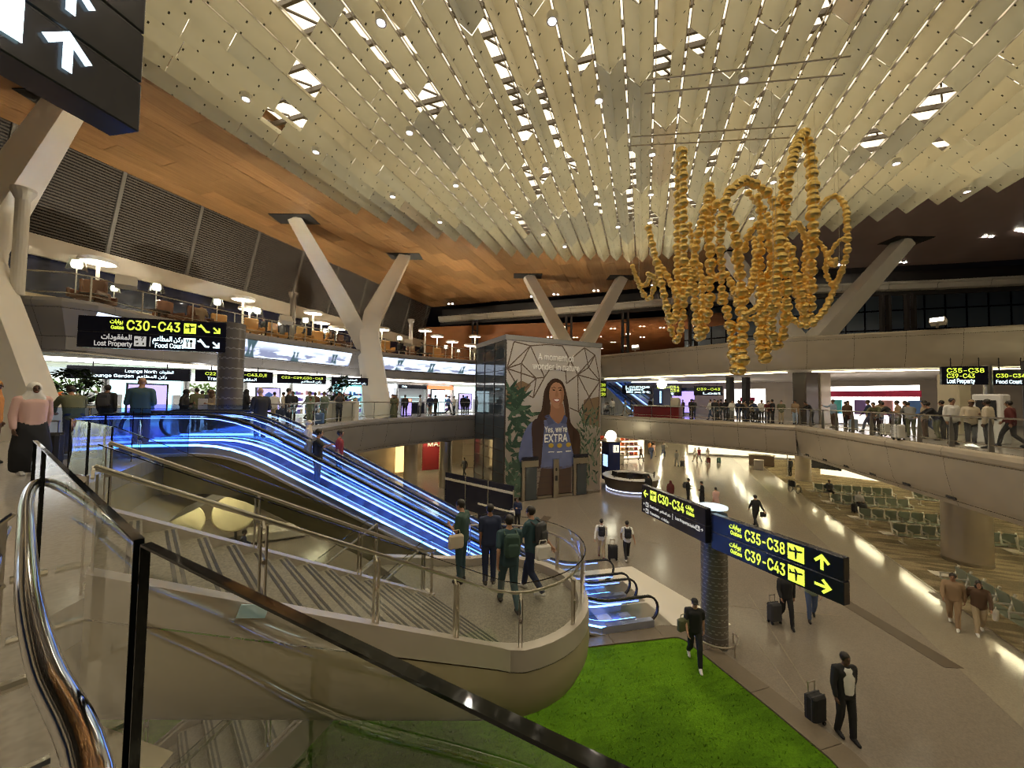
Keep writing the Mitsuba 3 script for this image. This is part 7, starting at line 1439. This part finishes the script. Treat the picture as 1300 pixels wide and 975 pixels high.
_, P = person(4.15, 17.7, 0, -10, 'pull', 1.74, 'white', 'beige', 'person in a pale hoodie and beige trousers walking away with suitcase', shoe='maroon', skin=0); backpack(P, 'black', 'black backpack on the person in the pale hoodie'); suitcase(4.62, 17.5, 0, 0, 'black', 'black suitcase beside the person in the pale hoodie')
_, P = person(5.25, 17.5, 0, -5, 'walkb', 1.74, 'white', 'black', 'person in a white shirt and black trousers walking away beside the suitcase', shoe='white', skin=1, upper='tee'); backpack(P, 'black', 'black backpack on the person in the white shirt walking away')
person(.42, 21.4, 0, 150, 'phone', 1.70, 'navy', 'black', 'man in navy standing at the right end of the black hoarding', head='hair', skin=0); bag(.12, 21.2, .75, .2, 'white', 'white bag beside the man in navy at the hoarding')
person(10.1, 28.5, 0, 0, 'stand', 1.76, 'black', 'black', 'man in black standing at the front of the information desk', skin=1)
person(11.1, 27.0, 0, -20, 'stand', 1.62, 'maroon', 'maroon', 'woman in a dark maroon robe right of the information desk', lower='robe', head='headscarf', headc='maroon', skin=1)
_, P = person(12.4, 27.2, 0, -110, 'phone', 1.76, 'black', 'black', 'man in black with a backpack facing right, left of the dark robe', skin=1); backpack(P, 'charcoal', 'backpack on the man in black facing the dark robe')
person(13.0, 26.4, 0, 80, 'phone', 1.72, 'black', 'black', 'person in a long black robe facing left beyond the sign boards', lower='robe', head='hair', skin=1)
person(13.2, 25.0, 0, 0, 'walk', 1.66, 'pink', 'beige', 'person in a pinkish long coat walking away beyond the sign disc', lower='robe', head='hair', skin=0)
person(14.1, 22.4, 0, 0, 'walkb', 1.82, 'black', 'black', 'man in black with a briefcase walking away over the bright floor', skin=0); bag(14.52, 22.4, .55, 0, 'black', 'black briefcase in the hand of the man on the bright floor')
person(8.95, 12.7, 0, 160, 'walk', 1.72, 'black', 'black', 'person in black whose legs show below the C39-C43 board', skin=1); suitcase(8.6, 12.75, 0, .2, 'charcoal', 'dark suitcase whose lower half shows below the C39-C43 board')
person(10.0, 13.0, 0, 150, 'walkb', 1.72, 'sage', 'denim', 'person in jeans whose legs show below the right arrow of the board', skin=0)
person(14.35, 12.7, 0, 130, 'walk', 1.74, 'tan', 'tan', 'left one of the couple in tan walking beside the carpet edge', shoe='white', skin=1, head='hair'); person(14.75, 12.35, 0, 140, 'walkb', 1.66, 'brown', 'beige', 'right one of the couple in tan and brown beside the carpet edge', shoe='white', skin=0, head='long_hair'); bag(15.08, 12.2, .5, .6, 'white', 'white shopping bag of the couple in tan beside the carpet')
person(-5.7, 34.6, 0, 170, 'stand', 1.74, 'white', 'black', 'person in a white shirt and black trousers under the curved upper floor edge', skin=1); person(-4.2, 35.4, 0, 150, 'walk', 1.70, 'charcoal', 'black', 'person in charcoal walking under the curved floor edge by the cream tiles', skin=1)
person(-11.3, 16.6, .06, -60, 'sit', 1.72, 'navy', 'black', 'person in navy sitting below the escalators near the cream discs', head='hair', skin=2)
person(23.35, 26.1, .02, BR * 57.3 + 180, 'sit', 1.68, 'white', 'black', 'person in white sitting on the fourth gate bench', head='headscarf', headc='white', skin=1, lower='skirt')
suitcase(22.6, 25.6, .012, .3, 'black', 'black suitcase in front of the person in white on the fourth gate bench', .9)
person(24.3, 29.7, .02, BR * 57.3 + 180, 'sit', 1.7, 'charcoal', 'black', 'person in dark clothes sitting at the end of the fifth gate bench', skin=1)
person(27.3, 38.0, 0.012, 0, 'stand', 1.74, 'black', 'black', 'person in black standing at the thin steel pole by the bright cream wall', skin=1)
q, a = inl(9.7, 1.1); person(q[0], q[1], 10.36, math.degrees(a) - 60, 'sit', 1.75, 'tan', 'brown', 'man reading in a chair at the lounge rail above the C30-C43 sign', skin=1)
# crowds: (pixel-free) plan positions
def crowd(place, where, rows):
    for x, y, z, f, pn, h, top, bot, *r in rows:
        kw = dict(zip(('head', 'headc', 'lower', 'skin'), r)) if r else {}
        kw.setdefault('skin', RNG.choice((0, 0, 1, 1, 2, 3)))
        kw = {a: b for a, b in kw.items() if b is not None}
        person(x, y, z, f, pn, h, top, bot, None, place, **kw)
    mine = sorted([p for p in PEOPLE if p[3] == place], key=lambda p: p[1] / p[2])
    names = 'first second third fourth fifth sixth seventh eighth ninth tenth eleventh twelfth 13th 14th 15th 16th 17th 18th 19th 20th 21st 22nd 23rd 24th 25th 26th 27th 28th 29th 30th 31st 32nd 33rd 34th 35th 36th 37th 38th 39th 40th'.split()
    for i, (k, x, y, _, t, b, lo) in enumerate(mine):
        labels[k]['label'] = (f'person in {t.replace("_", " ")} robe, ' if lo == 'robe' else f'person in {t.replace("_", " ")} top, ') + f'{names[i]} from left {where}'
crowd('people before the left shops', 'in the crowd before the left shops', [
    (-14.5, 18.5, Z2, 30, 'stand', 1.72, 'charcoal', 'black'), (-15.6, 19.5, Z2, 60, 'walk', 1.7, 'beige', 'brown'), (-16.6, 17.0, Z2, -40, 'stand', 1.68, 'pink', 'grey'), (-17.6, 18.2, Z2, 100, 'phone', 1.7, 'maroon', 'black'), (-13.2, 16.2, Z2, 60, 'stand', 1.75, 'olive', 'black'),
    (-12.4, 18.0, Z2, -20, 'phone', 1.75, 'black', 'black', 'headscarf', 'black', 'robe'), (-12.6, 20.5, Z2, 20, 'walk', 1.70, 'white', 'beige'), (-12.0, 21.2, Z2, 190, 'stand', 1.72, 'black', 'black'), (-13.2, 22.4, Z2, 90, 'walk', 1.72, 'cream', 'navy'), (-12.6, 24.0, Z2, -90, 'walkb', 1.74, 'grey', 'black'), (-11.6, 22.8, Z2, 40, 'stand', 1.70, 'brown', 'black'),
    (-11.9, 26.0, Z2, 30, 'phone', 1.74, 'black', 'denim'), (-11.1, 25.0, Z2, 150, 'stand', 1.7, 'navy', 'black'), (-15.2, 22.0, Z2, 45, 'stand', 1.7, 'orange', 'black'), (-16.2, 21.2, Z2, 45, 'stand', 1.66, 'white', 'tan'), (-10.8, 24.4, Z2, 170, 'stand', 1.72, 'black', 'grey')])
crowd('people between V column and lift', 'between the white V column and the lift', [
    (-8.15, 26.75, Z2, 190, 'phone', 1.66, 'olive', 'olive', 'long_hair', None, 'robe'), (-8.7, 28.2, Z2, 170, 'stand', 1.70, 'cream', 'brown'), (-8.35, 27.9, Z2, 150, 'stand', 1.66, 'tan', 'brown', 'long_hair'), (-8.0, 29.0, Z2, 20, 'walk', 1.70, 'black', 'black'), (-7.2, 30.4, Z2, 100, 'stand', 1.7, 'white', 'grey'), (-6.5, 30.8, Z2, 10, 'walk', 1.75, 'navy', 'tan'), (-6.3, 32.0, Z2, 60, 'phone', 1.7, 'charcoal', 'black'),
    (-5.0, 33.6, Z2, 120, 'stand', 1.68, 'cream', 'black'), (-4.25, 33.8, Z2, 10, 'stand', 1.76, 'black', 'black'), (-3.9, 33.9, Z2, 20, 'stand', 1.70, 'black', 'charcoal'), (-5.8, 35.5, Z2, -60, 'walk', 1.72, 'blue', 'black')])
crowd('people along the back edge', 'behind the back railing, right of the lift', [
    (8.2, 40.5, Z2, 90, 'sit', 1.7, 'black', 'black'), (8.9, 41.8, Z2, 200, 'stand', 1.7, 'black', 'black'), (10.2, 39.2, Z2, 160, 'stand', 1.72, 'white', 'grey'), (11.2, 38.0, Z2, 60, 'walk', 1.7, 'sage', 'beige'), (14.2, 39.6, Z2, 20, 'stand', 1.78, 'black', 'black'), (17.3, 39.0, Z2, 100, 'phone', 1.7, 'brown', 'black'), (17.9, 38.6, Z2, 190, 'stand', 1.74, 'charcoal', 'black'),
    (16.6, 31.6, Z2, 150, 'stand', 1.74, 'black', 'black'), (17.6, 31.8, Z2, 10, 'stand', 1.76, 'black', 'black'), (17.8, 31.2, Z2, 170, 'phone', 1.7, 'white', 'grey'), (18.2, 31.0, Z2, 150, 'stand', 1.68, 'navy', 'denim'), (18.4, 30.4, Z2, 60, 'lean', 1.72, 'black', 'navy'), (18.7, 30.0, Z2, 190, 'stand', 1.7, 'beige', 'black'), (18.6, 29.3, Z2, 20, 'lean', 1.75, 'navy', 'black'), (19.0, 29.4, Z2, 170, 'phone', 1.72, 'white', 'black'), (18.9, 28.6, Z2, 160, 'lean', 1.74, 'maroon', 'black'), (19.1, 28.3, Z2, 30, 'stand', 1.76, 'black', 'black'), (19.6, 28.1, Z2, 150, 'phone', 1.7, 'olive', 'beige'), (20.1, 27.4, Z2, 120, 'stand', 1.74, 'tan', 'pale_blue'), (21.0, 27.0, Z2, 70, 'lean', 1.74, 'black', 'black'),
    (12.6, 40.6, Z2, 60, 'stand', 1.68, 'navy', 'grey'), (9.6, 38.4, Z2, 120, 'sit', 1.7, 'grey', 'black'), (9.9, 40.6, Z2, 200, 'sit', 1.7, 'white', 'black'), (8.6, 43.0, Z2, 30, 'sit', 1.7, 'cream', 'black'), (15.6, 33.4, Z2, 30, 'stand', 1.74, 'black', 'black'), (16.3, 34.6, Z2, 170, 'phone', 1.7, 'charcoal', 'navy'), (17.0, 33.0, Z2, 100, 'walk', 1.74, 'white', 'denim'), (17.4, 32.6, Z2, 200, 'stand', 1.66, 'brown', 'black'), (18.1, 33.4, Z2, 60, 'stand', 1.74, 'black', 'black'), (18.9, 31.4, Z2, 190, 'phone', 1.7, 'tan', 'black'), (19.6, 31.6, Z2, 80, 'walk', 1.72, 'grey', 'black')])
crowd('people on the right-hand walkway', 'behind the flared-post railing on the right', [
    (20.3, 24.4, Z2, 80, 'point', 1.78, 'pale_blue', 'brown'), (20.9, 24.2, Z2, 200, 'stand', 1.66, 'red', 'black'), (20.0, 23.0, Z2, 170, 'stand', 1.7, 'brown', 'black', 'long_hair'), (19.6, 21.2, Z2, 60, 'walk', 1.78, 'navy', 'denim'), (19.9, 20.9, Z2, 180, 'phone', 1.74, 'beige', 'denim'), (19.2, 19.5, Z2, 40, 'lean', 1.74, 'charcoal', 'black'), (18.9, 18.9, Z2, 60, 'phone', 1.72, 'tan', 'olive'), (18.8, 18.2, Z2, -30, 'lean', 1.74, 'grey', 'olive'), (18.8, 17.6, Z2, 30, 'stand', 1.74, 'beige', 'brown'), (19.2, 17.2, Z2, 20, 'phone', 1.74, 'black', 'black'), (18.5, 16.8, Z2, 60, 'lean', 1.72, 'black', 'olive'), (19.9, 18.6, Z2, 60, 'stand', 1.74, 'charcoal', 'black'), (18.3, 19.4, Z2, 120, 'lean', 1.70, 'olive', 'black'),
    (17.2, 15.1, Z2, 170, 'stand', 1.80, 'white', 'charcoal'), (17.1, 14.4, Z2, 160, 'phone', 1.74, 'cream', 'black', 'cap', 'tan'), (17.0, 13.8, Z2, 20, 'stand', 1.76, 'cream', 'black'), (18.6, 14.4, Z2, 20, 'walk', 1.76, 'maroon', 'black'), (19.0, 13.9, Z2, 60, 'walkb', 1.76, 'brown', 'brown'), (19.9, 14.7, Z2, 20, 'stand', 1.7, 'red', 'black'), (17.9, 12.7, Z2, 120, 'walk', 1.72, 'grey', 'black'), (22.0, 21.6, Z2, 60, 'stand', 1.74, 'black', 'black'), (21.6, 20.0, Z2, 40, 'walk', 1.7, 'white', 'denim')])
crowd('people far down the lower corridor', 'far down the lower corridor', [
    (15.0, 49.0, 0, 10, 'walk', 1.74, 'beige', 'black'), (14.0, 47.2, 0, 190, 'walk', 1.7, 'white', 'grey'), (16.0, 50.5, 0, 190, 'walk', 1.72, 'black', 'black'), (17.2, 47.5, 0, 170, 'walkb', 1.7, 'navy', 'denim'), (17.0, 53.0, 0, 10, 'stand', 1.72, 'cream', 'brown'), (18.2, 42.6, 0, 0, 'pull', 1.78, 'grey', 'grey'), (18.4, 50.0, 0, 190, 'walk', 1.7, 'pink', 'beige'), (19.4, 54.0, 0, 180, 'walk', 1.74, 'black', 'black'), (21.6, 45.6, 0, 190, 'walk', 1.7, 'white', 'beige'), (22.4, 46.2, 0, 10, 'walk', 1.7, 'red', 'grey'), (23.2, 45.8, 0, 190, 'pull', 1.7, 'white', 'beige'), (20.6, 56.0, 0, 10, 'stand', 1.7, 'brown', 'black'), (15.8, 56.0, 0, 190, 'stand', 1.7, 'grey', 'black'), (13.2, 50.5, 0, 60, 'stand', 1.72, 'black', 'grey'), (14.6, 52.5, 0, 10, 'walk', 1.7, 'white', 'denim'), (16.4, 54.5, 0, 190, 'walkb', 1.72, 'tan', 'black'), (17.8, 56.5, 0, 10, 'walk', 1.7, 'cream', 'grey'), (18.6, 52.0, 0, 190, 'stand', 1.7, 'orange', 'black'), (19.8, 50.5, 0, 180, 'walk', 1.72, 'charcoal', 'navy'), (20.8, 52.6, 0, 20, 'walkb', 1.7, 'white', 'black'), (15.4, 46.0, 0, 200, 'walk', 1.74, 'brown', 'black')])
suitcase(22.9, 45.0, 0, .2, 'maroon', 'dark red suitcase far down the lower corridor'); suitcase(24.2, 45.2, 0, .2, 'green', 'dark green suitcase far down the lower corridor at the carpet edge'); suitcase(18.7, 42.4, 0, .2, 'black', 'black suitcase of the person in grey far down the corridor')
crowd('people in the lounge', 'sitting in the top floor lounge', [(*(inl(i, 1.3)[0]), 10.4, math.degrees(inl(i, 0)[1]) + f, 'sit', 1.72, t, 'black') for i, f, t in ((13.4, 90, 'black'), (14.6, -60, 'charcoal'), (16.2, 90, 'black'), (19.2, 60, 'brown'), (24.3, -60, 'black'), (26.1, 80, 'charcoal'))])
suitcase(15.9, 15.9, Z2 + .06, .2, 'white', 'white suitcase standing at the right-hand railing by the white machine'); suitcase(18.2, 20.6, Z2 + .06, .2, 'pale_blue', 'pale blue suitcase at the right-hand railing before the navy jacket'); suitcase(17.2, 17.8, Z2 + .06, .2, 'white', 'small white suitcase at the right-hand railing among the leaning people', .9)
